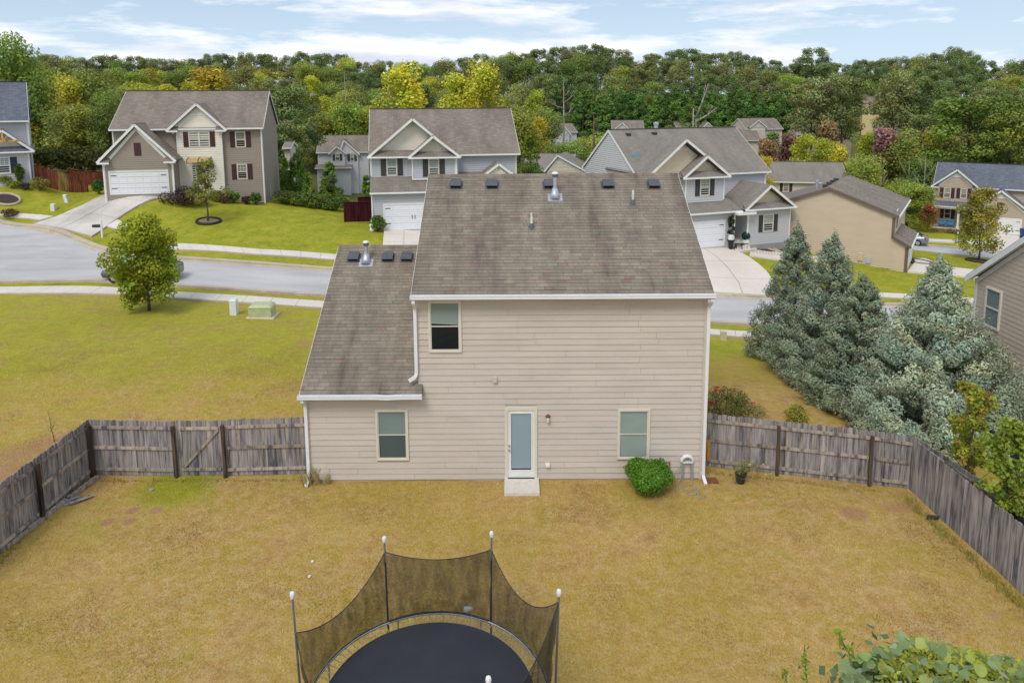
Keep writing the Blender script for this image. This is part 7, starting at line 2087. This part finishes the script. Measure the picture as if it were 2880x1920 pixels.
# roadside boxes
plain('box_white', (.70, .74, .72), .5, .06, 4); plain('box_green', (.44, .48, .26), .5, .15, 3); plain('box_tan', (.60, .56, .40), .5, .06, 4)
def pedestal(px, py, w, hgt, mat, label, lean=0.0):
    P = gp(px, py); mb = MB(); k = w / 2
    mb.hexa([(P[0] - k, P[1] - k, P[2] - .1), (P[0] + k, P[1] - k, P[2] - .1), (P[0] + k, P[1] + k, P[2] - .1), (P[0] - k, P[1] + k, P[2] - .1)] + [(P[0] + sx * k * .96 - lean, P[1] + sy * k * .96, P[2] + hgt * .93) for sx, sy in ((-1, -1), (1, -1), (1, 1), (-1, 1))])
    mb.hexa([(P[0] + sx * k * 1.08 - lean, P[1] + sy * k * 1.08, P[2] + hgt * .90) for sx, sy in ((-1, -1), (1, -1), (1, 1), (-1, 1))] + [(P[0] + sx * k * .7 - lean, P[1] + sy * k * .7, P[2] + hgt) for sx, sy in ((-1, -1), (1, -1), (1, 1), (-1, 1))])
    return tag(mb.build('utility_pedestal', mat, loc=tuple(P)), label, 'utility box')
pedestal(659, 884, .36, .88, 'box_white', 'white utility pedestal beside the green transformer')
pedestal(2034, 957, .30, .60, 'box_tan', 'tan utility pedestal at the pavement near the tall house corner')
pedestal(151, 592, .34, .60, 'box_white', 'upright pale utility pedestal on the lawn left of the drive')
pedestal(190, 569, .30, .70, 'box_white', 'leaning pale utility pedestal on the lawn left of the drive', .18)
P = gp(740, 890); tf = thing('transformer', 'green metal transformer box on a pad beside the pavement', 'utility box', tuple(P))
mb = MB(); mb.box(P[0] - .78, P[0] + .72, P[1] - .5, P[1] + .6, P[2] - .1, P[2] + .06); mb.build('pad', 'walk_concrete', tf)
mb = MB(); x0, x1, y0, y1, z0, z1 = P[0] - .64, P[0] + .58, P[1] - .4, P[1] + .4, P[2] + .06, P[2] + .60
mb.hexa([(x0, y0, z0), (x1, y0, z0), (x1, y1, z0), (x0, y1, z0), (x0, y0, z1), (x1, y0, z1), (x1, y1, z1), (x0, y1, z1)]); mb.build('case', 'box_green', tf)
mb = MB(); mb.hexa([(x0 - .03, y0 - .03, z1), (x1 + .03, y0 - .03, z1), (x1 + .03, y1 + .03, z1), (x0 - .03, y1 + .03, z1), (x0 + .1, y0 + .08, z1 + .12), (x1 - .1, y0 + .08, z1 + .12), (x1 - .1, y1 - .05, z1 + .14), (x0 + .1, y1 - .05, z1 + .14)]); mb.build('lid', 'box_green', tf)
def mailbox(px, py, hgt, label, side, rz=0.0):
    P = gp(px, py); root = thing('mailbox', label, 'mailbox', tuple(P))
    mb = MB(); mb.box(P[0] - .06, P[0] + .06, P[1] - .06, P[1] + .06, P[2] - .1, P[2] + hgt); mb.lathe((P[0], P[1], P[2] + hgt), [(.085, 0), (.085, .03), (.03, .16)], 4); mb.build('post', 'white_metal', root)
    mb = MB(); zc_ = P[2] + hgt * .70; mb.box(P[0] + side * .02 - .02, P[0] + side * .02 + .02, P[1] - .05, P[1] + .05, zc_ - .12, zc_ - .08); mb.bar((P[0], P[1], zc_ - .08), (P[0] + side * .62, P[1] - .1, zc_ - .08), .08, .06); mb.build('arm', 'white_metal', root)
    mb = MB(); prof = [(-.09, 0), (.09, 0), (.09, .12)] + [(.09 * math.cos(t), .12 + .09 * math.sin(t)) for t in np.linspace(.3, math.pi - .3, 6)] + [(-.09, .12)]
    mb.prism([(P[0] + side * .06, P[1] - .05 + a_, zc_ - .05 + b2) for a_, b2 in prof], (side * .56, -.08, 0)); mb.build('box', 'black_metal', root)
    return root
mailbox(288, 668, 1.30, 'white post mailbox with a black box at the taupe house drive', -1)
mailbox(2392, 843, 1.15, 'white post mailbox with a black box on the verge before the beige house', 1)
mailbox(2692, 688, 1.25, 'white post mailbox with a black box before the blue-roofed house', 1)

# board fences by the houses
def board_fence(label, A, B, hgt, mats, name='board_fence'):
    A, B = np.array(A), np.array(B); L = np.linalg.norm(B - A); d = (B - A) / L
    root = thing(name, label, 'fence', (A[0], A[1], tz(*A)))
    for t0, t1, mt in mats:
        mb = MB(); n = max(1, int((t1 - t0) * L / .15))
        for i in range(n):
            s0, s1 = t0 * L + (t1 - t0) * L * i / n, t0 * L + (t1 - t0) * L * (i + .94) / n
            p, q = A + d * s0, A + d * s1; z = tz(*p); o_ = np.array([-d[1], d[0]]) * .02
            mb.hexa([(*(p - o_), z - .1), (*(q - o_), z - .1), (*(q + o_), z - .1), (*(p + o_), z - .1), (*(p - o_), z + hgt), (*(q - o_), z + hgt), (*(q + o_), z + hgt), (*(p + o_), z + hgt)])
        mb.build('boards', mt, root, props={'kind': 'stuff'})
    mb = MB(); a3, b3 = (*A, tz(*A) + hgt), (*B, tz(*B) + hgt); mb.bar(a3, b3, .14, .05); mb.build('cap_rail', mats[0][2], root)
    return root
A = gp(100, 517); B = gp(250, 541)
board_fence('red-brown board fence with a golden panel beside the taupe house', A[:2], B[:2], 1.75, [(0, .42, 'red_wood'), (.42, .62, 'gold_wood'), (.62, 1, 'red_wood')])
board_fence('red-brown rear board fence stretching behind the golden-panelled one', (A[0] + .3, A[1] + 4.5), (B[0] + 2.5, B[1] + 4.0), 1.3, [(0, 1, 'red_wood')])
A = gp(968, 625); B = gp(1043, 622)
board_fence('maroon board fence joined to the grey house corner', A[:2], B[:2], 1.75, [(0, 1, 'maroon_wood')])
board_fence('maroon rear board fence rising behind the grey house corner', (A[0] + .6, A[1] + 3.0), (B[0], B[1] + 2.6), 1.9, [(0, 1, 'maroon_wood')])
# beds, white ornament, planters by the houses
P = aty(1046, 649, 58.4); mb = MB(); g = tz(P[0], P[1]); mb.lathe((P[0], P[1], g), [(.14, 0), (.2, .1), (.16, .35), (.22, .5), (.10, .75), (.12, .9), (.03, 1.0)], 10); tag(mb.build('garden_ornament', 'box_white', loc=(P[0], P[1], g)), 'small white garden ornament beside the squared shrub', 'ornament')
def ring_bed(px, py, w, dpt, label, mulch, edge='kerb_concrete', Y=None):
    P = gp(px, py); root = thing('flower_bed', label, 'flower bed', tuple(P))
    n = 26; mb = MB(); cir = [(P[0] + w / 2 * math.cos(t), P[1] + dpt / 2 * math.sin(t)) for t in np.linspace(0, 2 * math.pi, n + 1)]
    mb.tube([(a_, b2, tz(a_, b2) + .08) for a_, b2 in cir], .12, 6, cap=False); mb.build('edging', edge, root)
    mb = MB(); mb.poly([(a_, b2, tz(a_, b2) + .09) for a_, b2 in cir[:-1]]); mb.build('mulch', mulch, root)
plain('mulch', (.060, .042, .035), .95, .4, 9, bmp=.8, fine=25); plain('mulch_tan', (.24, .18, .09), .95, .3, 9, bmp=.6, fine=25); plain('black_edge', (.02, .02, .022), .7, .2, 5)
ring_bed(587, 624, 1.9, 1.5, 'black-edged round bed around the half-bare young tree', 'mulch_tan', 'black_edge')
ring_bed(2145, 703, 2.6, 2.2, 'stone-edged dark mulch bed below the grey wing window', 'mulch'); ring_bed(2200, 704, 2.8, 2.4, 'stone-edged dark mulch bed at the grey wing corner', 'mulch')
ring_bed(2750, 735, 2.0, 1.6, 'dark mulch ring around the orange-tinged street tree', 'mulch', 'mulch'); ring_bed(16, 562, 2.4, 1.4, 'stone-ringed lawn bed with the reddish shrub', 'mulch', 'kerb_concrete')
ring_bed(2580, 738, 2.4, 2.0, 'small dark bed beside the curved path', 'mulch', 'mulch')
strip('mulch_bed', [gp(500, 556)[:2], gp(600, 558)[:2], gp(680, 565)[:2], gp(742, 573)[:2]], [gp(500, 549)[:2], gp(600, 550)[:2], gp(680, 556)[:2], gp(745, 566)[:2]], 'mulch_tan', .08, 3, 1, props=ST)
# spiral topiary and ball plant at the grey porch
P = aty(2055, 700, 59.3); g = tz(P[0], P[1]); tp = thing('topiary', 'spiral topiary in a tall black urn at the grey garage', 'plant', (P[0], P[1], g))
mb = MB(); mb.lathe((P[0], P[1], g), [(.2, 0), (.16, .1), (.22, .7), (.34, .95), (.3, .97)], 14); mb.build('urn', 'black_metal', tp)
mb = MB(); mb.lathe((P[0], P[1], g + .97), [(.26, 0), (.24, .35), (.18, .42)], 12); mb.build('pot', 'box_white', tp)
t = np.linspace(0, 1, 900); ang = t * 18 + rng.normal(0, .25, 900); q = np.stack([P[0] + np.cos(ang) * .24 * (1.05 - .6 * t), P[1] + np.sin(ang) * .24 * (1.05 - .6 * t), g + 1.35 + 1.7 * t], 1) + rng.normal(0, .06, (900, 3))
leaves('foliage', q, rng.normal(size=q.shape) + np.array([0, 0, .5]), .12, .08, np.array([(.035, .050, .025)]) * rng.normal(1, .2, 900)[:, None], 'leaf', tp)
P = aty(2097, 684, 60.3); g = tz(P[0], P[1]) + .25; tp = thing('ball_plant', 'dark green ball plant in a white pot by the grey porch', 'plant', (P[0], P[1], g))
mb = MB(); mb.lathe((P[0], P[1], g), [(.3, 0), (.34, .3), (.3, .6), (.26, .6)], 14); mb.build('pot', 'box_white', tp)
d = rng.normal(size=(900, 3)); d /= np.linalg.norm(d, axis=1)[:, None]; leaves('foliage', np.array([P[0], P[1], g + .95]) + d * .34 * rng.uniform(.85, 1.05, 900)[:, None], d + rng.normal(size=d.shape) * .4, .1, .07, np.array([(.03, .075, .055)]) * rng.normal(1, .2, 900)[:, None], 'leaf', tp)
for k, (px, py) in enumerate(((2077, 708), (2092, 706))):
    P = gp(px, py - 4); st_ = thing('stool', ('low black stool with two white cushions by the grey porch path', 'low grey stool beside the black stool by the grey porch path')[k], 'stool', tuple(P))
    mb = MB(); mb.box(P[0] - .32, P[0] + .32, P[1] - .2, P[1] + .2, P[2] + .52, P[2] + .58); mb.build('seat', 'charcoal', st_)
    for sx in (-.26, .26):
        for sy in (-.15, .15): mb = MB(); mb.bar((P[0] + sx, P[1] + sy, P[2] + .1), (P[0] + sx * .8, P[1] + sy * .8, P[2] + .53), .05, .05, (0, 1, 0)); mb.build('leg', 'charcoal', st_)
# low stone wall by the grey wing
A, B = gp(2120, 716)[:2], gp(2300, 733)[:2]; sw = thing('stone_edging', 'low pale stone edging stepping down beside the path', 'wall', (A[0], A[1], tz(*A)))
n = 22
for i in range(n):
    p, q = A + (B - A) * i / n, A + (B - A) * (i + .92) / n; z = tz(*p); hh = random.uniform(.28, .4); mb = MB(); mb.hexa([(p[0], p[1] - .15, z - .1), (q[0], q[1] - .15, z - .1), (q[0], q[1] + .15, z - .1), (p[0], p[1] + .15, z - .1), (p[0] + .02, p[1] - .12, z + hh), (q[0] - .02, q[1] - .12, z + hh), (q[0] - .02, q[1] + .12, z + hh), (p[0] + .02, p[1] + .12, z + hh)]); mb.build('stone', 'walk_concrete', sw)
# blue bin at the blue-roofed house
P = gp(2876, 668); bn = thing('trash_bin', 'blue wheeled bin beside the garage of the blue-roofed house', 'bin', tuple(P)); plain('bin_blue', (.02, .06, .22), .45, .1, 5)
mb = MB(); mb.hexa([(P[0] - .28, P[1] - .3, P[2]), (P[0] + .28, P[1] - .3, P[2]), (P[0] + .28, P[1] + .3, P[2]), (P[0] - .28, P[1] + .3, P[2]), (P[0] - .36, P[1] - .38, P[2] + 1.05), (P[0] + .36, P[1] - .38, P[2] + 1.05), (P[0] + .36, P[1] + .38, P[2] + 1.05), (P[0] - .36, P[1] + .38, P[2] + 1.05)]); mb.build('body', 'bin_blue', bn)
mb = MB(); mb.hexa([(P[0] - .38, P[1] - .42, P[2] + 1.06), (P[0] + .38, P[1] - .42, P[2] + 1.06), (P[0] + .38, P[1] + .4, P[2] + 1.06), (P[0] - .38, P[1] + .4, P[2] + 1.06), (P[0] - .34, P[1] - .36, P[2] + 1.14), (P[0] + .34, P[1] - .36, P[2] + 1.14), (P[0] + .34, P[1] + .34, P[2] + 1.18), (P[0] - .34, P[1] + .34, P[2] + 1.18)]); mb.build('lid', 'bin_blue', bn)
# air conditioner by the right wall
P = aty(2875, 1310, 17.4); ac = thing('air_conditioner', 'black round-topped air conditioning unit beside the tan wall', 'air conditioner', (P[0] + .25, P[1], P[2]))
cx_, cy_, cz_ = P[0] + .25, P[1], P[2]
mb = MB(); mb.box(cx_ - .45, cx_ + .45, cy_ - .45, cy_ + .45, cz_ - .1, cz_ + .02); mb.build('pad', 'walk_concrete', ac)
mb = MB(); mb.lathe((cx_, cy_, cz_ + .02), [(.42, 0), (.42, .82)], 28); mb.build('core', 'dark_plastic', ac)
for k in range(22):
    mb = MB(); z = cz_ + .06 + k * .036; mb.tube([(cx_ + .435 * math.cos(t), cy_ + .435 * math.sin(t), z) for t in np.linspace(0, 2 * math.pi, 25)], .010, 4, cap=False); mb.build('louvre', 'pole_grey', ac)
mb = MB(); mb.tube([(cx_ + .43 * math.cos(t), cy_ + .43 * math.sin(t), cz_ + .87) for t in np.linspace(0, 2 * math.pi, 29)], .045, 8, cap=False); mb.build('rim', 'pole_grey', ac)
for k in range(9):
    a = k * math.pi / 9; mb = MB(); mb.bar((cx_ - .4 * math.cos(a), cy_ - .4 * math.sin(a), cz_ + .89), (cx_ + .4 * math.cos(a), cy_ + .4 * math.sin(a), cz_ + .89), .012, .012); mb.build('grille_bar', 'black_metal', ac)

# ------------------------------------------------------------------ cars
plain('car_grey', (.17, .175, .185), .25, .04, 1, metal=.5, spec=.6); plain('car_silver', (.30, .31, .32), .25, .04, 1, metal=.6, spec=.6); plain('rubber', (.018, .018, .018), .85, .2, 8); plain('lens_red', (.42, .008, .010), .2, .1, 9); plain('lens_clear', (.7, .72, .74), .15, .05, 9)
def car(x, y, z, ang, label, paint):
    root = thing('car', label, 'car', (x, y, z), None, ang)
    def add(mb, nm, mt, par=None, sm=False): o = mb.build(nm, mt, smooth=sm); o.parent = par or root; return o
    # body: lofted cross sections along x (front = +x)
    st = [(-2.30, .42, .78, .60), (-2.24, .30, .92, .74), (-1.9, .24, 1.00, .84), (-1.2, .20, .98, .90), (0, .20, .94, .91), (1.0, .20, .93, .90), (1.7, .22, .88, .87), (2.2, .28, .74, .76), (2.34, .40, .60, .62)]
    V, Fq = [], []
    for (sx, z0, z1, w) in st:
        zz = [z0, z0 + .08, (z0 + z1) / 2, z1 - .07, z1]; ww = [w * .86, w * .98, w, w * .97, w * .84]
        V += [(sx, -a_, b2) for a_, b2 in zip(ww, zz)] + [(sx, a_, b2) for a_, b2 in zip(ww[::-1], zz[::-1])]
    for i in range(len(st) - 1):
        for j in range(10): a_, b2 = i * 10 + j, i * 10 + (j + 1) % 10; Fq.append((a_, a_ + 10, b2 + 10, b2))
    mb = MB(); mb.v = V; mb.f = Fq + [tuple(range(10)), tuple(range(10 * (len(st) - 1) + 9, 10 * (len(st) - 1) - 1, -1))]; mb.uv = [None] * len(mb.f); mb.c = [None] * len(V); add(mb, 'body', paint, sm=True)
    cab = [(-1.75, .98, .70), (-1.05, 1.40, .58), (-.1, 1.46, .58), (.45, 1.40, .57), (1.25, .93, .70)]
    mb = MB()
    for (a_, b2) in zip(cab, cab[1:]):
        mb.poly([(a_[0], -a_[2], a_[1]), (b2[0], -b2[2], b2[1]), (b2[0], b2[2], b2[1]), (a_[0], a_[2], a_[1])])
    for sg in (-1, 1): mb.poly([(p[0], sg * p[2], p[1]) for p in cab] + [(1.25, sg * .82, .92), (-1.75, sg * .82, .96)])
    add(mb, 'windows', 'pane_dark')
    mb = MB()
    for (a_, b2) in zip(cab[1:3], cab[2:4]): mb.poly([(a_[0], -a_[2] - .01, a_[1] + .012), (b2[0], -b2[2] - .01, b2[1] + .012), (b2[0], b2[2] + .01, b2[1] + .012), (a_[0], a_[2] + .01, a_[1] + .012)])
    for sg in (-1, 1):
        for (a_, b2, w) in ((cab[0], cab[1], .07), (cab[1], cab[2], .05), (cab[2], cab[3], .05), (cab[3], cab[4], .06)): mb.bar((a_[0], sg * (a_[2] + .012), a_[1]), (b2[0], sg * (b2[2] + .012), b2[1]), .03, w)
        mb.bar((-.05, sg * .60, 1.45), (-.02, sg * .83, .95), .05, .03)
    add(mb, 'roof', paint)
    for wx_ in (-1.40, 1.42):
        for sg in (-1, 1):
            mb = MB(); mb.tube([(wx_, sg * .70, .32), (wx_, sg * .92, .32)], .33, 20); w = add(mb, 'wheel', 'rubber')
            mb = MB(); mb.tube([(wx_, sg * .90, .32), (wx_, sg * .935, .32)], [.21, .19], 16); add(mb, 'rim', 'steel', w)
    for sg in (-1, 1):
        mb = MB(); mb.hexa([(-2.29, sg * .50, .76), (-2.05, sg * .86, .76), (-2.05, sg * .80, .76), (-2.2, sg * .45, .76), (-2.25, sg * .50, .90), (-2.02, sg * .85, .93), (-2.02, sg * .79, .93), (-2.18, sg * .45, .90)]); add(mb, 'tail_light', 'lens_red')
        mb = MB(); mb.hexa([(2.28, sg * .45, .58), (2.02, sg * .83, .62), (1.98, sg * .78, .62), (2.2, sg * .4, .58), (2.24, sg * .45, .70), (2.0, sg * .82, .76), (1.96, sg * .77, .76), (2.16, sg * .4, .70)]); add(mb, 'headlight', 'lens_clear')
    return root
P = gp(405, 791); car(P[0] - .2, P[1] + .4, tz(P[0], P[1]) + .06, R(184), 'dark grey car parked on the road behind the full young tree', 'car_grey')
P = gp(2577, 691); car(P[0] - .9, P[1] + .9, tz(P[0], P[1]) + .08, R(146), 'silver-grey car showing its red tail light past the beige garage', 'car_silver')
# small scraps in the yard
for k, (px, py, s, lb) in enumerate(((1313, 1713, .14, 'crumpled white paper scrap on the lawn behind the net'), (425, 1378, .10, 'flat grey stone in the green patch of the yard'), (2622, 1456, .2, 'dark round stone at the foot of the long fence'), (870, 1620, .05, 'tiny white scrap on the dry lawn left of the trampoline'), (878, 1578, .045, 'tiny pale pebble on the dry lawn beside the net'))):
    P = atz(px, py, 0.02); rd = random.Random(k); mb = MB()
    n = 9; top = [(P[0] + s * math.cos(t) * rd.uniform(.5, 1), P[1] + s * .45 * math.sin(t) * rd.uniform(.6, 1), .03 + s * .15 * rd.random()) for t in np.linspace(0, 6.283, n + 1)[:-1]]
    mb.prism([(a_, b2, .0) for a_, b2, c2 in top], (.01, .01, .03 + .2 * s)); tag(mb.build('scrap' if k in (0, 3) else 'stone', 'box_white' if k in (0, 3, 4) else ('charcoal' if k == 2 else 'foundation'), loc=(P[0], P[1], 0)), lb, 'scrap' if k in (0, 3) else 'stone')
